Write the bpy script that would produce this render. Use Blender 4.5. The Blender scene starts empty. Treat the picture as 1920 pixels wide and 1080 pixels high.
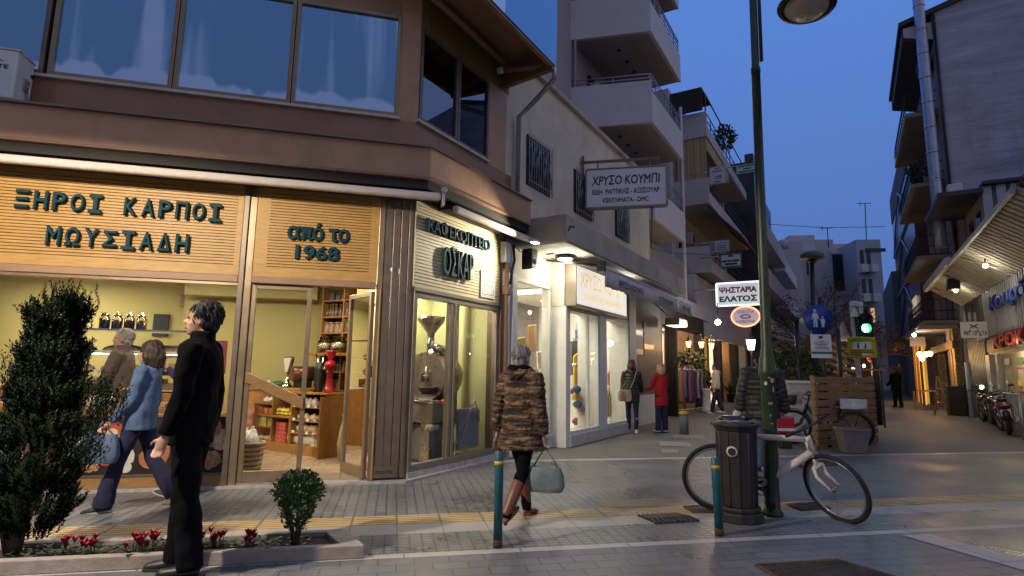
import bpy, bmesh, math, random
from mathutils import Vector, Matrix
random.seed(7)
SC = bpy.context.scene
COL = SC.collection
PI = math.pi
R = math.radians

# ------------------------------------------------------------------ camera
CAM_H, FPX, PITCH, ROLL = 1.4, 1060.0, R(8.2), R(0.9)
_x = Vector((1, 0, 0)); _u = Vector((0, -math.sin(PITCH), math.cos(PITCH))); AX_F = Vector((0, math.cos(PITCH), math.sin(PITCH)))
AX_R = math.cos(ROLL) * _x + math.sin(ROLL) * _u
AX_U = -math.sin(ROLL) * _x + math.cos(ROLL) * _u
CAM_O = Vector((0, 0, CAM_H))
cam_d = bpy.data.cameras.new('camera')
cam = bpy.data.objects.new('camera', cam_d); COL.objects.link(cam)
m = Matrix.Identity(4)
for i in range(3):
    m[i][0] = AX_R[i]; m[i][1] = AX_U[i]; m[i][2] = -AX_F[i]; m[i][3] = CAM_O[i]
cam.matrix_world = m
cam_d.sensor_width = 36; cam_d.lens = FPX / 1920 * 36
cam_d.clip_start = 0.05; cam_d.clip_end = 2000
SC.camera = cam

# ------------------------------------------------------------------ sky
W = bpy.data.worlds.new('World'); SC.world = W; W.use_nodes = True
nt = W.node_tree; nt.nodes.clear()
out = nt.nodes.new('ShaderNodeOutputWorld'); bg = nt.nodes.new('ShaderNodeBackground')
tc = nt.nodes.new('ShaderNodeTexCoord'); sx = nt.nodes.new('ShaderNodeSeparateXYZ')
nt.links.new(tc.outputs['Generated'], sx.inputs[0])
rz = nt.nodes.new('ShaderNodeValToRGB')
e = rz.color_ramp.elements
e[0].position = 0.0; e[0].color = (0.080, 0.150, 0.42, 1)
e[1].position = 1.0; e[1].color = (0.14, 0.21, 0.44, 1)
for p, c in ((0.20, (0.094, 0.188, 0.510, 1)), (0.55, (0.102, 0.232, 0.655, 1)), (0.78, (0.12, 0.23, 0.58, 1))):
    k = e.new(p); k.color = c
nt.links.new(sx.outputs['Z'], rz.inputs[0])
rb = nt.nodes.new('ShaderNodeValToRGB')          # the afterglow side of the sky, behind the viewer
rb.color_ramp.elements[0].color = (0.20, 0.19, 0.29, 1)
rb.color_ramp.elements[1].color = (0.14, 0.20, 0.40, 1)
nt.links.new(sx.outputs['Z'], rb.inputs[0])
mr = nt.nodes.new('ShaderNodeMapRange'); mr.inputs['From Min'].default_value = 0.25; mr.inputs['From Max'].default_value = -0.6
nt.links.new(sx.outputs['Y'], mr.inputs['Value'])
mx = nt.nodes.new('ShaderNodeMix'); mx.data_type = 'RGBA'
nt.links.new(mr.outputs[0], mx.inputs['Factor']); nt.links.new(rz.outputs[0], mx.inputs['A']); nt.links.new(rb.outputs[0], mx.inputs['B'])
nt.links.new(mx.outputs['Result'], bg.inputs['Color']); bg.inputs['Strength'].default_value = 1.0
nt.links.new(bg.outputs[0], out.inputs[0])
sd = bpy.data.lights.new('wall_fill', 'SUN'); sd.energy = 0.32; sd.angle = R(90); sd.color = (1.0, 0.93, 0.86)  # added soft fill, aimed to brighten the walls of the left row
so = bpy.data.objects.new('wall_fill', sd); COL.objects.link(so); so.rotation_euler = Vector((-0.85, 0.38, -0.42)).to_track_quat('-Z', 'Y').to_euler()
SC.view_settings.view_transform = 'Standard'; SC.view_settings.look = 'None'
SC.view_settings.exposure = 0.0; SC.view_settings.gamma = 1.0
try:
    cy = SC.cycles; cy.max_bounces = 8; cy.transparent_max_bounces = 14; cy.sample_clamp_indirect = 4.0; cy.use_denoising = True
    cy.caustics_reflective = False; cy.caustics_refractive = False
except Exception:
    pass

# ------------------------------------------------------------------ measuring helpers
def ray(px, py):
    return AX_R * ((px - 960) / FPX) - AX_U * ((py - 540) / FPX) + AX_F
def G(px, py, z=0.0):
    d = ray(px, py); t = (z - CAM_H) / d.z
    return CAM_O + d * t
def at_dist(px, py, dist):                       # the point seen there at a forward distance
    d = ray(px, py); return CAM_O + d * (dist / d.y)
class Plane:                                     # u along, n inward (away from the street side), z up
    def __init__(s, o, az):
        s.o = Vector((o[0], o[1], 0)); s.d = Vector((math.sin(az), math.cos(az), 0)); s.n = Vector((-math.cos(az), math.sin(az), 0))
    def w(s, u, n, z):
        v = s.o + s.d * u + s.n * n; return Vector((v.x, v.y, z))
    def uz(s, px, py, n=0.0):
        q = s.o + s.n * n; d = ray(px, py); t = (q - CAM_O).dot(s.n) / d.dot(s.n); p = CAM_O + d * t
        return (p - s.o).dot(s.d), p.z
    def un(s, p):
        v = Vector((p[0], p[1], 0)) - s.o; return v.dot(s.d), v.dot(s.n)
    def rot(s):
        return math.atan2(s.d.y, s.d.x)
F0 = G(432, 914)
FP = Plane(F0, R(76))                            # nut shop front
KP = FP.w(1.95, 0, 0)
SP = Plane(KP, R(31))                            # side street, left row
QP = Plane(G(640, 1052), R(78.5))                # pavement courses
ID = Plane((0, 0, 0), R(90))                     # world axes (u = x, n = y)

# ------------------------------------------------------------------ mesh builder
class MB:
    def __init__(s): s.v = []; s.f = []; s.mi = []; s.k = 0; s.sm = set()
    def add(s, vs, fs, smooth=False):
        b = len(s.v); s.v += [Vector(p) for p in vs]
        for f in fs:
            if smooth: s.sm.add(len(s.f))
            s.f.append([i + b for i in f]); s.mi.append(s.k)
        return s
    def mat(s, k): s.k = k; return s
    def box(s, P, u0, u1, n0, n1, z0, z1):
        p = [P.w(u, n, z) for z in (z0, z1) for (u, n) in ((u0, n0), (u1, n0), (u1, n1), (u0, n1))]
        return s.add(p, [(3, 2, 1, 0), (4, 5, 6, 7), (0, 1, 5, 4), (1, 2, 6, 5), (2, 3, 7, 6), (3, 0, 4, 7)])
    def cbox(s, c, sx, sy, sz, rz=0.0):
        c = Vector(c); r = Matrix.Rotation(rz, 3, 'Z'); p = []
        for dz in (-1, 1):
            for dx, dy in ((-1, -1), (1, -1), (1, 1), (-1, 1)):
                p.append(c + r @ Vector((dx * sx / 2, dy * sy / 2, dz * sz / 2)))
        return s.add(p, [(3, 2, 1, 0), (4, 5, 6, 7), (0, 1, 5, 4), (1, 2, 6, 5), (2, 3, 7, 6), (3, 0, 4, 7)])
    def quad(s, *p): return s.add(p, [tuple(range(len(p)))])
    def prism(s, P, poly, n0, n1):               # polygon of (u, z) pushed from n0 to n1
        k = len(poly); a = [P.w(u, n0, z) for u, z in poly] + [P.w(u, n1, z) for u, z in poly]
        return s.add(a, [tuple(range(k - 1, -1, -1)), tuple(range(k, 2 * k))] + [(i, (i + 1) % k, k + (i + 1) % k, k + i) for i in range(k)])
    def slab(s, poly, z0, z1):                   # polygon of world (x, y) pushed from z0 to z1
        k = len(poly); a = [Vector((p[0], p[1], z0)) for p in poly] + [Vector((p[0], p[1], z1)) for p in poly]
        return s.add(a, [tuple(range(k - 1, -1, -1)), tuple(range(k, 2 * k))] + [(i, (i + 1) % k, k + (i + 1) % k, k + i) for i in range(k)])
    def tube(s, pts, r, seg=8, cap=True, closed=False, ell=None):
        pts = [Vector(p) for p in pts]; n = len(pts); rs = r if isinstance(r, (list, tuple)) else [r] * n
        vs = []; fs = []; nx = None
        for i, p in enumerate(pts):
            if closed: t = pts[(i + 1) % n] - pts[i - 1]
            else: t = pts[min(i + 1, n - 1)] - pts[max(i - 1, 0)]
            t.normalize()
            if nx is None:
                nx = Vector((0, 0, 1)) if abs(t.z) < 0.9 else Vector((1, 0, 0))
            nx = (nx - t * nx.dot(t)).normalized(); ny = t.cross(nx)
            for j in range(seg):
                a = 2 * PI * j / seg; e = ell or (1, 1)
                vs.append(p + (nx * math.cos(a) * e[0] + ny * math.sin(a) * e[1]) * rs[i])
        m_ = n if closed else n - 1
        for i in range(m_):
            for j in range(seg):
                a = i * seg + j; b = i * seg + (j + 1) % seg; c = ((i + 1) % n) * seg + (j + 1) % seg; d = ((i + 1) % n) * seg + j
                fs.append((a, b, c, d))
        s.add(vs, fs, True)
        if cap and not closed:
            b = len(s.v) - n * seg
            s.f.append([b + j for j in range(seg - 1, -1, -1)]); s.mi.append(s.k)
            s.f.append([b + (n - 1) * seg + j for j in range(seg)]); s.mi.append(s.k)
        return s
    def lathe(s, c, prof, seg=20, mtx=None, smooth=True, sx=1.0, sy=1.0):
        c = Vector(c); vs = []; fs = []
        for r, z in prof:
            for j in range(seg):
                a = 2 * PI * j / seg; p = Vector((r * math.cos(a) * sx, r * math.sin(a) * sy, z))
                vs.append(c + (mtx @ p if mtx else p))
        n = len(prof)
        for i in range(n - 1):
            for j in range(seg):
                fs.append((i * seg + j, i * seg + (j + 1) % seg, (i + 1) * seg + (j + 1) % seg, (i + 1) * seg + j))
        s.add(vs, fs, smooth); b = len(s.v) - n * seg
        if prof[0][0] > 1e-4: s.f.append([b + j for j in range(seg - 1, -1, -1)]); s.mi.append(s.k)
        if prof[-1][0] > 1e-4: s.f.append([b + (n - 1) * seg + j for j in range(seg)]); s.mi.append(s.k)
        return s
    def ball(s, c, rx, ry=None, rz=None, seg=14, rings=9, mtx=None):
        ry = ry or rx; rz = rz or rx; prof = []
        c = Vector(c); vs = [Vector((0, 0, -rz))]; fs = []
        for i in range(1, rings):
            t = PI * i / rings
            for j in range(seg):
                a = 2 * PI * j / seg; vs.append(Vector((rx * math.sin(t) * math.cos(a), ry * math.sin(t) * math.sin(a), -rz * math.cos(t))))
        vs.append(Vector((0, 0, rz)))
        for j in range(seg): fs.append((0, 1 + (j + 1) % seg, 1 + j))
        for i in range(rings - 2):
            for j in range(seg):
                fs.append((1 + i * seg + j, 1 + i * seg + (j + 1) % seg, 1 + (i + 1) * seg + (j + 1) % seg, 1 + (i + 1) * seg + j))
        L = len(vs) - 1; b = 1 + (rings - 2) * seg
        for j in range(seg): fs.append((L, b + j, b + (j + 1) % seg))
        return s.add([c + (mtx @ p if mtx else p) for p in vs], fs, True)
    def mesh(s, name, mats, org=Vector((0, 0, 0)), recalc=True):
        me = bpy.data.meshes.new(name)
        me.from_pydata([p - org for p in s.v], [], s.f)
        for k in (mats if isinstance(mats, (list, tuple)) else [mats]): me.materials.append(k)
        if any(s.mi): me.polygons.foreach_set('material_index', s.mi)
        if s.sm:
            fl = [False] * len(s.f)
            for i in s.sm: fl[i] = True
            me.polygons.foreach_set('use_smooth', fl)
        if recalc:
            bm = bmesh.new(); bm.from_mesh(me); bmesh.ops.recalc_face_normals(bm, faces=bm.faces); bm.to_mesh(me); bm.free()
        me.update(); return me
    def build(s, name, mats, parent=None, org=None, recalc=True, bevel=0.0, seg=2):
        if parent is not None: o0 = wloc(parent)
        else: o0 = Vector(org) if org is not None else s.base()
        ob = bpy.data.objects.new(name, s.mesh(name, mats, o0, recalc)); COL.objects.link(ob)
        if parent is not None: ob.parent = parent
        else: ob.location = o0
        if bevel:
            b = ob.modifiers.new('bevel', 'BEVEL'); b.width = bevel; b.segments = seg; b.limit_method = 'ANGLE'; b.angle_limit = R(40)
        return ob
    def base(s):
        xs = [p.x for p in s.v]; ys = [p.y for p in s.v]; zs = [p.z for p in s.v]
        return Vector(((min(xs) + max(xs)) / 2, (min(ys) + max(ys)) / 2, min(zs)))
def wloc(o):
    v = Vector((0, 0, 0))
    while o is not None: v += o.location; o = o.parent
    return v
def tag(o, label, cat, group=None):
    o['label'] = label; o['category'] = cat
    if group: o['group'] = group
    return o
def thing(name, label, cat, loc=(0, 0, 0), group=None):
    o = bpy.data.objects.new(name, None); COL.objects.link(o); o.location = Vector(loc); o.empty_display_size = 0.2
    return tag(o, label, cat, group)
def struct(o): o['kind'] = 'structure'; return o
def rep(root, loc, rotz=0.0, label=None, group=None):
    def cp(o, par):
        c = o.copy(); COL.objects.link(c); c.parent = par
        for ch in o.children: cp(ch, c)
        return c
    r = cp(root, None); r.location = Vector(loc); r.rotation_euler = (0, 0, rotz)
    if label: r['label'] = label
    if group: r['group'] = group
    return r

# ------------------------------------------------------------------ materials
def M(name, col, rough=0.6, metal=0.0, var=0.12, scale=6.0, bump=0.0, bscale=40.0, spec=0.5, coat=0.0, stain=0.0, stain_col=(0.05, 0.045, 0.04), stretch=(1, 1, 1)):
    m = bpy.data.materials.new(name); m.use_nodes = True
    t = m.node_tree; b = t.nodes['Principled BSDF']; L = t.links.new
    b.inputs['Roughness'].default_value = rough; b.inputs['Metallic'].default_value = metal
    b.inputs['Specular IOR Level'].default_value = spec; b.inputs['Coat Weight'].default_value = coat
    tc = t.nodes.new('ShaderNodeTexCoord'); mp = t.nodes.new('ShaderNodeMapping'); mp.inputs['Scale'].default_value = stretch
    L(tc.outputs['Object'], mp.inputs[0])
    col = tuple(col)
    if var > 0:
        n = t.nodes.new('ShaderNodeTexNoise'); n.inputs['Scale'].default_value = scale; n.inputs['Detail'].default_value = 6; n.inputs['Roughness'].default_value = 0.62
        L(mp.outputs[0], n.inputs['Vector'])
        cr = t.nodes.new('ShaderNodeValToRGB'); cr.color_ramp.elements[0].position = 0.3; cr.color_ramp.elements[1].position = 0.7
        cr.color_ramp.elements[0].color = tuple(c * (1 - var) for c in col) + (1,); cr.color_ramp.elements[1].color = tuple(min(1, c * (1 + var)) for c in col) + (1,)
        L(n.outputs[0], cr.inputs[0]); src = cr.outputs[0]
        if stain > 0:
            n2 = t.nodes.new('ShaderNodeTexNoise'); n2.inputs['Scale'].default_value = scale * 0.45; n2.inputs['Detail'].default_value = 8; n2.inputs['Roughness'].default_value = 0.7
            m2 = t.nodes.new('ShaderNodeMapping'); m2.inputs['Scale'].default_value = (1, 1, 0.22); L(tc.outputs['Object'], m2.inputs[0]); L(m2.outputs[0], n2.inputs['Vector'])
            r2 = t.nodes.new('ShaderNodeMapRange'); r2.inputs['From Min'].default_value = 0.52; r2.inputs['From Max'].default_value = 0.75; r2.inputs['To Max'].default_value = stain
            L(n2.outputs[0], r2.inputs['Value'])
            mx = t.nodes.new('ShaderNodeMix'); mx.data_type = 'RGBA'; mx.inputs['B'].default_value = tuple(stain_col) + (1,)
            L(r2.outputs[0], mx.inputs['Factor']); L(src, mx.inputs['A']); src = mx.outputs['Result']
        L(src, b.inputs['Base Color'])
        rr = t.nodes.new('ShaderNodeMapRange'); rr.inputs['To Min'].default_value = max(0.02, rough - 0.1); rr.inputs['To Max'].default_value = min(1, rough + 0.1)
        L(n.outputs[0], rr.inputs['Value']); L(rr.outputs[0], b.inputs['Roughness'])
    else:
        b.inputs['Base Color'].default_value = col + (1,)
    if bump > 0:
        n3 = t.nodes.new('ShaderNodeTexNoise'); n3.inputs['Scale'].default_value = bscale; n3.inputs['Detail'].default_value = 5
        L(mp.outputs[0], n3.inputs['Vector'])
        bp = t.nodes.new('ShaderNodeBump'); bp.inputs['Strength'].default_value = bump; bp.inputs['Distance'].default_value = 0.02
        L(n3.outputs[0], bp.inputs['Height']); L(bp.outputs[0], b.inputs['Normal'])
    return m
def EM(name, col, s):
    m = bpy.data.materials.new(name); m.use_nodes = True; t = m.node_tree
    b = t.nodes['Principled BSDF']; b.inputs['Base Color'].default_value = tuple(min(1, c) for c in col) + (1,)
    b.inputs['Emission Color'].default_value = tuple(col) + (1,); b.inputs['Emission Strength'].default_value = s
    return m
def GLASS(name, tint=(1, 1, 1), refl=1.0, base=0.0, gcol=(1, 1, 1), rough=0.0):
    m = bpy.data.materials.new(name); m.use_nodes = True; t = m.node_tree; t.nodes.clear(); L = t.links.new
    o = t.nodes.new('ShaderNodeOutputMaterial'); mx = t.nodes.new('ShaderNodeMixShader')
    tr = t.nodes.new('ShaderNodeBsdfTransparent'); tr.inputs[0].default_value = tuple(tint) + (1,)
    gl = t.nodes.new('ShaderNodeBsdfGlossy'); gl.inputs['Roughness'].default_value = rough; gl.inputs['Color'].default_value = tuple(gcol) + (1,)
    fr = t.nodes.new('ShaderNodeFresnel'); fr.inputs['IOR'].default_value = 1.5
    ma = t.nodes.new('ShaderNodeMath'); ma.operation = 'MULTIPLY_ADD'; ma.inputs[1].default_value = refl; ma.inputs[2].default_value = base; ma.use_clamp = True
    L(fr.outputs[0], ma.inputs[0]); L(ma.outputs[0], mx.inputs[0]); L(tr.outputs[0], mx.inputs[1]); L(gl.outputs[0], mx.inputs[2]); L(mx.outputs[0], o.inputs[0])
    return m
def wood(name, col, dark=0.55, scale=3.0, rough=0.45, axis=(1, 12, 12)):
    m = bpy.data.materials.new(name); m.use_nodes = True; t = m.node_tree; b = t.nodes['Principled BSDF']; L = t.links.new
    tc = t.nodes.new('ShaderNodeTexCoord'); mp = t.nodes.new('ShaderNodeMapping'); mp.inputs['Scale'].default_value = axis; L(tc.outputs['Object'], mp.inputs[0])
    n = t.nodes.new('ShaderNodeTexNoise'); n.inputs['Scale'].default_value = scale; n.inputs['Detail'].default_value = 8; n.inputs['Roughness'].default_value = 0.65; n.inputs['Distortion'].default_value = 0.6
    L(mp.outputs[0], n.inputs['Vector'])
    cr = t.nodes.new('ShaderNodeValToRGB'); cr.color_ramp.elements[0].position = 0.32; cr.color_ramp.elements[1].position = 0.68
    cr.color_ramp.elements[0].color = tuple(c * dark for c in col) + (1,); cr.color_ramp.elements[1].color = tuple(col) + (1,)
    L(n.outputs[0], cr.inputs[0]); L(cr.outputs[0], b.inputs['Base Color']); b.inputs['Roughness'].default_value = rough
    bp = t.nodes.new('ShaderNodeBump'); bp.inputs['Strength'].default_value = 0.15; bp.inputs['Distance'].default_value = 0.01; L(n.outputs[0], bp.inputs['Height']); L(bp.outputs[0], b.inputs['Normal'])
    return m
def paving(name, P, bw, bh, cols, mortar, msize=0.006, rough=0.5, offset=0.5, bump=0.4, wet=0.25, sq=1.0, var=0.5):
    # block pattern laid in the plane P (a ground course), world metres
    m = bpy.data.materials.new(name); m.use_nodes = True; t = m.node_tree; b = t.nodes['Principled BSDF']; L = t.links.new
    g = t.nodes.new('ShaderNodeNewGeometry'); mp = t.nodes.new('ShaderNodeMapping'); mp.vector_type = 'TEXTURE'
    mp.inputs['Location'].default_value = P.o; mp.inputs['Rotation'].default_value = (0, 0, P.rot()); L(g.outputs['Position'], mp.inputs[0])
    br = t.nodes.new('ShaderNodeTexBrick'); br.offset = offset; br.squash = sq
    br.inputs['Scale'].default_value = 1.0; br.inputs['Brick Width'].default_value = bw; br.inputs['Row Height'].default_value = bh
    br.inputs['Mortar Size'].default_value = msize; br.inputs['Mortar Smooth'].default_value = 0.3; br.inputs['Bias'].default_value = 0.0
    br.inputs['Color1'].default_value = tuple(cols[0]) + (1,); br.inputs['Color2'].default_value = tuple(cols[1]) + (1,); br.inputs['Mortar'].default_value = tuple(mortar) + (1,)
    L(mp.outputs[0], br.inputs['Vector'])
    n = t.nodes.new('ShaderNodeTexNoise'); n.inputs['Scale'].default_value = 0.9; n.inputs['Detail'].default_value = 9; n.inputs['Roughness'].default_value = 0.7; L(mp.outputs[0], n.inputs['Vector'])
    n2 = t.nodes.new('ShaderNodeTexNoise'); n2.inputs['Scale'].default_value = 45; n2.inputs['Detail'].default_value = 4; L(mp.outputs[0], n2.inputs['Vector'])
    ad = t.nodes.new('ShaderNodeMath'); ad.operation = 'MULTIPLY_ADD'; ad.inputs[1].default_value = 0.35; L(n2.outputs[0], ad.inputs[0]); L(n.outputs[0], ad.inputs[2])
    mr = t.nodes.new('ShaderNodeMapRange'); mr.inputs['From Min'].default_value = 0.4; mr.inputs['From Max'].default_value = 0.95; mr.inputs['To Min'].default_value = 1 - var; mr.inputs['To Max'].default_value = 1 + var * 0.6
    L(ad.outputs[0], mr.inputs['Value'])
    mu = t.nodes.new('ShaderNodeMix'); mu.data_type = 'RGBA'; mu.blend_type = 'MULTIPLY'; mu.inputs['Factor'].default_value = 1.0
    vo = t.nodes.new('ShaderNodeTexVoronoi'); vo.inputs['Scale'].default_value = 2.6; L(mp.outputs[0], vo.inputs['Vector'])          # trodden gum and drips
    vr = t.nodes.new('ShaderNodeMapRange'); vr.inputs['From Min'].default_value = 0.05; vr.inputs['From Max'].default_value = 0.10; vr.inputs['To Min'].default_value = 0.62; L(vo.outputs['Distance'], vr.inputs['Value'])
    mm = t.nodes.new('ShaderNodeMath'); mm.operation = 'MULTIPLY'; L(mr.outputs[0], mm.inputs[0]); L(vr.outputs[0], mm.inputs[1])
    L(br.outputs['Color'], mu.inputs['A']); L(mm.outputs[0], mu.inputs['B']); L(mu.outputs['Result'], b.inputs['Base Color'])
    r2 = t.nodes.new('ShaderNodeMapRange'); r2.inputs['From Min'].default_value = 0.35; r2.inputs['From Max'].default_value = 0.7; r2.inputs['To Min'].default_value = rough - wet; r2.inputs['To Max'].default_value = rough + 0.15
    L(n.outputs[0], r2.inputs['Value']); L(r2.outputs[0], b.inputs['Roughness'])
    bp = t.nodes.new('ShaderNodeBump'); bp.inputs['Strength'].default_value = bump; bp.inputs['Distance'].default_value = 0.008; bp.invert = True
    h = t.nodes.new('ShaderNodeMath'); h.operation = 'MULTIPLY_ADD'; h.inputs[1].default_value = -0.25; L(n2.outputs[0], h.inputs[0]); L(br.outputs['Fac'], h.inputs[2])
    L(h.outputs[0], bp.inputs['Height']); L(bp.outputs[0], b.inputs['Normal'])
    return m
def brickwall(name, c1, c2, mortar, bw=0.24, bh=0.08, ax='Z', rough=0.85, bump=0.5):
    m = M(name, c1, rough=rough, var=0.0); t = m.node_tree; b = t.nodes['Principled BSDF']; L = t.links.new
    tc = t.nodes.new('ShaderNodeTexCoord'); sp = t.nodes.new('ShaderNodeSeparateXYZ'); cb = t.nodes.new('ShaderNodeCombineXYZ'); L(tc.outputs['Object'], sp.inputs[0])
    ad = t.nodes.new('ShaderNodeMath'); ad.operation = 'ADD'; L(sp.outputs['X'], ad.inputs[0]); L(sp.outputs['Y'], ad.inputs[1]); L(ad.outputs[0], cb.inputs['X']); L(sp.outputs['Z'], cb.inputs['Y'])
    br = t.nodes.new('ShaderNodeTexBrick'); br.inputs['Scale'].default_value = 1; br.inputs['Brick Width'].default_value = bw; br.inputs['Row Height'].default_value = bh; br.inputs['Mortar Size'].default_value = 0.012
    br.inputs['Color1'].default_value = tuple(c1) + (1,); br.inputs['Color2'].default_value = tuple(c2) + (1,); br.inputs['Mortar'].default_value = tuple(mortar) + (1,)
    L(cb.outputs[0], br.inputs['Vector'])
    n = t.nodes.new('ShaderNodeTexNoise'); n.inputs['Scale'].default_value = 0.8; n.inputs['Detail'].default_value = 9; n.inputs['Roughness'].default_value = 0.75; L(tc.outputs['Object'], n.inputs['Vector'])
    mr = t.nodes.new('ShaderNodeMapRange'); mr.inputs['From Min'].default_value = 0.35; mr.inputs['From Max'].default_value = 0.7; mr.inputs['To Min'].default_value = 0.5; mr.inputs['To Max'].default_value = 1.25; L(n.outputs[0], mr.inputs['Value'])
    mu = t.nodes.new('ShaderNodeMix'); mu.data_type = 'RGBA'; mu.blend_type = 'MULTIPLY'; mu.inputs['Factor'].default_value = 1.0
    L(br.outputs['Color'], mu.inputs['A']); L(mr.outputs[0], mu.inputs['B']); L(mu.outputs['Result'], b.inputs['Base Color'])
    bp = t.nodes.new('ShaderNodeBump'); bp.inputs['Strength'].default_value = bump; bp.inputs['Distance'].default_value = 0.02; bp.invert = True
    L(br.outputs['Fac'], bp.inputs['Height']); L(bp.outputs[0], b.inputs['Normal'])
    return m

# ------------------------------------------------------------------ lettering
def lettering(name, txt, P, u, n, z, width, height, mat_, parent, depth=0.02, bold=0.0, flip=False, shear=0.0, spacing=1.0):
    """flat letters centred on (u, z) of the plane P, standing 'depth' proud towards -n"""
    c = bpy.data.curves.new(name, 'FONT'); c.body = txt.translate(str.maketrans('ΑΒΕΖΗΙΚΜΝΟΡΤΥΧ', 'ABEZHIKMNOPTYX')); c.align_x = 'CENTER'; c.bevel_depth = bold; c.bevel_resolution = 0; c.shear = shear; c.space_character = spacing
    c.resolution_u = 3; c.space_line = 0.9
    o = bpy.data.objects.new(name + '_src', c); COL.objects.link(o); bpy.context.view_layer.update()
    me = bpy.data.meshes.new_from_object(o.evaluated_get(bpy.context.evaluated_depsgraph_get()))
    bpy.data.objects.remove(o); bpy.data.curves.remove(c)
    if not me.vertices: return None
    bm = bmesh.new(); bm.from_mesh(me); bpy.data.meshes.remove(me)
    if bold:
        for v in bm.verts: v.co.z = v.co.z / bold * .5 + .5
    elif depth:
        r = bmesh.ops.extrude_face_region(bm, geom=bm.faces[:]); 
        for g in r['geom']:
            if isinstance(g, bmesh.types.BMVert): g.co.z += 1.0
    xs = [v.co.x for v in bm.verts]; ys = [v.co.y for v in bm.verts]
    x0, x1, y0, y1 = min(xs), max(xs), min(ys), max(ys); sg = -1 if flip else 1
    o0 = wloc(parent) if parent is not None else P.w(u, n, z)
    for v in bm.verts:
        a = (v.co.x - (x0 + x1) / 2) / (x1 - x0) * width * sg; h = (v.co.y - (y0 + y1) / 2) / (y1 - y0) * height
        v.co = P.w(u + a, n - v.co.z * depth, z + h) - o0
    bmesh.ops.recalc_face_normals(bm, faces=bm.faces)
    me = bpy.data.meshes.new(name); bm.to_mesh(me); bm.free(); me.materials.append(mat_)
    ob = bpy.data.objects.new(name, me); COL.objects.link(ob)
    if parent is not None: ob.parent = parent
    else: ob.location = o0
    return ob
def area(name, loc, size, energy, col, rot=(0, 0, 0), sizey=None):
    l = bpy.data.lights.new(name, 'AREA'); l.energy = energy; l.color = col; l.size = size
    if sizey: l.shape = 'RECTANGLE'; l.size_y = sizey
    o = bpy.data.objects.new(name, l); COL.objects.link(o); o.location = loc; o.rotation_euler = rot; return o
def spot(name, loc, target, energy, col, ang=80, blend=0.5, rad=0.03):
    l = bpy.data.lights.new(name, 'SPOT'); l.energy = energy; l.color = col; l.spot_size = R(ang); l.spot_blend = blend; l.shadow_soft_size = rad
    o = bpy.data.objects.new(name, l); COL.objects.link(o); o.location = loc
    o.rotation_euler = (Vector(target) - Vector(loc)).to_track_quat('-Z', 'Y').to_euler(); return o
def bulb(name, loc, energy, col, rad=0.04):
    l = bpy.data.lights.new(name, 'POINT'); l.energy = energy; l.color = col; l.shadow_soft_size = rad
    o = bpy.data.objects.new(name, l); COL.objects.link(o); o.location = loc; return o

def mono(txt, P, u, n, z, pitch, height, mat_, parent, depth, bold=0.03, wide=.80, serif=True):
    """widely set capitals, one mesh per letter, the iota with slab serifs"""
    u0 = u - pitch * (len(txt) - 1) / 2
    for k, ch in enumerate(txt):
        if ch == ' ': continue
        uu = u0 + pitch * k
        if ch == 'Ι' and serif:
            b = MB(); t = height * .17; w = pitch * .36; b.box(P, uu - t * .55, uu + t * .55, n - depth, n, z - height / 2 + t, z + height / 2 - t)
            for zz in (z - height / 2, z + height / 2 - t): b.box(P, uu - w, uu + w, n - depth, n, zz, zz + t)
            b.build('letter', mat_, parent)
        else: lettering('letter', ch, P, uu, n, z, pitch * wide, height, mat_, parent, depth, bold)
# ================================================================== materials in use
m_brown = M('brown_enamel', (0.33, 0.19, 0.11), 0.5, var=0.15, scale=3, stain=0.25, stain_col=(0.07, 0.05, 0.04))
m_fascia = M('fascia_paint', (0.52, 0.30, 0.165), 0.5, var=0.12, scale=2.5, stain=0.35, stain_col=(0.09, 0.065, 0.05))
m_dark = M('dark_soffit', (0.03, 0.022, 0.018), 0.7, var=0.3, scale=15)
m_alu = M('bronze_aluminium', (0.32, 0.235, 0.15), 0.35, 0.55, var=0.12, scale=5)
m_aludk = M('dark_bronze', (0.19, 0.145, 0.11), 0.4, 0.5, var=0.15, scale=5)
m_alugr = M('grey_bronze', (0.30, 0.26, 0.20), 0.4, 0.5, var=0.1, scale=5)
m_sill = M('pale_sill', (0.62, 0.55, 0.48), 0.6, var=0.1, scale=8, stain=0.4)
m_wood = wood('oak_board', (0.56, 0.315, 0.085), 0.68, 2.5, 0.5, (2, 2, 14))
m_wooddk = wood('rail_wood', (0.40, 0.21, 0.075), 0.6, 2.5, 0.45, (2, 2, 14))
m_shelf = wood('shelf_wood', (0.42, 0.20, 0.055), 0.6, 2.5, 0.42, (6, 6, 2))
m_board = M('groove_dark', (0.07, 0.038, 0.014), 0.7, var=0.1)
m_letter = M('teal_letters', (0.012, 0.05, 0.062), 0.6, var=0.1, spec=.12)
m_fabric = M('awning_fabric', (0.62, 0.53, 0.47), 0.8, var=0.06, scale=12, stain=0.25, stain_col=(0.35, 0.28, 0.24))
m_marble = M('marble', (0.46, 0.41, 0.39), 0.35, var=0.25, scale=9, stain=0.5, stain_col=(0.2, 0.16, 0.15))
m_wallg = M('olive_yellow_wall', (0.50, 0.455, 0.19), 0.8, var=0.04, scale=2)
m_wallp = M('pale_green_wall', (0.52, 0.55, 0.30), 0.8, var=0.04, scale=2)
m_white = M('white_paint', (0.72, 0.71, 0.68), 0.55, var=0.07, scale=5, stain=0.15)
m_whitem = M('white_metal', (0.7, 0.69, 0.66), 0.4, var=0.07, scale=5)
m_black = M('black_metal', (0.012, 0.012, 0.013), 0.4, var=0.2)
m_steel = M('steel', (0.45, 0.43, 0.41), 0.28, 0.9, var=0.15, scale=4)
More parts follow.
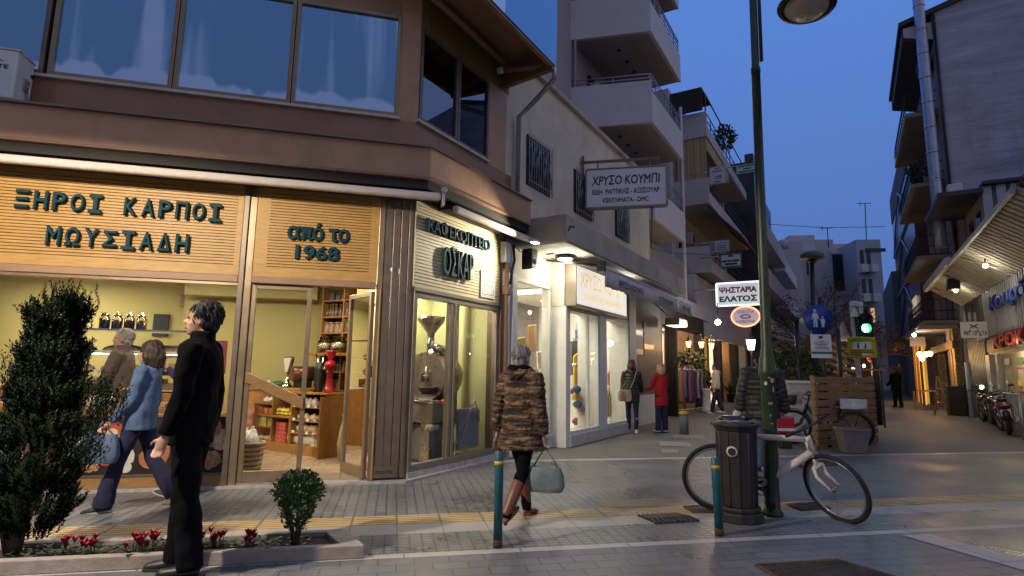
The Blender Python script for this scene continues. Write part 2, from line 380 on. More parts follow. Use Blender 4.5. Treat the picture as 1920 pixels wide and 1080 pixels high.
m_chrome = M('chrome', (0.62, 0.6, 0.58), 0.12, 1.0, var=0.1, scale=5)
m_glass = GLASS('window_glass', (0.96, 0.97, 0.95), 0.8, 0.0)
m_glassc = GLASS('clear_glass', (0.93, 0.95, 0.93), 1.0, 0.0)
m_zinc = M('zinc_pipe', (0.42, 0.42, 0.44), 0.45, 0.6, var=0.2, scale=8)
m_cream = M('cream_paper', (0.62, 0.56, 0.42), 0.7, var=0.1)
m_red = M('red_enamel', (0.42, 0.012, 0.022), 0.3, var=0.1, coat=0.4)

# ================================================================== the ground
m_aggr = paving('aggregate', SP, 90.0, 90.0, ((0.150, 0.140, 0.122), (0.135, 0.128, 0.115)), (0.08, 0.075, 0.07), 0.01, 0.62, bump=0.5, wet=0.04, var=0.5)
m_pav = paving('street_pavers', QP, 0.26, 0.145, ((0.160, 0.160, 0.168), (0.128, 0.130, 0.140)), (0.085, 0.082, 0.082), 0.007, 0.46, wet=0.22)
m_kerb = paving('kerb_stone', QP, 0.9, 0.4, ((0.42, 0.39, 0.37), (0.36, 0.34, 0.33)), (0.09, 0.085, 0.08), 0.006, 0.5, wet=0.15, var=0.35)
m_tile = paving('ribbed_tiles', QP, 0.10, 0.065, ((0.205, 0.208, 0.216), (0.178, 0.182, 0.192)), (0.095, 0.092, 0.091), 0.009, 0.42, offset=0.0, bump=0.7, wet=0.22)
m_tile2 = paving('smooth_slabs', QP, 1.2, 0.11, ((0.135, 0.140, 0.150), (0.115, 0.12, 0.13)), (0.085, 0.082, 0.082), 0.004, 0.46, bump=0.3, wet=0.08)
m_pale = paving('pale_slabs', QP, 0.40, 0.31, ((0.36, 0.33, 0.30), (0.31, 0.29, 0.27)), (0.14, 0.13, 0.12), 0.005, 0.5, offset=0.0, wet=0.15, var=0.35)
m_yel = paving('tactile_yellow', QP, 0.40, 0.0635, ((0.56, 0.37, 0.13), (0.50, 0.33, 0.12)), (0.13, 0.10, 0.07), 0.012, 0.5, offset=0.0, bump=0.9, wet=0.12, var=0.3)
m_blist = paving('tactile_dots', QP, 0.055, 0.055, ((0.50, 0.34, 0.15), (0.44, 0.31, 0.14)), (0.16, 0.13, 0.10), 0.010, 0.5, offset=0.0, bump=0.9, wet=0.1, var=0.3)

def ground(name, polys, mat_, z):
    b = MB()
    for p in polys: b.quad(*[Vector((q[0], q[1], z)) for q in p])
    o = b.build(name, mat_, org=(0, 0, 0), recalc=False)
    for f in o.data.polygons:
        if f.normal.z < 0: f.flip()
    return struct(o)
def qr(u0, u1, n0, n1): return [QP.w(u0, n0, 0), QP.w(u1, n0, 0), QP.w(u1, n1, 0), QP.w(u0, n1, 0)]
ground('ground', [[(-300, -60), (300, -60), (300, 500), (-300, 500)]], m_aggr, -0.004)
ground('road', [qr(-40, 60, -40, 0)], m_pav, 0.0)
ground('kerb', [qr(-40, 60, 0, 0.10)], m_kerb, 0.0)
ground('pavement', [qr(-40, 60, 0.10, 0.63), qr(-40, 3.6, 1.25, 4.27)], m_tile, 0.0)
ground('pavement_slabs', [qr(3.6, 60, 1.25, 4.27)], m_tile2, 0.0)
ground('pavement_border', [qr(-40, 60, 0.63, 0.93)], m_pale, 0.0)
ground('tactile_path', [qr(-40, 2.6, 0.93, 1.25), qr(3.25, 60, 0.93, 1.25)], m_yel, 0.0)
ground('tactile_turn', [qr(2.6, 3.25, 0.93, 1.25)], m_blist, 0.0)
ground('tactile_dots_patch', [qr(2.55, 3.3, 1.25, 1.60)], m_blist, 0.004)
ground('kerb_line', [qr(-1.2, 60, 4.27, 4.42)], m_kerb, 0.0)
m_mark = M('worn_white_paint', (0.25, 0.245, 0.235), 0.7, var=0.35, scale=14)
def gq(*px): return [G(x, y) for x, y in px]
ground('road_marking', [gq((1238, 836), (1300, 838), (1290, 829), (1236, 828)), gq((1262, 822), (1325, 823), (1318, 816), (1262, 815)), gq((1240, 849), (1272, 850), (1272, 843), (1240, 842))], m_mark, 0.004)
ground('paved_band', [gq((1690, 1004), (1745, 1002), (1925, 1052), (1925, 1072))], m_kerb, 0.004)

# ================================================================== corner nut shop
shop = thing('corner_shop', 'brown corner building with lit nut shop below and big tinted windows above', 'shop building', FP.o)
OF, OS = -FP.n, -SP.n
def corner(off): return KP + (OF + OS) * (off / (1 + OF.dot(OS)))
UL = -7.5                                         # left end of the front
def wrap(b, off, z0, z1, u1=2.49, back=None):
    """band round the corner, from the wall plane (or 'back') out to off"""
    bk = 0.0 if back is None else back
    b.slab([FP.w(UL, -off, 0), corner(off), SP.w(u1, -off, 0), SP.w(u1, -bk, 0), corner(bk), FP.w(UL, -bk, 0)], z0, z1)
b = MB()
wrap(b, 0.0, 3.62, 4.70, back=-0.25)
b.build('upper_wall', m_brown, shop)
b = MB(); b.slab([FP.w(UL, .09, 0), corner(-.09), SP.w(1.9, .09, 0), SP.w(1.9, .12, 0), corner(-.12), FP.w(UL, .12, 0)], 4.71, 6.6); b.build('dark_backing', m_dark, shop)  # added dark sheet behind the panes, keeps the sky from showing through
b = MB(); wrap(b, 0.40, 3.80, 4.20); b.build('cornice', m_fascia, shop, bevel=0.012)
b = MB(); wrap(b, 0.43, 4.20, 4.225); wrap(b, 0.42, 3.775, 3.80); b.build('cornice_lip', m_brown, shop)
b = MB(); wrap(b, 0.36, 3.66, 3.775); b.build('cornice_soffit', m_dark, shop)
b = MB()
pts = [FP.w(UL, -0.435, 4.20), FP.w(-3, -0.435, 4.185), FP.w(-1.0, -0.435, 4.19), FP.w(0.6, -0.435, 4.18), corner(0.44) + Vector((0, 0, 4.185)), SP.w(1.2, -0.435, 4.17), SP.w(2.45, -0.435, 4.19)]
b.tube(pts, 0.008, 6); b.build('cable', m_black, shop)
b = MB(); b.box(FP, UL, 1.72, -0.05, 0.02, 4.70, 4.735); b.box(SP, -0.02, 1.74, -0.05, 0.02, 4.70, 4.735); b.build('window_sill', m_sill, shop)
# upper windows: each a frame with its pane and the aged sun film on it
def film(name, seed, cut):
    m = bpy.data.materials.new(name); m.use_nodes = True; t = m.node_tree; t.nodes.clear(); L = t.links.new
    o = t.nodes.new('ShaderNodeOutputMaterial'); gl = t.nodes.new('ShaderNodeBsdfGlossy'); gl.inputs['Roughness'].default_value = 0.03
    df = t.nodes.new('ShaderNodeBsdfDiffuse'); df.inputs[0].default_value = (0.03, 0.06, 0.10, 1)
    tc = t.nodes.new('ShaderNodeTexCoord'); mp = t.nodes.new('ShaderNodeMapping'); mp.inputs['Scale'].default_value = (2.8, 2.8, 0.22); mp.inputs['Location'].default_value = (seed, seed * 2.1, 0)
    L(tc.outputs['Object'], mp.inputs[0]); n = t.nodes.new('ShaderNodeTexNoise'); n.inputs['Scale'].default_value = 1.0; n.inputs['Detail'].default_value = 2; L(mp.outputs[0], n.inputs['Vector'])
    sp = t.nodes.new('ShaderNodeSeparateXYZ'); L(tc.outputs['Object'], sp.inputs[0])
    mz = t.nodes.new('ShaderNodeMapRange'); mz.inputs['From Min'].default_value = 5.0; mz.inputs['From Max'].default_value = 4.80; mz.inputs['To Max'].default_value = 0.32; L(sp.outputs['Z'], mz.inputs['Value'])
    ad = t.nodes.new('ShaderNodeMath'); ad.operation = 'ADD'; L(n.outputs[0], ad.inputs[0]); L(mz.outputs[0], ad.inputs[1])
    cr = t.nodes.new('ShaderNodeValToRGB'); cr.color_ramp.elements[0].position = cut; cr.color_ramp.elements[1].position = cut + 0.10
    cr.color_ramp.elements[0].color = (0.24, 0.47, 0.66, 1); cr.color_ramp.elements[1].color = (0.62, 0.82, 1.0, 1); L(ad.outputs[0], cr.inputs[0]); L(cr.outputs[0], gl.inputs['Color'])
    mx = t.nodes.new('ShaderNodeMixShader'); mx.inputs[0].default_value = 0.82; L(df.outputs[0], mx.inputs[1]); L(gl.outputs[0], mx.inputs[2]); L(mx.outputs[0], o.inputs[0])
    return m
def upwin(P, u0, u1, z0, z1, seed, cut, name='upper_window', fm=None, pm=None, fw=0.05):
    b = MB(); n0, n1 = -0.015, 0.05
    b.box(P, u0, u0 + fw, n0, n1, z0, z1); b.box(P, u1 - fw, u1, n0, n1, z0, z1); b.box(P, u0 + fw, u1 - fw, n0, n1, z0, z0 + 0.06); b.box(P, u0 + fw, u1 - fw, n0, n1, z1 - 0.06, z1)
    f = b.build(name, fm or m_alu, shop, bevel=0.006)
    b = MB(); b.quad(P.w(u0 + fw, 0.02, z0 + .06), P.w(u1 - fw, 0.02, z0 + .06), P.w(u1 - fw, 0.02, z1 - .06), P.w(u0 + fw, 0.02, z1 - .06))
    b.build('pane', pm or film('tinted_pane', seed, cut), f, recalc=False)
    return f
ZT = 6.22
for u0, u1, sd_, ct, fmx in ((-5.6, -4.1, 9.0, .56, m_aludk), (-4.1, -2.40, 3.0, .55, m_aludk), (-2.36, -1.045, 5.2, .50, m_alu), (-1.035, 0.325, 7.7, .62, m_alu), (0.335, 1.69, 1.3, .60, m_alu)):
    f = upwin(FP, u0, u1, 4.735, ZT, sd_, ct, fm=fmx)
b = MB(); b.box(FP, UL, 1.95, 0.06, 0.2, ZT, 7.6); b.slab([FP.w(1.69, 0, 0), KP, SP.w(0.02, 0, 0), SP.w(0.02, .2, 0), FP.w(1.69, .2, 0)], 4.70, 6.9); b.build('corner_post', m_fascia, shop)
m_dkpane = GLASS('dark_pane', (0.10, 0.11, 0.14), 1.0, 0.12, (0.75, 0.85, 1.0))
upwin(SP, 0.03, 0.90, 4.735, 6.12, 1, .5, fm=m_aludk, pm=m_dkpane)
upwin(SP, 0.91, 1.74, 4.735, 6.12, 1, .5, fm=m_aludk, pm=m_dkpane)
b = MB(); b.box(SP, 1.74, 2.30, 0.0, 0.2, 4.70, 6.25); b.build('end_post', m_fascia, shop)
m_gold = wood('gold_boards', (0.30, 0.185, 0.055), 0.75, 2.5, 0.5, (3, 3, 1))
b = MB(); k = 0.02
while k < 2.25:
    b.box(SP, k, k + 0.205, 0.0, 0.05, 6.12, 6.62); k += 0.215
b.build('board_panel', m_gold, shop, bevel=0.006)
b = MB(); b.box(SP, 0.0, 2.3, 0.05, 0.25, 6.12, 6.66); b.build('board_backing', m_board, shop)
b = MB(); b.slab([corner(1.0), SP.w(2.15, -1.0, 0), SP.w(2.35, 0.3, 0), corner(-0.3), FP.w(UL, .3, 0), FP.w(UL, -0.25, 0), FP.w(1.0, -0.25, 0)], 6.62, 6.70)
b.slab([corner(1.0), SP.w(2.15, -1.0, 0), SP.w(2.15, -.93, 0), corner(.93)], 6.26, 6.62); b.build('eaves', m_brown, shop)
b = MB(); b.slab([SP.w(2.06, -1.0, 0), SP.w(2.15, -1.0, 0), SP.w(2.28, 0.0, 0), SP.w(2.19, 0.0, 0)], 6.22, 6.62); b.build('eaves_end', m_gold, shop)
b = MB(); b.tube([SP.w(-.1, -.18, 6.50), SP.w(1.95, -.18, 6.47)], 0.05, 10); b.tube([SP.w(1.95, -.18, 6.36), SP.w(2.12, -.7, 6.36), SP.w(2.15, -.95, 6.36)], 0.05, 10); b.build('gutter_pipe', m_brown, shop)
b = MB(); b.tube([SP.w(1.93, -.16, 6.36), SP.w(1.90, -.05, 6.36)], 0.055, 12); b.build('pipe_collar', m_white, shop)
m_bglass = GLASS('balcony_glass', (0.25, 0.36, 0.55), 1.0, 0.42, (0.75, 0.9, 1.0))
b = MB(); b.slab([corner(1.02), SP.w(2.17, -1.02, 0), SP.w(2.17, -1.005, 0), corner(1.005)], 6.30, 7.5); b.build('balcony_glass', m_bglass, shop)
b = MB(); b.slab([SP.w(2.17, -1.02, 0), SP.w(2.19, -1.02, 0), SP.w(2.30, 0.2, 0), SP.w(2.28, .2, 0)], 6.74, 7.5); b.build('balcony_end_glass', m_bglass, shop)
# ground floor: posts, beams, corner column
b = MB(); b.box(FP, -0.10, -0.035, -0.05, 0.10, 0.02, 3.62); b.build('mullion', m_aludk, shop, bevel=0.008)
b = MB(); b.box(FP, -0.033, 0.05, -0.03, 0.10, 0.02, 3.62); b.build('mullion', m_alu, shop, bevel=0.008)
b = MB(); b.box(FP, UL, -0.102, -0.04, 0.08, 2.39, 2.475); b.box(FP, 0.052, 1.52, -0.06, 0.08, 2.39, 2.475); b.build('beam', m_brown, shop, bevel=0.008)
b = MB(); b.box(FP, UL, -0.102, -0.02, 0.06, 2.355, 2.388); b.build('window_head', m_alu, shop)
b = MB(); b.box(FP, UL, -0.102, -0.025, 0.08, 0.03, 0.155); b.build('bottom_rail', m_wooddk, shop, bevel=0.006)
b = MB(); b.box(FP, UL, -0.102, -0.035, 0.09, 0.155, 0.175); b.build('bottom_bead', m_aludk, shop)
b = MB(); b.quad(FP.w(UL, .02, .175), FP.w(-.102, .02, .175), FP.w(-.102, .02, 2.355), FP.w(UL, .02, 2.355)); b.build('shop_window', m_glass, shop, recalc=False)
b = MB()
for u0, u1 in ((1.60, 1.70), (1.708, 1.80), (1.808, 1.90)): b.box(FP, u0, u1, -0.015, 0.2, 0.05, 3.64)
b.slab([FP.w(1.908, -.015, 0), corner(.015), SP.w(0.06, -.015, 0), SP.w(.06, .2, 0), FP.w(1.908, .2, 0)], 0.05, 3.64); b.build('corner_column', m_aludk, shop, bevel=0.006)
b = MB(); b.box(FP, 1.525, 1.598, -0.03, 0.14, 0.02, 3.60); b.build('door_jamb', m_alu, shop, bevel=0.006)
b = MB(); b.box(FP, 1.565, 1.585, -0.045, -0.032, 0.05, 2.39); b.build('jamb_trim', m_wood, shop)
b = MB(); b.slab([FP.w(UL, -.09, 0), FP.w(1.50, -.09, 0), corner(.10), SP.w(2.49, -.06, 0), SP.w(2.49, .12, 0), corner(-.12), FP.w(UL, .12, 0)], -0.02, 0.03); b.build('marble_step', m_marble, shop)
b = MB(); b.box(SP, 0.06, 2.49, -0.04, 0.1, 0.03, 0.10); b.build('marble_plinth', m_marble, shop)
b = MB(); b.box(FP, 1.60, 1.88, -.026, -.016, 0.06, 0.20); b.build('maker_plate', m_aludk, shop)
lettering('maker_lettering', 'morfe', FP, 1.73, -.026, 0.135, 0.20, 0.055, m_black, shop, 0.003)
# doors
def door_leaf(P, u0, u1, z0, z1, parent, bar, name='door'):
    b = MB(); w = 0.055
    b.box(P, u0, u0 + w, 0.0, 0.05, z0, z1); b.box(P, u1 - w, u1, 0.0, 0.05, z0, z1); b.box(P, u0 + w, u1 - w, 0.0, 0.05, z1 - 0.06, z1); b.box(P, u0 + w, u1 - w, 0.0, 0.05, z0, z0 + 0.13)
    d = b.build(name, m_alu, parent, bevel=0.006)
    b = MB(); b.quad(P.w(u0 + w, .025, z0 + .13), P.w(u1 - w, .025, z0 + .13), P.w(u1 - w, .025, z1 - .06), P.w(u0 + w, .025, z1 - .06)); b.build('pane', m_glassc, d, recalc=False)
    b = MB(); b.prism(P, bar, -0.045, -0.005); b.build('push_bar', m_wooddk, d, bevel=0.008)
    return d
door_leaf(FP, 0.055, 0.755, 0.05, 2.385, shop, [(0.07, 1.33), (0.07, 1.20), (0.74, 0.88), (0.74, 1.02)])
LP = Plane(FP.w(1.515, 0.03, 0), R(76 + 180 + 62))     # the leaf that stands open into the shop
door_leaf(LP, 0.0, 0.62, 0.05, 2.36, shop, [(0.02, 1.42), (0.02, 1.30), (0.60, 0.90), (0.60, 1.04)])
# side window
b = MB(); b.box(SP, 0.06, 0.13, -.03, .06, .10, 2.40); b.box(SP, 2.06, 2.13, -.03, .06, .10, 2.40); b.box(SP, .13, 2.06, -.03, .06, .10, .19); b.box(SP, .13, 2.06, -.03, .06, 2.32, 2.40); b.box(SP, .86, .92, -.02, .06, .19, 2.32); b.box(SP, .95, 1.0, -.03, .05, .19, 2.32)
f = b.build('side_window', m_alugr, shop, bevel=0.006)
b = MB(); b.quad(SP.w(.13, .02, .19), SP.w(.86, .02, .19), SP.w(.86, .02, 2.32), SP.w(.13, .02, 2.32)); b.quad(SP.w(.92, .01, .19), SP.w(2.06, .01, .19), SP.w(2.06, .01, 2.32), SP.w(.92, .01, 2.32)); b.build('pane', m_glass, f, recalc=False)
b = MB(); b.box(SP, .06, 2.16, -.05, .08, 2.40, 2.45); b.build('beam', m_alugr, shop)
b = MB(); b.box(SP, 2.135, 2.27, -.06, .2, .02, 3.62); b.build('end_column', m_aludk, shop, bevel=.006)
b = MB(); b.box(SP, 2.275, 2.47, -.04, .2, .02, 3.0); b.build('end_pilaster', m_white, shop, bevel=.006)
# wood sign boards with real grooves
def sign_board(P, u0, u1, z0, z1, label, gu0, gu1, gz0, gz1, n=26, mat_=None, half=None):
    t = thing('wooden_sign', label, 'shop sign', P.w((u0 + u1) / 2, -.03, z0), 'grooved wooden shop signs')
    mw = mat_ or m_wood
    b = MB(); b.box(P, u0, gu0, -.03, .02, z0, z1); b.box(P, gu1, u1, -.03, .02, z0, z1); b.box(P, gu0, gu1, -.03, .02, z0, gz0); b.box(P, gu0, gu1, -.03, .02, gz1, z1)
    h = (gz1 - gz0) / n
    for i in range(n):
        b.box(P, gu0, gu1, -.03, .02, gz0 + i * h + h * .22, gz0 + (i + 1) * h)
    b.build('board', mw, t); b = MB(); b.box(P, u0, u1, .022, .03, z0, z1); b.build('backing', m_board, t)
    return t
s1 = sign_board(FP, -7.4, -.105, 2.478, 3.618, 'widest grooved wood sign with two lines of teal Greek capitals over shop window', -7.2, -.17, 2.60, 3.56)
mono('ΞΗΡΟΙ ΚΑΡΠΟΙ', FP, -1.40, -.05, 3.215, .180, 0.22, m_letter, s1, 0.035, .045)
mono('ΜΩΥΣΙΑΔΗ', FP, -1.39, -.05, 2.815, .187, 0.22, m_letter, s1, 0.035, .045)
s2 = sign_board(FP, .052, 1.52, 2.478, 3.618, 'grooved wood sign with a year in dark letters above the shop door', .20, 1.42, 2.60, 3.56)
lettering('lettering', 'από το', FP, 0.79, -.045, 3.07, 0.74, 0.24, m_letter, s2, 0.02, 0.045)
lettering('lettering', '1968', FP, 0.79, -.045, 2.80, 0.53, 0.19, m_letter, s2, 0.02, 0.045)
s3 = sign_board(SP, .03, 2.13, 2.452, 3.618, 'pale lit grooved wood sign with raised dark lettering on the side street', .05, 2.11, 2.50, 3.60, 24, wood('pale_oak', (0.74, 0.62, 0.38), .85, 2.5, .5, (2, 2, 14)))
lettering('lettering', 'ΚΑΦΕΚΟΠΤΕΙΟ', SP, 0.97, -.05, 3.325, 1.52, 0.20, m_letter, s3, 0.05)
lettering('lettering', 'ΟΣΚΑΡ', SP, 0.93, -.05, 2.90, 0.72, 0.42, m_letter, s3, 0.05)
b = MB()
for i in range(15): b.box(SP, 1.58, 1.93, -.052, -.034, 2.50 + i * .027, 2.517 + i * .027)
b.box(SP, 1.56, 1.58, -.055, -.032, 2.49, 2.92); b.box(SP, 1.93, 1.95, -.055, -.032, 2.49, 2.92)
tag(b.build('vent_grille', m_whitem), 'white slatted vent grille in the corner of the pale sign', 'vent')
# rolled awnings
def awning_roll(P, u0, u1, off, z, label):
    t = thing('rolled_awning', label, 'awning', P.w((u0 + u1) / 2, -off, z), 'rolled up shop awnings')
    b = MB(); b.prism(P, [(u0, z + .035), (u1, z + .035), (u1, z + .135), (u0, z + .135)], -off - .05, -off + .05); b.build('rolled_fabric', m_fabric, t, bevel=.04, seg=4)
    b = MB(); b.box(P, u0 + .02, u1 - .02, -off + .075, -off + .30, z + .10, z + .16); b.build('cassette', m_dark, t)
    b = MB(); b.box(P, u1, u1 + .035, -off - .07, -off + .1, z - .02, z + .19); b.tube([P.w(u1 + .02, -off - .06, z + .16), P.w(u1 + .02, -off - .10, z + .16)], .04, 12); b.build('end_bracket', m_zinc, t, bevel=.01)
awning_roll(FP, UL, 2.28, .36, 3.485, 'long cream rolled awning under the brown cornice of nut shop front')
awning_roll(SP, .42, 3.30, .36, 3.465, 'short cream rolled awning over the pale lit side sign')
# spot of the flood lamp that lights the pale side sign
spot('side_sign_spot', SP.w(2.1, -.72, 3.36), SP.w(0.8, 0, 2.95), 170, (1.0, .90, .68), 120, .6, .04)

# air conditioner on the cornice
ac = thing('air_conditioner', 'white outdoor air conditioner standing on the brown cornice at the left edge', 'air conditioner', FP.w(-2.8, -.24, 4.23))
MB().box(FP, -3.25, -2.44, -.40, -.08, 4.24, 4.80).build('case', m_white, ac, bevel=.018)
MB().box(FP, -3.26, -2.43, -.41, -.07, 4.80, 4.815).build('top', m_whitem, ac, bevel=.004)
b = MB(); b.box(FP, -2.439, -2.42, -.26, -.16, 4.42, 4.55); b.tube([FP.w(-2.425, -.2, 4.48), FP.w(-2.40, -.2, 4.46), FP.w(-2.40, -.19, 4.24)], .014, 7); b.build('valve_pipe', m_zinc, ac)
MB().box(FP, -2.439, -2.43, -.14, -.10, 4.62, 4.66).build('recess_shade', m_black, ac)  # black block stands in for the shade inside the recess
lettering('lettering', 'CTE', FP, -2.60, -.402, 4.60, .17, .05, M('logo_navy', (0.01, 0.02, 0.16), .5), ac, .002, .03)
MB().prism(FP, [(-2.70, 4.66), (-2.56, 4.66), (-2.63, 4.70)], -.404, -.401).build('logo_mark', M('logo_orange', (0.5, 0.15, 0.05), .5), ac)
# ================================================================== inside the nut shop
m_floor = paving('shop_floor', FP, 0.4, 0.4, ((0.46, 0.36, 0.26), (0.42, 0.33, 0.24)), (0.22, 0.17, 0.12), 0.004, 0.25, offset=0.0, bump=0.1, wet=0.1, var=0.3)
b = MB(); b.slab([FP.w(UL, .10, 0), FP.w(1.5, .10, 0), corner(-.12), SP.w(2.2, .10, 0), SP.w(2.2, 5.5, 0), FP.w(UL, 6.0, 0)], 0.0, 0.05)
struct(b.build('floor', m_floor, org=(0, 0, 0)))
NB, NB2 = 4.2, 3.3
uc = FP.uz(341, 620, NB2)[0]
b = MB(); b.box(FP, UL, uc, NB, NB + .1, .05, 3.0); b.box(FP, uc, uc + .08, NB2, NB, .05, 3.0); b.build('interior_wall', m_wallg, shop)
b = MB(); b.box(FP, uc + .08, 3.5, NB2, NB2 + .1, .05, 3.0); b.box(FP, uc + .08, 0.55, NB2 - .35, NB2, 2.55, 3.0); b.build('interior_wall', m_wallg, shop)
b = MB(); b.box(FP, UL, UL + .1, .1, NB, .05, 3.0); b.build('interior_wall', m_wallg, shop)
b = MB(); b.slab([FP.w(UL, .02, 0), corner(-.02), SP.w(2.2, .02, 0), SP.w(2.2, 5.5, 0), FP.w(UL, 6.0, 0)], 3.0, 3.1); b.build('ceiling', m_white, shop)
b = MB(); b.box(SP, .55, 2.2, 1.35, 1.42, .05, 3.0); b.box(SP, 2.14, 2.2, .1, 1.35, .05, 3.0); b.build('roastery_wall', m_wallp, shop)
b = MB(); b.box(SP, .47, .55, 1.30, 1.45, .05, 3.0); b.build('wall_post', m_shelf, shop)
# ceiling lights
m_tube = EM('fluorescent_tube', (1.0, 0.95, 0.86), 14)
def tube_lamp(c, ang, label, power):
    t = thing('tube_lamp', label, 'ceiling lamp', c, 'ceiling tube lamps in the nut shop'); P = Plane(c, ang)
    b = MB(); b.box(P, -.62, .62, -.10, .10, 2.86, 2.90); b.box(P, -.06, .06, -.06, .06, 2.90, 3.0); b.build('housing', m_whitem, t)
    for n in (-.07, .07):
        b = MB(); b.tube([P.w(-.58, n, 2.84), P.w(.58, n, 2.84)], .014, 8); b.build('tube', m_tube, t)
    area('tube_light', P.w(0, 0, 2.80), 1.2, power, (1.0, .84, .58), (0, 0, P.rot()), .25)
tube_lamp(at_dist(108, 520, 8.9) * 1.0, R(100), 'twin tube ceiling lamp seen above the dark conifer', 56)
tube_lamp(FP.w(-3.6, 1.7, 0), R(80), 'ceiling tube lamp nearest the left end of the nut shop', 42)
tube_lamp(FP.w(-1.2, 1.6, 0), R(80), 'ceiling tube lamp over the middle of the nut shop', 42)
tube_lamp(FP.w(.75, 1.3, 0), R(80), 'ceiling tube lamp just inside the shop door', 38)
tube_lamp(SP.w(1.1, .85, 0), R(31), 'ceiling tube lamp over the coffee roaster', 62)

# ---- the wooden display unit facing the door
HPo = Vector((-3.89, 9.36, 0)); HP = Plane(HPo, R(121))
unit = thing('display_unit', 'brown wooden display unit with packed shelves facing the shop door', 'shelf unit', HP.w(.4, .3, .05))
def shelves(u0, u1, n0, n1, zs, z0, z1, parent, slope=0.0, base=.12):
    b = MB()
    b.prism(HP, [(u0, z0), (u0 + .025, z0), (u0 + .025, z1), (u0, z1)], n0, n1)
    b.box(HP, u1 - .03, u1, n0 - slope, n1, z0, z1 * .55); b.box(HP, u1 - .03, u1, n0, n1, z1 * .55, z1)
    b.build('side_panel', m_shelf, parent, bevel=.004)
    for z in zs:
        b = MB(); b.box(HP, u0 + .025, u1 - .03, n0, n1 - .02, z, z + .022); b.build('shelf', m_shelf, parent)
    b = MB(); b.box(HP, u0 + .025, u1 - .03, n0 - .0, n0 + .03, z0, z0 + base); b.build('toe_board', m_shelf, parent); b = MB(); b.box(HP, u0, u1 + .01, n0 - .02, n1, z1, z1 + .03); b.build('counter_board', m_shelf, parent, bevel=.004)
    b = MB(); b.box(HP, u0 + .025, u1 - .03, n1 - .018, n1, z0, z1); b.build('back_panel', m_board, parent)
shelves(.50, 1.32, 0.0, .45, (.17, .36, .55, .76), .05, .97, unit, .12)
shelves(.02, .48, .02, .45, (.17,), .05, .58, unit)
shelves(-.95, 0.0, .05, .45, (.17, .40, .58, .77), .05, 1.02, unit)
# tall cubby rack behind
b = MB(); u0, u1 = .34, 2.1
for u in (u0, .86, 1.3, 1.72, u1): b.box(HP, u, u + .03, .62, .95, 1.0, 2.75)
b.build('upright', m_shelf, unit)
for z in (1.0, 1.30, 1.62, 1.95, 2.22, 2.50):
    b = MB(); b.box(HP, u0 + .03, u1, .622, .95, z, z + .025); b.build('shelf', m_shelf, unit)
b = MB(); b.box(HP, u0, u1, .952, .97, .05, 2.75); b.build('back_panel', m_shelf, unit)
b = MB(); b.prism(HP, [(1.325, .05), (1.355, .05), (1.355, .95), (1.325, .95)], -.14, .6); b.build('side_board', m_shelf, unit)

# ---- goods: one of each kind, then copies
def bag_mesh(w, h, d, jit=1):
    b = MB(); r = random.Random(jit); seg = 10; prof = [(0, .0), (.75, .0), (1.0, .25), (.95, .55), (.6, .8), (.18, .9), (.35, 1.0), (.0, 1.0)]
    vs = []; 
    for rr, z in prof:
        for j in range(seg):
            a = 2 * PI * j / seg; k = 1 + r.uniform(-.12, .12)
            vs.append((rr * k * w / 2 * math.cos(a), rr * k * d / 2 * math.sin(a), z * h))
    fs = [(i * seg + j, i * seg + (j + 1) % seg, (i + 1) * seg + (j + 1) % seg, (i + 1) * seg + j) for i in range(len(prof) - 1) for j in range(seg)]
    b.add(vs, fs, True); return b
def goods(kind, mesh_b, mats, spots, label, cat, group):
    o = None
    for i, (p, rz) in enumerate(spots):
        if o is None:
            o = mesh_b.build(kind, mats, org=(0, 0, 0)); o.location = p; o.rotation_euler.z = rz; tag(o, label, cat, group)
        else:
            c = o.copy(); COL.objects.link(c); c.location = p; c.rotation_euler.z = rz
hr = HP.rot()
def row(u0, u1, n, z, k, jit=.02): return [(HP.w(u0 + (u1 - u0) * (i + .5) / k + random.uniform(-jit, jit), n + random.uniform(-.02, .02), z), hr + random.uniform(-.3, .3)) for i in range(k)]
m_nut = M('nut_bags', (0.52, 0.40, 0.25), .35, var=.45, scale=40)
m_nut2 = M('pale_bags', (0.60, 0.56, 0.48), .3, var=.3, scale=30)
m_pink = M('pink_bags', (0.50, 0.26, 0.28), .35, var=.4, scale=40)
m_blue = M('blue_tins', (0.06, 0.10, 0.30), .35, var=.4, scale=20)
m_yelp = M('yellow_packets', (0.58, 0.44, 0.05), .4, var=.3, scale=25)
m_orange = M('orange_tins', (0.55, 0.20, 0.05), .4, var=.3, scale=25)
goods('snack_bag', bag_mesh(.13, .14, .11, 1), m_nut2, row(.56, 1.0, .12, .782, 4), 'clear bag of pale nuts on the top shelf below the red grinder', 'snack bag', 'pale snack bags under the counter')
goods('snack_bag', bag_mesh(.13, .12, .11, 2), m_pink, row(1.0, 1.28, .12, .782, 3), 'pink bag of sweets at the right end of the top shelf under the grinders', 'snack bag', 'pink snack bags')
goods('snack_bag', bag_mesh(.17, .10, .14, 3), m_nut, row(.56, 1.28, .12, .572, 5), 'flat tan bag on the middle shelf of the wooden unit', 'snack bag', 'tan bags on the middle shelf')
goods('snack_bag', bag_mesh(.17, .13, .14, 4), m_nut, row(.56, 1.28, .12, .382, 6), 'heaped tan bag on the lower shelf of the wooden unit', 'snack bag', 'tan bags on the lower shelf')
goods('snack_bag', bag_mesh(.18, .19, .13, 5), m_nut2, row(.56, .95, .10, .192, 3), 'tall pale bag standing on the bottom shelf of the wooden unit', 'snack bag', 'pale bags on the bottom shelf')
m_carton = M('printed_cartons', (0.66, 0.60, 0.52), .5, var=.5, scale=22)
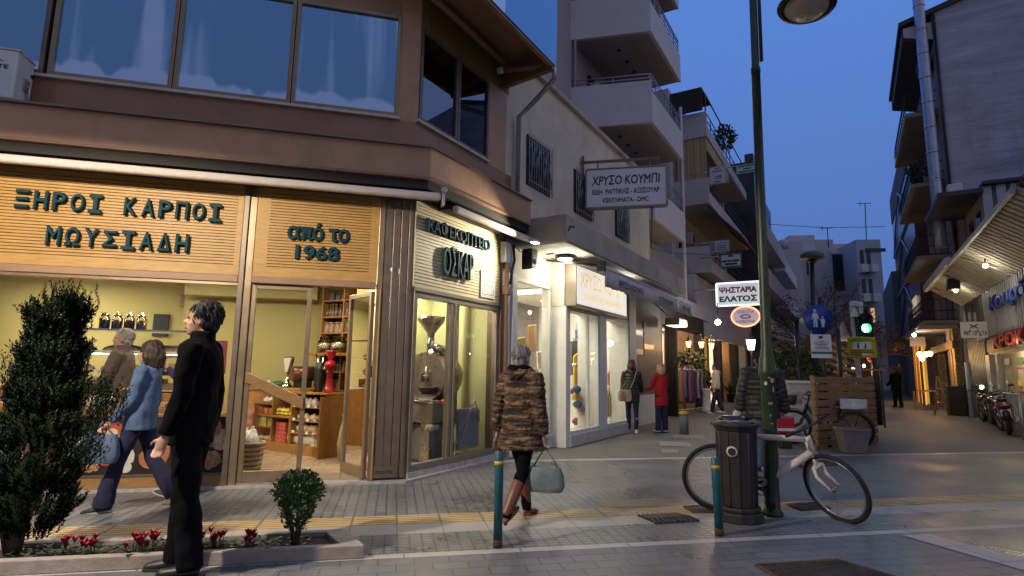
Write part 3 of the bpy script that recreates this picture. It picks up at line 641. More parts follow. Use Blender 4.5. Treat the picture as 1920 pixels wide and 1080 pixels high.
goods('carton', MB().cbox((0, 0, .1), .07, .06, .2), m_carton, [(HP.w(1.0 + .075 * i, .08, .192), hr) for i in range(4)], 'white patterned carton at the right end of the bottom shelf', 'carton', 'patterned cartons')
m_redbox = M('red_dotted_boxes', (0.50, 0.09, 0.06), .4, var=.75, scale=28)
goods('snack_packet', MB().cbox((0, 0, .03), .11, .1, .058), m_redbox, [(HP.w(.17 + .11 * (i % 2), .10, .195 + .062 * (i // 2)), hr) for i in range(10)], 'red dotted packet in the low stack beside the yellow packets', 'packet', 'red packets in a stack')
goods('snack_bag', bag_mesh(.12, .2, .1, 7), m_nut2, [(HP.w(.40, .12, .192), 0)], 'clear bag right of the red packet stack', 'snack bag', None)
goods('yellow_packet', bag_mesh(.12, .07, .11, 8), m_yelp, [(HP.w(.12 + .1 * (i % 4), .10 + .1 * (i // 4 % 2), .612 + .05 * (i // 8)), .3 * i) for i in range(11)], 'yellow packet in the heap on the low wooden shelf top', 'packet', 'yellow packets in a heap')
goods('snack_bag', bag_mesh(.14, .1, .12, 9), m_nut2, row(-.8, -.1, .15, .792, 6), 'small pale pack on the upper shelf behind the wicker basket', 'snack bag', 'pale packs above the basket')
goods('tin', MB().lathe((0, 0, 0), [(.042, 0), (.045, .005), (.045, .1), (.042, .105)], 14), m_blue, row(-.8, -.45, .14, .602, 4, .005), 'dark blue tin on the shelf behind the basket', 'tin', 'blue tins')
goods('tin', MB().lathe((0, 0, 0), [(.042, 0), (.045, .005), (.045, .1), (.042, .105)], 14), m_orange, row(-.42, -.08, .14, .602, 4, .005), 'orange and white tin on the shelf behind the basket', 'tin', 'orange tins')
goods('carton', MB().cbox((0, 0, .075), .09, .06, .15), M('lime_cartons', (0.46, 0.44, 0.14), .5, var=.4, scale=18), row(-.62, -.08, .12, .422, 5, .004), 'lime and cream carton on the low shelf behind the basket', 'carton', 'lime cartons')
goods('snack_bag', bag_mesh(.2, .08, .16, 10), m_nut, row(-.6, -.05, .14, .192, 3), 'flat bag on the bottom shelf behind the basket', 'snack bag', 'flat bags behind the basket')
# jars and bottles in the cubbies
def jar(kind, label, fill, p, r=.06, h=.14, group=None, lid=None):
    t = thing(kind, label, 'jar', p, group)
    p = Vector(p)
    MB().lathe(p, [(r * .96, 0), (r, .01), (r, h * .8), (r * .7, h * .9), (r * .7, h)], 16).build('glass', m_glassc, t)
    MB().lathe(p, [(r * .9, .006), (r * .9, h * .68), (.0, h * .72)], 14).build('filling', fill, t)
    MB().lathe(p, [(r * .76, h), (r * .78, h + .02), (r * .5, h + .03), (r * .2, h + .035), (r * .22, h + .055), (0, h + .06)], 14).build('lid', lid or m_chrome, t)
    return t
m_choc = M('dark_sweets', (0.06, 0.025, 0.015), .5, var=.5, scale=60)
m_pistach = M('pistachio_fill', (0.35, 0.28, 0.10), .5, var=.5, scale=60)
m_rose = M('rose_sweets', (0.46, 0.22, 0.20), .5, var=.5, scale=60)
m_wine = M('wine_sweets', (0.14, 0.03, 0.03), .5, var=.5, scale=60)
m_candy = M('beige_sweets', (0.5, 0.40, 0.25), .5, var=.4, scale=60)
goods('spice_bottle', MB().lathe((0, 0, 0), [(.034, 0), (.036, .01), (.036, .13), (.016, .16), (.016, .19), (.022, .19), (.022, .215), (0, .22)], 10), M('bottle_mix', (0.14, 0.09, 0.06), .25, var=.6, scale=12), row(.90, 1.28, .67, 2.247, 5, .0) + row(.90, 1.28, .67, 1.977, 5, .0) + row(1.36, 1.70, .67, 2.247, 4, 0) + row(.38, .84, .68, 2.247, 6, 0), 'small dark bottle with pale cap in the high cubby row of tall wooden rack', 'bottle', 'small bottles in the high cubbies')
goods('small_jar', MB().lathe((0, 0, 0), [(.048, 0), (.051, .01), (.051, .13), (.042, .14), (.048, .14), (.048, .17), (0, .172)], 12), M('jar_mix', (0.35, 0.24, 0.16), .25, var=.7, scale=10), row(.40, .84, .68, 1.977, 4, .0) + row(.4, .84, .80, 1.647, 4, 0) + row(.9, 1.28, .80, 1.647, 4, .0) + row(.9, 1.28, .68, 1.327, 4, 0) + row(1.36, 1.7, .68, 1.977, 3, 0), 'small filled jar with lid in the middle cubbies of the tall rack', 'jar', 'small jars in the cubbies')
for k, (u, fill, r) in enumerate(((.62, m_candy, .12), (.95, m_candy, .13), (1.40, m_pistach, .14))):
    jar('glass_jar', ('big glass sweet jar at the left end above the black grinder', 'big glass sweet jar in the middle of the cubby rack', 'big glass sweet jar seen through the open door leaf')[k], fill, HP.w(u, .5, 1.62), r, .24, lid=m_glassc)
b = MB(); b.box(HP, .42, 1.75, .34, .66, 1.575, 1.62); b.build('jar_ledge', m_shelf, unit)
# coffee grinders and scale on the counter
def grinder(u, n, z, mat_, label, h, red):
    t = thing('coffee_grinder', label, 'coffee grinder', HP.w(u, n, z)); c = HP.w(u, n, z)
    b = MB()
    if red:
        b.lathe(c, [(.10, 0), (.105, .02), (.07, .06), (.05, .14), (.048, .30), (.06, .34)], 16); b.ball(c + Vector((0, 0, h - .10)), .085, .14, .085, mtx=Matrix.Rotation(hr + .5, 3, 'Z'))
    else:
        b.lathe(c, [(.085, 0), (.09, .015), (.085, .1), (.078, .26), (.085, .36), (.08, .42), (.05, .46), (0, .47)], 18)
    b.build('body', mat_, t)
    MB().lathe(c + Vector((0, 0, h - .03)), [(.035, 0), (.04, .03), (.085, .14), (.09, .16), (.088, .16)], 16).build('hopper', m_glassc if not red else mat_, t)
    q = HP.w(u, n - .1, z + .06); MB().cbox(q, .06, .004, .05, hr).build('label_plate', m_chrome, t)
    if red: MB().tube([c + Vector((.0, 0, h - .1)), HP.w(u - .09, n - .07, z + h - .16)], [.03, .022], 10).build('spout', m_chrome, t)
grinder(.86, .22, 1.0, m_black, 'glossy black coffee grinder on the wooden counter', .47, False)
grinder(1.12, .20, 1.0, m_red, 'bright red coffee grinder on the wooden counter', .52, True)
grinder(1.62, .40, 1.0, m_red, 'second red coffee grinder behind the open door leaf', .62, True)
t = thing('shop_scale', 'white fan faced weighing scale on a chrome column', 'scale', HP.w(.12, .2, 1.05)); c = HP.w(.12, .2, 1.05)
MB().lathe(c, [(.09, 0), (.095, .02), (.05, .06), (.028, .1), (.028, .24)], 16).build('column', m_chrome, t)
SQ = Plane(c, R(121)); MB().prism(SQ, [(-.035, 1.28), (.035, 1.28), (.115, 1.52), (.08, 1.56), (-.08, 1.56), (-.115, 1.52)], -.03, .03).build('scale_case', m_chrome, t, bevel=.012)
MB().prism(SQ, [(-.025, 1.30), (.025, 1.30), (.09, 1.51), (.06, 1.535), (-.06, 1.535), (-.09, 1.51)], -.036, -.032).build('dial', m_white, t)
t = thing('nut_roaster', 'small brown drum roaster on the counter left of the black grinder', 'roaster', HP.w(.40, .3, 1.05))
MB().tube([HP.w(.34, .1, 1.28), HP.w(.46, .45, 1.28)], .12, 18).build('drum', M('copper_drum', (0.16, 0.07, 0.045), .3, .6), t)
MB().cbox(HP.w(.40, .28, 1.10), .2, .22, .14, hr).build('stand', m_black, t, bevel=.01)
b = MB(); b.box(HP, .24, .62, .05, .55, .98, 1.05); b.build('roaster_top_board', m_shelf, unit, bevel=.01)
goods('snack_bag', bag_mesh(.13, .12, .1, 12), m_carton, [(HP.w(-.75 + .13 * i, .2, 1.05), .2 * i) for i in range(4)], 'pale pack in the row on top of the left wooden shelf', 'snack bag', 'packs on the shelf top')
tag(MB().ball(HP.w(-.12, .2, 1.10), .10, .08, .06).build('green_cloth', M('green_cloth', (0.03, 0.16, 0.10), .7)), 'dark green folded cloth beside the white scale', 'cloth')
# wicker basket with bags, burlap sack
m_wick = M('wicker', (0.20, 0.115, 0.055), .8, var=.2, scale=30)
m_wick2 = M('pale_wicker', (0.44, 0.35, 0.23), .8, var=.2, scale=30)
c = G(463, 884, .05); t = thing('wicker_basket', 'round striped wicker basket standing just inside the shop door', 'basket', c)
b = MB(); rows = 12
for i in range(rows):
    z = .03 + i * .030; r = .145 + .045 * i / rows
    b.mat(i % 2); b.tube([c + Vector((r * math.cos(a), r * math.sin(a), z)) for a in [2 * PI * k / 28 for k in range(28)]], .019, 7, closed=True)
b.mat(0); b.lathe(c, [(0, .01), (.14, .015), (.15, .03), (.17, .30)], 24)
b.build('weave', [m_wick, m_wick2], t)
b = MB(); b.tube([c + Vector((.17 * math.cos(a), .17 * math.sin(a), .36 - .06 * abs(math.sin((a - .2) * 1.0)))) for a in (-1.3, -1.1, -.9, -.7, -.5)], .012, 6); b.build('handle', m_wick2, t)
m_plast = M('clear_plastic', (0.62, 0.60, 0.55), .2, var=.3, scale=20)
goods('snack_bag', bag_mesh(.17, .22, .14, 14), m_plast, [(c + Vector((-.06, .02, .33)), 0), (c + Vector((.06, -.03, .30)), 1), (c + Vector((.0, .07, .34)), 2)], 'clear plastic bag sticking out of the wicker basket', 'snack bag', 'bags in the basket')
m_burlap = M('burlap', (0.42, 0.33, 0.21), .95, var=.12, scale=60, bump=.4, bscale=160)
c = G(668, 864, .05)
b = MB(); b.lathe(c, [(.20, 0), (.27, .05), (.29, .25), (.26, .45), (.22, .60), (.24, .66), (.19, .64), (0, .62)], 18, sx=1.0, sy=.85); tag(b.build('burlap_sack', m_burlap), 'full burlap sack leaning beside the wooden unit behind the open door', 'sack')
goods('snack_bag', bag_mesh(.17, .2, .15, 15), m_pink, [(SP.w(.18, .75, .05), .4)], 'pink and white bag on the floor behind the open door', 'snack bag', None)
# small snack bag leaning
# ---- coffee roaster in the side window
rc = SP.w(1.34, .62, .05); rt = thing('coffee_roaster', 'steel drum coffee roaster with hopper and duct in the side window', 'coffee roaster', rc)
def sp(u, n, z): return SP.w(u + .72, n, z)
MB().tube([sp(.34, .55, 1.28), sp(.86, .62, 1.28)], .34, 28).build('drum', M('roaster_steel', (0.32, 0.28, 0.23), .3, .85, var=.2), rt, bevel=.01)
MB().tube([sp(.325, .55, 1.28), sp(.345, .55, 1.28)], .36, 28).build('drum_face', m_steel, rt)
b = MB(); b.tube([sp(.30, .55, 1.26), sp(.325, .55, 1.26)], .07, 16); b.tube([sp(.28, .50, 1.42), sp(.28, .50, 1.10)], .012, 6); b.tube([sp(.27, .55, 1.26), sp(.31, .55, 1.26)], .035, 12); b.build('gauge', m_chrome, rt)
b = MB(); b.lathe(sp(.36, .5, 1.84), [(.05, 0), (.06, .08), (.20, .26), (.205, .32), (.195, .32), (.05, .1)], 22); b.build('hopper', m_steel, rt)
b = MB(); b.tube([sp(.36, .5, 1.58), sp(.36, .5, 1.86)], .055, 14); b.tube([sp(.30, .5, 1.74), sp(.42, .5, 1.74)], .03, 10); b.build('feed_neck', m_chrome, rt)
b = MB(); pts = [sp(.40, .5, 1.66), sp(.55, .52, 1.70), sp(.68, .54, 1.69), sp(.78, .56, 1.62), sp(.83, .57, 1.50), sp(.84, .58, 1.20), sp(.84, .58, .9)]
b.tube(pts, .072, 14); b.build('air_duct', m_chrome, rt)
for q, z in (((.84, .58), 1.45), ((.84, .58), 1.0)): MB().tube([sp(q[0], q[1], z), sp(q[0], q[1], z + .04)], .085, 16).build('duct_collar', m_steel, rt)
b = MB(); b.tube([sp(1.16, .65, .55), sp(1.16, .65, 2.95)], .062, 14); b.tube([sp(1.16, .65, .57), sp(1.08, .62, .46), sp(.92, .6, .43)], .062, 14); b.build('flue_pipe', m_steel, rt)
SPr = Plane(SP.w(.72, 0, 0), R(31))
b = MB(); b.prism(SPr, [(.20, .62), (.66, .62), (.66, .92), (.20, .92)], .28, .95); b.build('cooling_tray', M('tray_steel', (0.30, 0.28, 0.26), .35, .7), rt, bevel=.015)
b = MB(); b.tube([sp(.43, .30, .93), sp(.43, .92, .93)], .01, 6); b.lathe(sp(.42, .58, .92), [(.29, 0), (.30, .02), (.28, .025), (.27, 0)], 28); b.build('tray_rim', m_chrome, rt)
MB().cbox(sp(.42, .27, .94), .05, .03, .02, SP.rot()).build('red_light', EM('red_indicator', (1, .05, .03), 2), rt)
b = MB(); b.lathe(sp(.30, .46, 1.03), [(.10, 0), (.15, .06), (.16, .10), (.15, .10)], 18); b.build('chute', m_black, rt)
b = MB(); b.prism(SPr, [(.30, .06), (.80, .06), (.86, .2), (.80, .60), (.30, .60)], .35, .95); b.build('base_cabinet', M('grey_cabinet', (0.16, 0.165, 0.17), .45, .3), rt, bevel=.04)
b = MB(); b.box(SPr, .20, .28, .34, .50, .06, .62); b.build('leg', m_steel, rt); b = MB(); b.box(SPr, .20, .28, .80, .92, .06, .62); b.build('leg', m_steel, rt)
tag(MB().cbox(sp(.26, .34, .56), .22, .13, .09, SP.rot() + .2).build('folded_towel', M('towel', (0.55, 0.52, 0.40), .9), bevel=.03), 'pale folded towel in front of the roaster cooling tray', 'towel')
b = MB()
for i in range(16): b.box(SP, 1.42, 1.98, .20, .225, .22 + i * .035, .243 + i * .035)
b.box(SP, 1.42, 1.98, .226, .24, .2, .80)
tag(b.build('louvre_panel', M('louvre_grey', (0.40, 0.40, 0.45), .5)), 'grey louvred panel leaning behind the side window glass', 'panel')
b = MB(); b.tube([SP.w(1.40, .17, .20), SP.w(1.76, .15, .95)], .008, 6); b.tube([SP.w(1.76, .15, .95), SP.w(1.94, .17, .60)], .008, 6); b.tube([SP.w(1.44, .17, .50), SP.w(1.76, .15, .95)], .008, 6)
tag(b.build('wire_easel', m_whitem), 'thin white wire easel standing in the side window', 'easel')
b = MB(); b.box(SP, 1.15, 1.42, .25, .3, .33, .37); b.box(SP, 1.22, 1.25, .25, .28, .19, .33); tag(b.build('pipe_bracket', m_whitem), 'white pipe bracket low on the wall behind the side window', 'bracket')
b = MB(); b.box(SP, 1.2, 1.62, 1.335, 1.345, 1.45, 1.46); b.box(SP, 1.61, 1.62, 1.335, 1.345, 1.46, 2.35); b.box(SP, .6, 1.62, 1.335, 1.345, 2.35, 2.36); b.build('wall_conduit', m_black, shop)

# ---- counter and glass display case at the left
cp = Plane(FP.w(-2.05, 1.55, 0), R(76))
case = thing('display_case', 'tall glass display case of nuts under a white light', 'display case', cp.w(.2, .3, .05))
b = MB(); b.box(cp, -.75, 1.1, 0, .7, .05, 1.0); b.build('cabinet', m_shelf, case)
b = MB()
for u in (-.75, .16, 1.08): b.box(cp, u, u + .02, .02, .04, 1.0, 1.85)
b.box(cp, -.75, 1.10, .02, .5, 1.85, 1.875); b.build('case_frame', m_chrome, case)
b = MB(); b.quad(cp.w(-.73, .03, 1.0), cp.w(1.08, .03, 1.0), cp.w(1.08, .03, 1.85), cp.w(-.73, .03, 1.85)); b.build('case_glass', m_glassc, case, recalc=False)
m_heap = M('nut_heap', (0.32, 0.19, 0.09), .7, var=.6, scale=45, bump=1.0, bscale=60)
for z in (1.02, 1.30, 1.56):
    b = MB(); b.box(cp, -.73, 1.08, .05, .5, z, z + .015); b.build('case_shelf', m_white, case)
    for k in range(3):
        b = MB(); b.ball(cp.w(-.45 + k * .6, .25, z + .02), .27, .17, .09, 16, 8, Matrix.Rotation(cp.rot(), 3, 'Z')); b.build('nut_pile', m_heap, case)
b = MB(); b.box(cp, -.7, 1.05, .06, .08, 1.52, 1.535); b.build('case_light', EM('case_tube', (1, .95, .9), 6), case)
for i, (fl, tx) in enumerate(((m_choc, 'dark sweets'), (m_rose, 'pink sweets'), (m_wine, 'wine red sweets'), (m_pistach, 'pistachios'))):
    jar('storage_jar', f'tall glass jar of {tx} on top of the display case', fl, cp.w(-.12 + i * .155, .22, 1.876), .066, .19)
b = MB(); b.box(cp, -2.4, -.8, .1, .75, .05, 1.05); b.box(cp, -2.45, -.78, .05, .8, 1.05, 1.08); tag(b.build('shop_counter', m_shelf, bevel=.005), 'low wooden shop counter behind the dark conifer', 'counter')
b = MB()
for u in (-3.3, -2.55): b.box(cp, u, u + .04, 1.6, 2.0, .05, 2.6)
for z in (.4, .9, 1.4, 1.8, 2.2): b.box(cp, -3.26, -2.55, 1.62, 2.0, z, z + .03)
tag(b.build('back_shelf', m_shelf), 'tall wooden shelf at the far left of the nut shop', 'shelf')
goods('snack_bag', bag_mesh(.16, .2, .14, 21), m_nut, [(cp.w(-3.2 + .17 * (i % 4), 1.75, (1.43, 1.83, .93)[i // 4]), i) for i in range(12)], 'tan bag on the tall shelf at the far left of nut shop', 'snack bag', 'bags on the far left shelf')
t = thing('storage_jar', 'wide lidded jar at the far left window edge', 'jar', FP.w(-2.47, .5, .95)); c = FP.w(-2.47, .5, .95)
MB().lathe(c, [(.10, 0), (.11, .02), (.11, .2), (.08, .24)], 18).build('glass', m_glassc, t); MB().lathe(c, [(.095, .01), (.095, .17), (0, .18)], 16).build('filling', m_wine, t); MB().lathe(c, [(.09, .24), (.095, .28), (0, .30)], 16).build('lid', m_whitem, t)
b = MB(); b.box(FP, -3.0, -2.25, .35, .75, .05, .93); tag(b.build('window_table', m_shelf, bevel=.005), 'small wooden table in the left window corner', 'table')
# goods along the window, seen over the print
m_chk = M('chalk_black', (0.02, 0.025, 0.03), .7)
t = thing('framed_board', 'small wood framed black notice standing in the shop window', 'notice', FP.w(-1.22, .25, .84)); wp = Plane(FP.w(-1.22, .25, 0), R(76))
b = MB()
for a in ((-.11, -.085, .84, 1.12), (.085, .11, .84, 1.12), (-.085, .085, 1.095, 1.12), (-.085, .085, .84, .865)): b.box(wp, a[0], a[1], -.012, .012, a[2], a[3])
b.build('frame', m_wood, t); b = MB(); b.box(wp, -.085, .085, -.004, .008, .865, 1.095); b.build('panel', m_chk, t)
b = MB(); b.lathe(wp.w(0, -.006, 1.03), [(0, 0), (.03, 0), (.03, .002), (0, .003)], 16, Matrix.Rotation(wp.rot(), 3, 'Z') @ Matrix.Rotation(PI / 2, 3, 'X')); b.build('badge', M('lime_badge', (0.42, 0.45, 0.15), .6), t)
b = MB(); b.box(FP, -2.2, -.20, .12, .55, .05, .82); tag(b.build('window_counter', m_shelf, bevel=.004), 'low wooden counter running inside the front window', 'counter')
goods('snack_bag', bag_mesh(.2, .22, .16, 31), m_plast, [(FP.w(-1.86, .32, .83), 0), (FP.w(-1.60, .34, .83), 1.2), (FP.w(-1.44, .30, .83), 2)], 'clear plastic bag on the window counter beside the framed notice', 'snack bag', 'plastic bags on the window counter')
goods('snack_bag', bag_mesh(.15, .13, .14, 32), m_choc, [(FP.w(-.95, .32, .83), 0), (FP.w(-.80, .30, .83), 1.2), (FP.w(-.66, .33, .83), 2), (FP.w(-.52, .3, .83), 3)], 'dark bag on the window counter right of the framed notice', 'snack bag', 'dark bags on the window counter')
b = MB(); b.box(FP, -.78, -.38, .9, 1.0, 1.28, 1.72); tag(b.build('wall_poster', M('magenta_board', (0.22, 0.02, 0.06), .5)), 'dark magenta board hanging behind the customers', 'poster')
b = MB(); b.box(FP, -1.95, -1.80, NB - .08, NB - .01, 2.45, 2.68); tag(b.build('wall_speaker', M('beige_box', (0.3, 0.25, 0.13), .6), bevel=.01), 'small beige speaker high on the olive wall', 'speaker')
b = MB(); b.box(FP, -2.35, -2.10, NB - .06, NB - .01, 1.9, 2.3); tag(b.build('niche_shade', m_chk), 'dark block painted as a shaded niche above the sweet jars', 'niche')  # niche shade put in as a black block on the wall
# ---- print of nuts on the lower part of the big window
PR = thing('window_print', 'dark printed film of oversized nuts along the bottom of shop window', 'window print', FP.w(-1.5, .012, .18))
m_prblk = M('print_black', (0.018, 0.012, 0.010), .5, var=.5, scale=8); 
b = MB(); b.box(FP, UL, -.104, .008, .012, .176, .80); b.build('film', m_prblk, PR)
def blob(u, z, ru, rz, rot, mat_, nm, wav=0.0, lay=0, parent=None, waist=0.0):
    pts = []
    for k in range(28):
        a = 2 * PI * k / 28; w = 1 + wav * math.sin(5 * a + u * 9) * .5 + wav * .5 * math.sin(9 * a + z * 17) - waist * math.cos(a * 2 + PI) * 0.0
        x = ru * math.cos(a) * w; y = rz * math.sin(a) * w * (1 - waist * math.exp(-(math.cos(a) / .35) ** 2))
        pts.append((u + x * math.cos(rot) - y * math.sin(rot), z + x * math.sin(rot) + y * math.cos(rot)))
    b = MB(); b.prism(FP, pts, .0075 - lay * .0012, .0078); return b.build(nm, mat_, parent or PR)
m_pn = M('peanut_print', (0.60, 0.56, 0.50), .6, var=.2, scale=50); m_hz = M('hazelnut_print', (0.42, 0.08, 0.04), .6, var=.4, scale=14)
m_al = M('almond_print', (0.42, 0.15, 0.05), .6, var=.35, scale=20, stretch=(1, 1, 5)); m_wn = M('walnut_print', (0.38, 0.22, 0.09), .6, var=.6, scale=28); m_cut = M('cut_nut_print', (0.62, 0.46, 0.30), .6, var=.3, scale=18)
for px, py, rp, zp, rot, mt, nm, wv, ws in ((222, 842, 34, 18, -.75, m_pn, 'peanut_picture', .03, .35), (236, 822, 17, 13, .9, m_pn, 'peanut_picture', .02, .0), (224, 870, 22, 14, -.55, m_pn, 'peanut_picture', .03, .2),
        (212, 812, 20, 20, 0, m_hz, 'hazelnut_picture', .03, 0), (188, 826, 12, 9, .4, m_hz, 'hazelnut_picture', .05, 0), (200, 861, 14, 12, .2, m_hz, 'hazelnut_picture', .04, 0), (176, 842, 13, 8, .2, m_hz, 'hazelnut_picture', .04, 0),
        (275, 862, 13, 17, .5, m_al, 'almond_picture', .02, 0), (300, 855, 14, 26, -.3, m_al, 'almond_picture', .02, 0), (398, 800, 16, 20, .4, m_al, 'almond_picture', .03, 0), (385, 820, 22, 12, .9, m_hz, 'hazelnut_picture', .02, 0),
        (415, 824, 19, 20, 0, m_cut, 'cut_nut_picture', .06, 0), (393, 862, 20, 17, .2, m_wn, 'walnut_picture', .14, 0), (365, 858, 8, 13, -.5, m_pn, 'peanut_picture', .02, 0), (170, 876, 14, 9, .2, m_wn, 'walnut_picture', .2, 0), (154, 850, 9, 7, .9, m_wn, 'walnut_picture', .2, 0), (130, 830, 22, 14, .3, m_pn, 'peanut_picture', .03, .3), (100, 860, 22, 18, .2, m_al, 'almond_picture', .03, 0), (60, 840, 22, 16, .7, m_hz, 'hazelnut_picture', .03, 0), (20, 850, 24, 14, -.5, m_pn, 'peanut_picture', .03, .3)):
    u, z = FP.uz(px, py); blob(u, z, rp / 165, zp / 165, rot, mt, nm, wv, random.randint(0, 3), waist=ws)
u, z = FP.uz(210, 812); blob(u, z - .005, .06, .055, 0, m_cut, 'hazelnut_picture', .03, 4)

# more stock in the tall rack and on the left shelf
for z, r0, n_ in ((1.03, .055, 5), (1.325, .055, 5), (2.525, .055, 5)):
    goods('sweet_tub', MB().lathe((0, 0, 0), [(r0, 0), (r0 * 1.08, .01), (r0 * 1.08, .12), (r0, .13), (r0 * 1.1, .13), (r0 * 1.1, .155), (0, .16)], 12), M('tub_mix_%d' % int(z * 10), ((.30, .10, .06), (.36, .28, .16), (.10, .09, .08))[int(z * 2) % 3], .35, var=.7, scale=9), row(1.36, 2.05, .74, z, n_, .004) + row(.40, .82, .74, z, 3, .004), ('filled tub on the lowest shelf of the tall rack', 'filled tub on the second shelf of the tall rack', 'filled tub on the top shelf of the tall rack')[(1.03, 1.325, 2.525).index(z)], 'tub', 'tubs on the rack at height %d' % int(z * 10))
goods('price_card', MB().cbox((0, 0, .02), .06, .004, .04), m_white, [(HP.w(.6 + .16 * i, -.005, z), hr) for z in (.372, .562, .772) for i in range(5)], 'small white price card clipped to a shelf edge of the wooden unit', 'price card', 'price cards')
goods('gift_box', MB().cbox((0, 0, .09), .26, .2, .18), M('gift_box_mix', (.34, .16, .09), .5, var=.6, scale=7), [(FP.w(-2.15 + .30 * i, 2.1, 1.0 + (.18 if i % 3 == 1 else 0)), .1 * i) for i in range(3)] + [(FP.w(-.45, NB2 - .3, .06 + .18 * k), .1 * k) for k in range(4)], 'brown gift box piled inside the nut shop', 'box', 'gift boxes')
b = MB(); b.box(FP, -.72, .02, NB2 - .32, NB2 - .02, .05, 1.0); b.box(FP, -.75, .05, NB2 - .35, NB2 - .01, 1.0, 1.03); tag(b.build('side_counter', m_shelf, bevel=.004), 'low wooden counter against the olive wall behind the door', 'counter')

goods('nut_tray', MB().cbox((0, 0, .03), .34, .26, .06), m_shelf, [(FP.w(-2.1 + .4 * i, .33, .82), FP.rot()) for i in range(5)], 'wooden nut tray on the window counter', 'tray', 'nut trays in the front window')
goods('nut_mound', MB().ball((0, 0, .05), .15, .11, .075, 16, 8), m_heap, [(FP.w(-2.1 + .4 * i, .33, .83), FP.rot()) for i in range(5)], 'heap of brown nuts in a wooden tray in the front window', 'nuts', 'nut heaps in the front window')
goods('gift_packet', bag_mesh(.12, .17, .08, 41), m_yelp, [(cp.w(-.6 + .17 * i, -.05, 1.0 - .2), .3 * i) for i in range(0)] + [(FP.w(-.62 + .13 * i, NB2 - .2, 1.03), .4 * i) for i in range(4)], 'yellow gift packet on the low counter by the olive wall', 'packet', 'yellow packets on the side counter')
# ================================================================== beige two storey house with the white haberdashery
m_beige = M('beige_render', (0.62, 0.54, 0.40), 0.85, var=0.16, scale=1.3, bump=.25, bscale=30, stain=.45, stain_col=(0.15, 0.13, 0.105))
m_conc = M('concrete', (0.42, 0.38, 0.31), 0.85, var=0.2, scale=2, bump=.25, bscale=30, stain=.5, stain_col=(0.13, 0.12, 0.10))
m_soff = M('white_soffit', (0.72, 0.68, 0.58), 0.8, var=.08, scale=3, stain=.25, stain_col=(.4, .36, .28))
m_dkwin = M('dark_window', (0.015, 0.017, 0.022), .15, var=.2)
m_creamw = M('cream_wall', (0.66, 0.63, 0.54), 0.75, var=.06, scale=3, stain=.15, stain_col=(.42, .38, .3))
m_grille = M('painted_iron', (0.28, 0.28, 0.30), .5, .3, var=.2)
house = thing('beige_house', 'low beige rendered house with barred windows and white lit shop below', 'house', SP.w(6.3, 0, 0))
b = MB(); b.box(SP, 2.30, 10.3, 0, .3, 3.9, 6.95); b.box(SP, 10.0, 10.3, .3, 8, 3.9, 6.95); b.box(SP, 2.3, 10.0, .3, 8, 6.6, 6.95); b.build('wall', m_beige, house)
b = MB(); b.box(SP, 2.28, 10.34, -.09, .32, 6.95, 7.05); b.build('parapet_cap', m_conc, house, bevel=.01)
for u0, u1 in ((3.0, 3.95), (5.05, 6.0), (7.5, 8.45)):
    b = MB(); b.box(SP, u0, u1, -.004, .02, 4.72, 5.68); f = b.build('window', m_dkwin, house)
    b = MB()
    for k in range(11):
        u = u0 + .02 + (u1 - u0 - .04) * k / 10; b.tube([SP.w(u, -.06, 4.70), SP.w(u, -.06, 5.70)], .010, 6)
    for z in (4.80, 5.55): b.tube([SP.w(u0, -.06, z), SP.w(u1, -.06, z)], .010, 6)
    for s in (0, 1):
        um = u0 + (u1 - u0) * (.25 + .5 * s); b.tube([SP.w(um - .2, -.07, 4.82), SP.w(um, -.07, 5.5), SP.w(um + .2, -.07, 4.82)], .011, 6); b.tube([SP.w(um - .2, -.07, 5.5), SP.w(um, -.07, 5.1), SP.w(um + .2, -.07, 5.5)], .011, 6)
    b.build('iron_grille', m_grille, f)
b = MB(); b.box(SP, 2.60, 10.3, -1.0, .2, 3.50, 3.94); b.build('canopy_slab', m_conc, house, bevel=.012)
b = MB(); b.box(SP, 2.62, 10.28, -.97, 0, 3.47, 3.497); b.build('soffit', m_soff, house)
b = MB(); b.tube([SP.w(2.66 + .0, -1.012, 3.66), SP.w(2.72, -1.012, 3.76), SP.w(2.9, -1.012, 3.78)], .01, 5); b.build('graffiti_mark', m_black, house)
b = MB(); pts = [SP.w(2.15, -.98, 6.36), SP.w(2.20, -.98, 6.12), SP.w(2.42, -.5, 5.95), SP.w(2.55, -.1, 5.80), SP.w(2.57, -.08, 4.2)]; b.tube(pts, .045, 10)
tag(b.build('rain_pipe', m_zinc), 'zinc rain pipe bending from the brown eaves down the beige wall', 'drain pipe')
b = MB(); b.tube([SP.w(2.22, -.11, 3.4), SP.w(2.22, -.11, 2.62), SP.w(2.22, -.11, .04)], .035, 10); b.box(SP, 2.15, 2.29, -.18, -.06, 2.60, 2.72)
tag(b.build('rain_pipe', m_brown), 'brown rain pipe at the end of the pale lit sign', 'drain pipe')
b = MB(); b.box(SP, 2.08, 2.26, -.16, -.06, 3.12, 3.46); tag(b.build('junction_box', m_whitem, bevel=.01), 'white electric box at the end of the pale wooden sign', 'electric box')
b = MB(); b.tube([SP.w(2.36, -.14, 3.45), SP.w(2.38, -.16, 3.2), SP.w(2.30, -.16, 3.0), SP.w(2.28, -.14, 2.78)], .022, 8); b.tube([SP.w(2.4, -.14, 3.44), SP.w(2.5, -.2, 3.36), SP.w(2.62, -.2, 3.40)], .008, 6)
tag(b.build('cable_bundle', m_black), 'black cable bundle hanging beside the white electric box', 'cable')
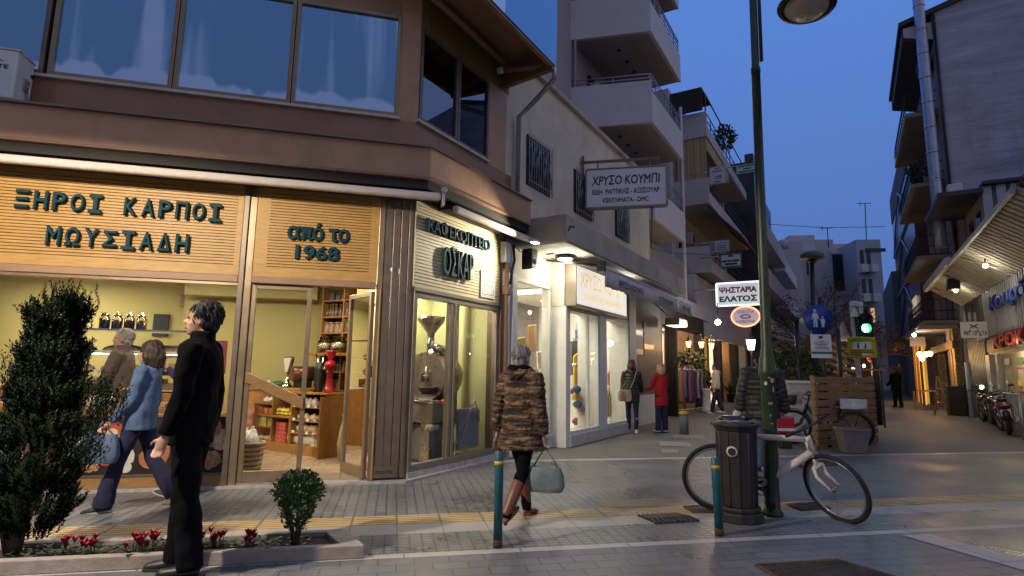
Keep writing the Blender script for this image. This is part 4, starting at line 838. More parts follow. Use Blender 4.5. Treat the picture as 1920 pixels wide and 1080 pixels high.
t = thing('wall_speaker', 'black loudspeaker hanging under the canopy of the white shop', 'speaker', SP.w(2.75, -.2, 3.1)); b = MB(); b.prism(SP, [(2.64, 3.08), (2.84, 3.14), (2.86, 3.44), (2.64, 3.44)], -.34, -.14); b.build('case', m_black, t, bevel=.02)
b = MB(); b.tube([SP.w(2.74, -.341, 3.22), SP.w(2.74, -.346, 3.22)], .05, 16); b.build('cone', m_dkwin, t)
t = thing('spotlight', 'small lit flood lamp under the awning pointing back at the pale sign', 'spotlight', SP.w(2.22, -.62, 3.40)); b = MB(); b.cbox(SP.w(2.24, -.62, 3.44), .16, .1, .04, SP.rot()); b.build('housing', m_whitem, t)
b = MB(); b.box(SP, 2.17, 2.31, -.665, -.575, 3.412, 3.418); b.build('lamp_face', EM('flood_face', (1, .95, .85), 12), t)
b = MB(); b.box(SP, 2.51, 4.02, -.02, .2, 2.98, 3.47); b.box(SP, 4.02, 8.1, -.28, .2, 2.60, 3.47); b.build('shop_fascia', m_creamw, house)
def bay(u0, u1, off, z0, z1, nm, fr=.05, door=False):
    b = MB(); b.box(SP, u0, u0 + fr, -off - .02, -off + .06, z0, z1); b.box(SP, u1 - fr, u1, -off - .02, -off + .06, z0, z1); b.box(SP, u0 + fr, u1 - fr, -off - .02, -off + .06, z0, z0 + .06); b.box(SP, u0 + fr, u1 - fr, -off - .02, -off + .06, z1 - .07, z1)
    if door: b.box(SP, u0 + (u1 - u0) * .62, u0 + (u1 - u0) * .62 + .035, -off - .02, -off + .05, z0 + .06, z1 - .07)
    f = b.build(nm, m_white, house, bevel=.006)
    b = MB(); b.quad(SP.w(u0 + fr, -off + .02, z0 + .06), SP.w(u1 - fr, -off + .02, z0 + .06), SP.w(u1 - fr, -off + .02, z1 - .07), SP.w(u0 + fr, -off + .02, z1 - .07)); b.build('pane', m_glassc, f, recalc=False)
bay(2.66, 4.0, .0, .22, 2.98, 'display_window')
bay(4.22, 5.68, .28, .22, 2.60, 'glass_door', .04, True)
bay(6.08, 7.56, .28, .22, 2.60, 'display_window')
b = MB(); b.box(SP, 2.49, 2.655, -.07, .2, .0, 3.0); b.build('white_post', m_white, house, bevel=.006)
for u0, u1 in ((4.03, 4.21), (5.69, 6.07), (7.57, 8.06)):
    b = MB(); b.box(SP, u0, u1, -.32, .2, .0, 3.4 if u0 > 5 else 2.6); b.build('white_post', m_white, house, bevel=.006)
b = MB(); b.box(SP, 2.65, 4.03, -.05, .2, 0, .215); b.box(SP, 4.2, 8.07, -.34, .2, 0, .215); b.build('marble_base', M('pale_marble', (0.55, 0.53, 0.49), .45, var=.15, scale=6, stain=.4, stain_col=(.25, .24, .22)), house, bevel=.006)
m_gpanel = M('brown_grey_panel', (0.135, 0.115, 0.105), .55, var=.12, scale=4)
b = MB(); b.box(SP, 8.07, 11.2, -.02, .25, .78, 3.47); b.build('panel_wall', m_gpanel, house)
b = MB(); b.box(SP, 8.07, 11.2, -.05, .25, 0, .775); b.build('wall_base', m_creamw, house, bevel=.006)
for r_ in range(4):
    for c_ in range(2): MB().box(SP, 8.6 + c_ * .95, 9.45 + c_ * .95, -.035, -.022, 2.35 - r_ * .17, 2.49 - r_ * .17).build('name_plate', m_gpanel if (r_ + c_) % 3 else m_alugr, house)
MB().box(SP, 9.5, 9.54, -.06, -.025, 2.55, 2.75).build('wall_button', m_white, house)
# white shop interior
m_wint = M('white_interior', (0.80, 0.76, 0.66), .7, var=.03)
b = MB(); b.box(SP, 2.5, 8.1, 2.4, 2.5, .2, 3.4); b.box(SP, 2.5, 2.56, .2, 2.4, .2, 3.4); b.box(SP, 8.02, 8.1, .2, 2.4, .2, 3.4); b.box(SP, 2.5, 8.1, .06, 2.45, 3.1, 3.2); b.box(SP, 2.5, 8.1, .2, 2.45, .12, .212); b.build('shop_interior', m_wint, house)
area('shop_light', SP.w(3.4, 1.1, 3.05), 1.3, 42, (1.0, .93, .76), (0, 0, SP.rot()), 1.2)
area('shop_light', SP.w(5.0, .9, 3.05), 1.3, 40, (1.0, .97, .88), (0, 0, SP.rot()), 1.0)
area('shop_light', SP.w(6.9, .8, 3.05), 1.3, 34, (1.0, .92, .74), (0, 0, SP.rot()), 1.0)
for u, n in ((3.3, 1.0), (5.0, 1.0), (6.8, 1.0)):
    t = thing('panel_lamp', 'bright ceiling panel lamp in the white haberdashery', 'ceiling lamp', SP.w(u, n, 3.05), 'ceiling lamps in the white shop'); MB().box(SP, u - .3, u + .3, n - .6, n + .6, 3.065, 3.098).build('frame', m_whitem, t); MB().box(SP, u - .27, u + .27, n - .57, n + .57, 3.058, 3.064).build('diffuser', EM('panel_diffuser', (1, .96, .86), 5), t)
t = thing('canopy_lamp', 'round flush lamp lit on the soffit above the white shop sign', 'ceiling lamp', SP.w(3.6, -.5, 3.44)); MB().lathe(SP.w(3.6, -.5, 3.40), [(.17, .07), (.18, .03), (.16, .0)], 24).build('rim', m_black, t); MB().lathe(SP.w(3.6, -.5, 3.40), [(0, -.015), (.1, -.01), (.155, .004)], 24).build('diffuser', EM('canopy_diffuser', (1, .95, .82), 10), t)
bulb('canopy_light', SP.w(3.6, -.5, 3.30), 45, (1.0, .90, .70), .12)
bulb('soffit_light', SP.w(6.2, -.6, 3.36), 30, (1.0, .92, .74), .10)
# light box over the door
t = thing('light_box_sign', 'glowing white light box sign above the haberdashery door', 'shop sign', SP.w(5.4, -.35, 2.62))
b = MB(); b.box(SP, 4.03, 6.82, -.52, -.30, 2.60, 3.42); b.build('case', m_alugr, t, bevel=.008)
b = MB(); b.box(SP, 4.07, 6.78, -.526, -.521, 2.64, 3.38); b.build('lit_face', EM('lit_face', (.72, .69, .64), 1.0), t)
m_fy = EM('faint_yellow', (.75, .50, .14), .75)
lettering('lettering', 'ΧΡΥΣΟ ΚΟΥΜΠΙ', SP, 5.42, -.528, 3.14, 2.4, .30, m_fy, t, .002, 0.0); lettering('lettering', 'ΕΙΔΗ ΡΑΠΤΙΚΗΣ - ΚΕΝΤΗΜΑΤΑ', SP, 5.42, -.528, 2.82, 2.0, .12, m_fy, t, .002)
# awning with valance
m_awn = M('grey_canvas', (0.52, 0.48, 0.44), .9, var=.12, scale=10, stain=.3, stain_col=(.2, .18, .16))
m_awnd = M('brown_canvas', (0.14, 0.115, 0.10), .9, var=.12, scale=10)
t = thing('valance_awning', 'grey canvas awning with lettered valance over the white shop pavement', 'awning', SP.w(6.7, -1.2, 2.86))
b = MB(); b.prism(SP, [(3.62, 3.165), (9.85, 3.165), (9.85, 3.18), (3.62, 3.18)], -1.24, -1.16)
b.quad(SP.w(3.7, -1.18, 3.19), SP.w(9.8, -1.18, 3.19), SP.w(9.8, -.15, 3.46), SP.w(3.7, -.15, 3.46)); b.build('canopy_cloth', m_awnd, t)
b = MB(); b.tube([SP.w(3.62, -1.2, 3.20), SP.w(9.88, -1.2, 3.20)], .045, 12); b.build('front_tube', m_zinc, t)
for i, (u0, u1) in enumerate(((3.64, 6.3), (6.32, 8.5), (8.6, 9.86))):
    b = MB(); K_ = 26
    vs = []; 
    for k in range(K_ + 1):
        u = u0 + (u1 - u0) * k / K_; w = .012 * math.sin(k * 1.9 + i) + .008 * math.sin(k * .7)
        vs += [SP.w(u, -1.24, 3.17), SP.w(u, -1.245 + w, 3.0), SP.w(u, -1.25 + 1.8 * w, 2.86 + .006 * math.sin(k))]
    b.add(vs, [(3 * k + j, 3 * k + 3 + j, 3 * k + 4 + j, 3 * k + 1 + j) for k in range(K_) for j in (0, 1)], True)
    o = b.build('valance', m_awn, t, recalc=False); sm = o.modifiers.new('thickness', 'SOLIDIFY'); sm.thickness = .004
    lettering('lettering', 'ΧΡΥΣΟ ΚΟΥΜΠΙ', SP, (u0 + u1) / 2, -1.272, 3.01, (u1 - u0) * .55, .135, m_black, t, .003, .02)
b = MB(); b.box(SP, 3.58, 3.66, -1.26, -1.12, 3.12, 3.30); b.tube([SP.w(3.62, -1.2, 3.24), SP.w(3.64, -.1, 3.42)], .02, 8); b.build('arm', m_black, t)
# hanging sign on its bracket
HSo = SP.w(5.46, -.1, 0); HS = Plane(HSo, R(102))
u1 = HS.uz(1251, 388)[0]; zt = 5.72; zb = 4.88
t = thing('hanging_sign', 'big white hanging sign with three lines of dark Greek lettering', 'shop sign', HS.w(u1 / 2, 0, zb))
b = MB(); b.box(HS, 0.02, u1, -.08, .08, zb, zt); b.build('board', M('sign_white', (0.82, 0.79, 0.80), .5, var=.05, scale=4, stain=.15, stain_col=(.4, .38, .36)), t, bevel=.015)
b = MB()
for q in ((.0, .035, zb, zt), (u1 - .015, u1 + .02, zb, zt)): b.box(HS, q[0], q[1], -.095, .095, q[2] - .01, q[3] + .01)
b.box(HS, .035, u1 - .015, -.095, .095, zt, zt + .025); b.box(HS, .035, u1 - .015, -.095, .095, zb - .025, zb); b.build('frame', m_alugr, t)
b = MB(); b.box(HS, -.1, u1 - .12, -.025, .025, zt + .18, zt + .23)
for u in (.25, u1 - .35): b.box(HS, u, u + .03, -.015, .015, zt + .02, zt + .18)
b.box(HS, -.08, -.03, -.03, .03, zt - .2, zt + .35); b.build('bracket', m_aludk, t)
m_maroon = M('maroon_letters', (0.06, 0.022, 0.024), .5, var=.1)
lettering('lettering', 'ΧΡΥΣΟ ΚΟΥΜΠΙ', HS, u1 / 2, -.082, 5.47, u1 * .84, .215, m_maroon, t, .003, 0.02, shear=.12)
lettering('lettering', 'ΕΙΔΗ  ΡΑΠΤΙΚΗΣ - ΑΞΕΣΟΥΑΡ', HS, u1 / 2, -.082, 5.215, u1 * .82, .118, m_maroon, t, .003, .02)
lettering('lettering', 'ΚΕΝΤΗΜΑΤΑ - DMC', HS, u1 / 2, -.082, 5.02, u1 * .56, .105, m_maroon, t, .003, .02)
# goods in the white shop
m_yarn = [M('yarn_%s' % n, c, .9, var=.25, scale=40) for n, c in (('rose', (0.55, 0.22, 0.22)), ('coral', (0.6, 0.16, 0.12)), ('blue', (0.05, 0.12, 0.22)), ('plum', (0.2, 0.05, 0.16)), ('grey', (0.3, 0.3, 0.34)), ('gold', (0.6, 0.42, 0.08)), ('cream', (0.7, 0.62, 0.48)))]
def yarn(p, r, k, label, group, kind='yarn_pompom', cat='pompom'):
    b = MB(); b.ball(p, r, r, r * .92, 12, 8)
    for i in range(26):
        d = Vector((random.gauss(0, 1), random.gauss(0, 1), random.gauss(0, 1))).normalized(); b.tube([Vector(p) + d * r * .8, Vector(p) + d * r * 1.22], [.014, .004], 4)
    tag(b.build(kind, m_yarn[k]), label, cat, group)
def ws(px, py, n):
    u, z = SP.uz(px, py, n); return SP.w(u, n, z)
for i, (px, py, k, r) in enumerate(((1102, 640, 0, .12), (1106, 655, 1, .11), (1096, 664, 0, .09), (1104, 680, 3, .08), (1109, 690, 4, .08), (1099, 700, 2, .11), (1098, 716, 2, .11), (1104, 730, 4, .08), (1105, 742, 4, .08))):
    yarn(ws(px, py, .12), r, k, ('pink', 'coral', 'pale pink', 'plum', 'grey', 'deep blue', 'lower blue', 'light grey', 'lowest grey')[i] + ' woolly pompom on the hanging string inside the glass door', 'pompoms on a string')
for i in range(18):
    yarn(ws(1076 + 28 * random.random(), 722 + 72 * i / 18, .1 + .25 * random.random()), .085, i % 7, 'ball of coloured yarn in the heap behind the glass door', 'yarn balls in the door window', 'yarn_ball', 'yarn ball')
def hung(n, pxs, mat_, kind, label, cat, th=.04):
    q = [SP.uz(x, y, n) for x, y in pxs]; b = MB(); b.prism(SP, q, n, n + th); return tag(b.build(kind, mat_, bevel=.01), label, cat)
hung(.10, ((1088, 754), (1104, 752), (1104, 772), (1088, 774)), M('notice_white', (0.72, 0.7, 0.66), .6), 'door_notice', 'white notice sheet on the glass door', 'notice', .01)
hung(.7, ((1072, 640), (1084, 638), (1084, 700), (1072, 704)), M('grey_teal_panel', (0.14, 0.17, 0.16), .7), 'tall_panel', 'dark grey green panel behind the yarn in the door window', 'panel')
hung(.4, ((1077, 668), (1087, 660), (1087, 720), (1077, 724)), m_yarn[5], 'hung_garment', 'golden shawl hanging beside the dark panel in the door window', 'knitwear')
m_orn = M('carved_ornament', (0.26, 0.16, 0.07), .6, var=.5, scale=22); m_orn2 = M('ornament_inlay', (0.55, 0.42, 0.22), .6, var=.4, scale=26)
def orn(label, n, outer, inner):
    t = thing('wall_ornament', label, 'ornament', ws(*outer[0], n)); MB().prism(SP, [SP.uz(x, y, n) for x, y in outer], n, n + .05).build('board', m_orn, t); MB().prism(SP, [SP.uz(x, y, n - .02) for x, y in inner], n - .02, n - .005).build('inlay', m_orn2, t)
orn('tall pointed carved ornament standing in the right shop window', .3, ((1153, 738), (1170, 732), (1169, 660), (1162, 644), (1154, 664)), ((1156, 730), (1167, 726), (1166, 664), (1157, 667)))
orn('low pointed carved ornament leaning at the left of the right window', .2, ((1141, 782), (1152, 778), (1151, 730), (1146, 722), (1141, 740)), ((1143, 776), (1149, 774), (1149, 738), (1143, 742)))
hung(.25, ((1141, 700), (1151, 690), (1152, 720), (1141, 722)), m_yarn[0], 'hung_garment', 'patterned rose cloth left of the tall ornament', 'knitwear')
for i, (pxs, k) in enumerate(((((962, 636), (986, 632), (990, 664), (976, 660), (964, 690)), 5), (((964, 668), (985, 664), (980, 720), (966, 724)), 5), (((1008, 660), (1034, 656), (1034, 690), (1010, 692)), 6), (((1014, 696), (1038, 692), (1038, 716), (1014, 720)), 5), (((968, 654), (990, 650), (988, 660), (970, 664)), 0), (((962, 726), (990, 722), (990, 780), (964, 790)), 6))):
    hung(.5 - .02 * i, pxs, m_yarn[k], 'hung_garment', ('large yellow knit hanging high in the left shop window', 'long yellow knit under the high yellow knit', 'cream knit hanging at the right of the left shop window', 'small yellow knit below the cream knit', 'pink folded knit across the yellow knits', 'cream knit low in the left shop window')[i], 'knitwear')
hung(.9, ((992, 610), (1006, 608), (1006, 660), (992, 662)), m_wooddk, 'display_door', 'brown cupboard door at the back of the left shop window', 'cupboard')
b = MB(); b.box(SP, 2.8, 3.9, 1.2, 1.5, .2, 1.0); b.box(SP, 2.75, 3.95, 1.15, 1.55, 1.0, 1.05); tag(b.build('sales_counter', m_wooddk), 'brown sales counter inside the left shop window', 'counter')

# ================================================================== tall building with white balconies
m_plast_ = M('lilac_render', (0.33, 0.285, 0.30), .85, var=.1, scale=1.2, bump=.15, bscale=25, stain=.2, stain_col=(.2, .17, .18))
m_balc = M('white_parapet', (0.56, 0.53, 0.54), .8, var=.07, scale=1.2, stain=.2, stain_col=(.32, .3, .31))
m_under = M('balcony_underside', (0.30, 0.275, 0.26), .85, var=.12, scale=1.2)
m_rail = M('rail_metal', (0.34, 0.34, 0.38), .35, .6, var=.1)
t3 = thing('balcony_building', 'tall lilac apartment building with solid white balconies behind beige house', 'apartment building', SP.w(13, 3, 0))
b = MB(); b.box(SP, 6.45, 18.4, 2.4, 12, 0, 21); b.box(SP, 11.2, 18.4, .9, 2.4, 3.0, 5.9); b.build('wall', m_plast_, t3)
for z in (9.3, 12.3, 15.2):
    b = MB(); b.box(SP, 11.4, 14.2, 2.33, 2.41, z, z + 2.2); f = b.build('balcony_door', m_dkwin, t3); MB().box(SP, 12.75, 12.82, 2.30, 2.33, z, z + 2.2).build('frame', m_white, f)
for bi, z0 in enumerate((6.0, 9.05, 12.1, 15.05)):
    A_, B_, C_, D_ = (10.85, 0.0), (14.51, 0.0), (14.51, 2.4), (10.1, 2.4)
    w_ = lambda q: SP.w(q[0], q[1], 0)
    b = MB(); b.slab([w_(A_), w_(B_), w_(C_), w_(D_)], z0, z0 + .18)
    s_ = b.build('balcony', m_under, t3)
    i1, i2 = (10.95, .10), (10.2, 2.4)
    H_ = 1.38
    b = MB(); b.slab([w_((10.84, -.012)), w_((10.95, .10)), w_((10.18, 2.4)), w_((10.06, 2.4))], z0 - .01, z0 + H_); b.slab([w_((10.84, -.012)), w_((14.52, -.012)), w_((14.52, .1)), w_((10.95, .10))], z0 - .01, z0 + H_ - .35)
    b.build('parapet', m_balc, s_)
    b = MB()
    for zz in (H_ + .12, H_ + .25): b.tube([w_((10.12, 2.4)) + Vector((0, 0, z0 + zz)), w_((10.90, .05)) + Vector((0, 0, z0 + zz)), w_((14.5, .05)) + Vector((0, 0, z0 + zz))], .022, 7)
    for zz in (H_ - .2, H_ - .05): b.tube([w_((10.90, .05)) + Vector((0, 0, z0 + zz)), w_((14.5, .05)) + Vector((0, 0, z0 + zz))], .018, 6)
    for k in range(7):
        u = 10.9 + k * .6; b.tube([w_((u, .05)) + Vector((0, 0, z0 + H_ - .36)), w_((u, .05)) + Vector((0, 0, z0 + H_ + .25))], .018, 6)
    for k in range(3):
        q = Vector(w_((10.12, 2.4))).lerp(w_((10.90, .05)), .08 + .45 * k); b.tube([q + Vector((0, 0, z0 + H_)), q + Vector((0, 0, z0 + H_ + .25))], .018, 6)
    b.build('railing', m_rail, s_)
    for k in range(3):
        q = w_((11.4 + .8 * k, 1.25)); MB().lathe(q + Vector((0, 0, z0 - .05)), [(.06, .05), (.07, .02), (.03, 0)], 10).build('under_lamp', m_black, s_)
b = MB(); b.tube([SP.w(14.75, .1, 3.2), SP.w(14.75, .1, 11.2)], .07, 10); tag(b.build('rain_pipe', m_balc), 'white rain pipe between the two apartment buildings', 'drain pipe')
b = MB(); b.tube([SP.w(10.15, 2.3, 6), SP.w(10.15, 2.3, 19)], .05, 8); b.build('downpipe', m_plast_, t3)

# ================================================================== next block with sign boxes and awnings
m_b4 = M('grey_beige_render', (0.47, 0.46, 0.50), .85, var=.1, scale=1.0, stain=.2, stain_col=(.22, .19, .18))
t4 = thing('awning_building', 'grey beige apartment block with deep balconies beside hanging sign boxes', 'apartment building', SP.w(24, 2, 0))
b = MB(); b.box(SP, 18.4, 31, 1.5, 11, 0, 14.0); b.box(SP, 18.4, 31, .6, 1.5, 3.2, 5.5); b.build('wall', m_b4, t4)
m_stripe = M('striped_canvas', (0.42, 0.33, 0.18), .9, var=.55, scale=2.6, stretch=(9, 9, .05))
for bi, z0 in enumerate((5.6, 8.6, 11.6)):
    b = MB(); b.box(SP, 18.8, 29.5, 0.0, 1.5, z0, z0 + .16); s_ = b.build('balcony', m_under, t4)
    b = MB(); b.box(SP, 18.78, 18.9, -.02, 1.5, z0 - .01, z0 + 1.12); b.box(SP, 18.9, 29.5, -.02, .08, z0 - .01, z0 + .5); b.build('parapet', m_b4, s_)
    b = MB()
    for k in range(12): b.tube([SP.w(18.95 + k * .95, .03, z0 + .5), SP.w(18.95 + k * .95, .03, z0 + 1.15)], .02, 5)
    for zz in (.8, 1.15): b.tube([SP.w(18.9, .03, z0 + zz), SP.w(29.5, .03, z0 + zz)], .022, 6)
    if bi == 2: b.tube([SP.w(18.9, .03, z0 + 2.0), SP.w(29, .03, z0 + 2.0)], .03, 6); b.tube([SP.w(18.9, .03, z0 + 1.1), SP.w(18.9, .03, z0 + 2.0)], .03, 6); b.tube([SP.w(24.5, .03, z0 + 1.1), SP.w(24.5, .03, z0 + 2.0)], .03, 6)
    b.build('railing', m_black, s_)
    b = MB(); b.box(SP, 19.5, 21.5, 1.42, 1.51, z0 + .2, z0 + 2.3); b.build('balcony_door', m_dkwin, s_)
b = MB(); b.box(SP, 18.85, 18.9, .05, 1.3, 9.74, 11.58); b.box(SP, 18.9, 24, .02, .06, 11.0, 11.5); tag(b.build('side_blind', m_stripe), 'yellow striped canvas blind on the middle balcony of the grey block', 'blind')
b = MB(); b.prism(SP, [(18.6, 13.7), (20.4, 13.7), (20.4, 13.8), (18.6, 13.8)], .1, 1.6); b.box(SP, 18.6, 18.68, .1, 1.6, 12.75, 13.7); tag(b.build('roof_awning', M('dark_awning', (0.035, 0.03, 0.032), .9)), 'dark awning over the top balcony of the grey block', 'awning')
b = MB(); b.tube([SP.w(19, .1, 8.5), SP.w(19.2, -1.2, 7.1)], .03, 6); b.tube([SP.w(24, .1, 8.5), SP.w(24.2, -1.2, 7.1)], .03, 6); b.tube([SP.w(18.9, -1.2, 7.1), SP.w(24.5, -1.2, 7.1)], .04, 6); b.quad(SP.w(18.9, -1.2, 7.1), SP.w(24.5, -1.2, 7.1), SP.w(24.5, .1, 8.55), SP.w(18.9, .1, 8.55)); tag(b.build('balcony_awning', m_awnd, recalc=False), 'brown slanted balcony awning above the lower sign boxes', 'awning')
b = MB(); b.box(SP, 31, 44, .2, 9, 0, 14.5); b.box(SP, 31, 31.6, -.3, .2, 3, 15.0); tag(b.build('dark_building', M('dark_cladding', (0.035, 0.035, 0.042), .4, var=.3, scale=2)), 'narrow dark clad building beyond the grey block', 'building')
b = MB(); b.box(SP, 44, 60, .4, 9, 0, 12); b.box(SP, 43.9, 44.3, .1, .4, 0, 12); tag(b.build('slim_building', m_plast_), 'slim grey facade beyond the dark building', 'building')

# ================================================================== sign boxes over the street
PERP = R(121)
def facing(x0, y0, x1, y1, dist):
    o = at_dist(x0, (y0 + y1) / 2, dist); P = Plane(o, PERP); z0 = P.uz(x0, y1)[1]; z1 = P.uz(x0, y0)[1]; w = P.uz(x1, y1)[0]
    return P, w, z0, z1
def sign_box(nm, label, x0, y0, x1, y1, dist, face, edge, group=None, th=.12):
    P, w, z0, z1 = facing(x0, y0, x1, y1, dist)
    t = thing(nm, label, 'sign', P.w(w / 2, 0, z0), group)
    b = MB(); b.box(P, 0, w, -th / 2, th / 2, z0, z1); b.build('case', edge, t, bevel=.01)
    b = MB(); b.box(P, .03, w - .03, -th / 2 - .008, -th / 2 - .002, z0 + .03, z1 - .03); b.build('face', face, t)
    b = MB(); b.tube([P.w(-.8, 0, (z0 + z1) / 2 + .2), P.w(0.02, 0, (z0 + z1) / 2 + .2)], .025, 6); b.build('bracket', m_rail, t)
    return t, P, w, z0, z1, -th / 2 - .008
m_sgn = M('sign_pale', (0.50, 0.55, 0.62), .5, var=.08, scale=3); m_navy = M('navy_letters', (0.02, 0.035, 0.09), .5); m_sgreen = M('sign_green', (0.02, 0.14, 0.11), .5); m_teal = M('sign_teal', (0.20, 0.36, 0.38), .5, var=.1)
t, P, w, z0, z1, n = sign_box('projecting_sign', 'pale square projecting sign with a three letter company mark', 1330, 315, 1362, 348, 22.5, m_sgn, m_rail)
lettering('lettering', 'ΟΤΕ', P, w * .55, n, z0 + (z1 - z0) * .36, w * .42, (z1 - z0) * .2, m_navy, t, .004, .03)
for k, (zz, ww) in enumerate(((.86, .3), (.72, .62), (.12, .4))): MB().box(P, w * (.5 - ww / 2), w * (.5 + ww / 2), n - .006, n - .001, z0 + (z1 - z0) * zz - .015, z0 + (z1 - z0) * zz + .02).build('small_print', m_navy, t)
t, P, w, z0, z1, n = sign_box('projecting_sign', 'long pale projecting sign high beside the lamp post', 1380, 311, 1424, 329, 23.5, m_sgn, m_sgreen)
for zz, ww in ((.78, .8), (.50, .35), (.22, .8)): MB().box(P, w * (.5 - ww / 2), w * (.5 + ww / 2), n - .006, n - .001, z0 + (z1 - z0) * zz - .03, z0 + (z1 - z0) * zz + .03).build('small_print', m_sgreen, t)
t, P, w, z0, z1, n = sign_box('projecting_sign', 'pale projecting sign with a blue left panel below the balcony awning', 1331, 453, 1368, 475, 22.8, m_sgn, m_teal)
MB().box(P, w * .05, w * .28, n - .006, n - .001, z0 + .05, z1 - .05).build('panel', M('sign_blue', (0.12, 0.2, 0.36), .5), t)
for zz in (.75, .55, .38, .22): MB().box(P, w * .34, w * .9, n - .006, n - .001, z0 + (z1 - z0) * zz - .015, z0 + (z1 - z0) * zz + .012).build('small_print', m_navy, t)
t, P, w, z0, z1, n = sign_box('projecting_sign', 'white projecting sign with green bands and a small red mark', 1352, 476, 1391, 504, 22.2, m_sgn, m_sgreen)
for a, c in ((.86, 1.0), (0, .12)): MB().box(P, 0.0, w, n - .008, n - .002, z0 + (z1 - z0) * a, z0 + (z1 - z0) * c).build('green_band', m_sgreen, t)
MB().box(P, w * .38, w * .6, n - .016, n - .010, z0 + (z1 - z0) * .72, z0 + (z1 - z0) * 1.0).build('red_mark', M('dull_red', (0.25, 0.05, 0.06), .5), t)
for zz, a, c in ((.44, .1, .3), (.44, .33, .55), (.44, .58, .9), (.24, .2, .8)): MB().box(P, w * a, w * c, n - .006, n - .001, z0 + (z1 - z0) * zz - .03, z0 + (z1 - z0) * zz + .05).build('small_print', m_navy, t)
# the grill house signs
m_lit = EM('lit_sign_face', (0.72, 0.74, 0.80), .28); m_litedge = EM('lit_edge', (0.72, 0.85, 1.0), 1.6)
t, P, w, z0, z1, n = sign_box('grill_sign', 'lit white sign with dark red and green Greek capitals behind the lamp post', 1344, 532, 1427, 575, 19.5, m_lit, m_white)
MB().box(P, -.0, w, n - .02, n + .02, z1 - .03, z1 + .012).build('lit_edge', m_litedge, t); MB().box(P, -.0, w, n - .02, n + .02, z0 - .012, z0 + .03).build('lit_edge', m_litedge, t); MB().box(P, -.02, .03, n - .02, n + .02, z0 + .03, z1 - .03).build('lit_edge', m_litedge, t); MB().box(P, w - .03, w + .02, n - .02, n + .02, z0 + .03, z1 - .03).build('lit_edge', m_litedge, t)
lettering('lettering', 'ΨΗΣΤΑΡΙΑ', P, w * .5, n, z0 + (z1 - z0) * .68, w * .86, (z1 - z0) * .29, M('ox_red', (0.10, 0.006, 0.010), .5), t, .004, .045)
lettering('lettering', 'ΕΛΑΤΟΣ', P, w * .5, n, z0 + (z1 - z0) * .30, w * .86, (z1 - z0) * .30, M('fir_green', (0.0, 0.10, 0.075), .5), t, .004, .05)
P, w, z0, z1 = facing(1372, 576, 1426, 613, 19.8)
t = thing('oval_neon_sign', 'oval neon sign with an orange glowing rim below the grill sign', 'sign', P.w(w / 2, 0, z0)); zc = (z0 + z1) / 2; hh = (z1 - z0) / 2
oval = [(w / 2 + w / 2 * math.cos(a), zc + hh * math.sin(a)) for a in [2 * PI * k / 40 for k in range(40)]]
MB().prism(P, [(w / 2 + (u - w / 2) * .95, zc + (z - zc) * .95) for u, z in oval], -.04, .04).build('face', EM('oval_face', (0.42, 0.36, 0.46), .35), t)
MB().tube([P.w(u, -.05, z) for u, z in oval], .022, 7, closed=True).build('neon_rim', EM('neon_orange', (1.0, .22, .10), 4.5), t)
lettering('lettering', 'ΟΛΑ ΣΤΑ', P, w * .5, -.041, zc + hh * .5, w * .6, hh * .34, m_navy, t, .004); lettering('lettering', 'ΚΑΡΒΟΥΝΑ', P, w * .5, -.041, zc - hh * .5, w * .66, hh * .34, m_maroon, t, .004)
MB().tube([P.w(w / 2 + w * .17 * math.cos(a), -.043, zc + hh * .16 * math.sin(a)) for a in [2 * PI * k / 20 for k in range(20)]], .02, 6, closed=True).build('ember_mark', m_black, t)

for u0, nm, n in ((31, 'dark_building', .2), (44, 'slim_building', .4)):
    o = bpy.data.objects[nm]
    for z in (4, 7, 10):
        for k in range(4):
            MB().box(SP, u0 + .8 + 2.8 * k, u0 + 2.4 + 2.8 * k, n - .02, n + .01, z, z + 1.7).build('window', m_dkwin, o)
        MB().box(SP, u0 + .5, u0 + 12, n - 1.0, n, z - .35, z + .75).build('balcony', m_balc, o)
for u, n, z, lb in ((11.5, 2.2, 9.3, 'on the middle white balcony'), (20.2, 1.2, 5.8, 'on the lowest balcony of the grey block'), (23.0, 1.2, 8.8, 'on the middle balcony of the grey block')):
    t = thing('air_conditioner', 'pale outdoor air conditioner ' + lb, 'air conditioner', SP.w(u, n, z)); MB().box(SP, u, u + .8, n - .15, n + .15, z + 1.4, z + 1.95).build('case', m_white, t, bevel=.02); MB().box(SP, u + .1, u + .5, n - .16, n - .151, z + 1.5, z + 1.88).build('fan_grille', m_black, t)

for i in range(16):
    px = 1072 + 46 * random.random(); py = 610 + 175 * random.random()
    b = MB(); q = SP.uz(px, py, .8); b.box(SP, q[0], q[0] + .22, .8, .86, q[1], q[1] + .2); tag(b.build('craft_packet', m_yarn[i % 7]), 'small coloured craft packet hanging deep inside the glass door', 'packet', 'craft packets behind the glass door')
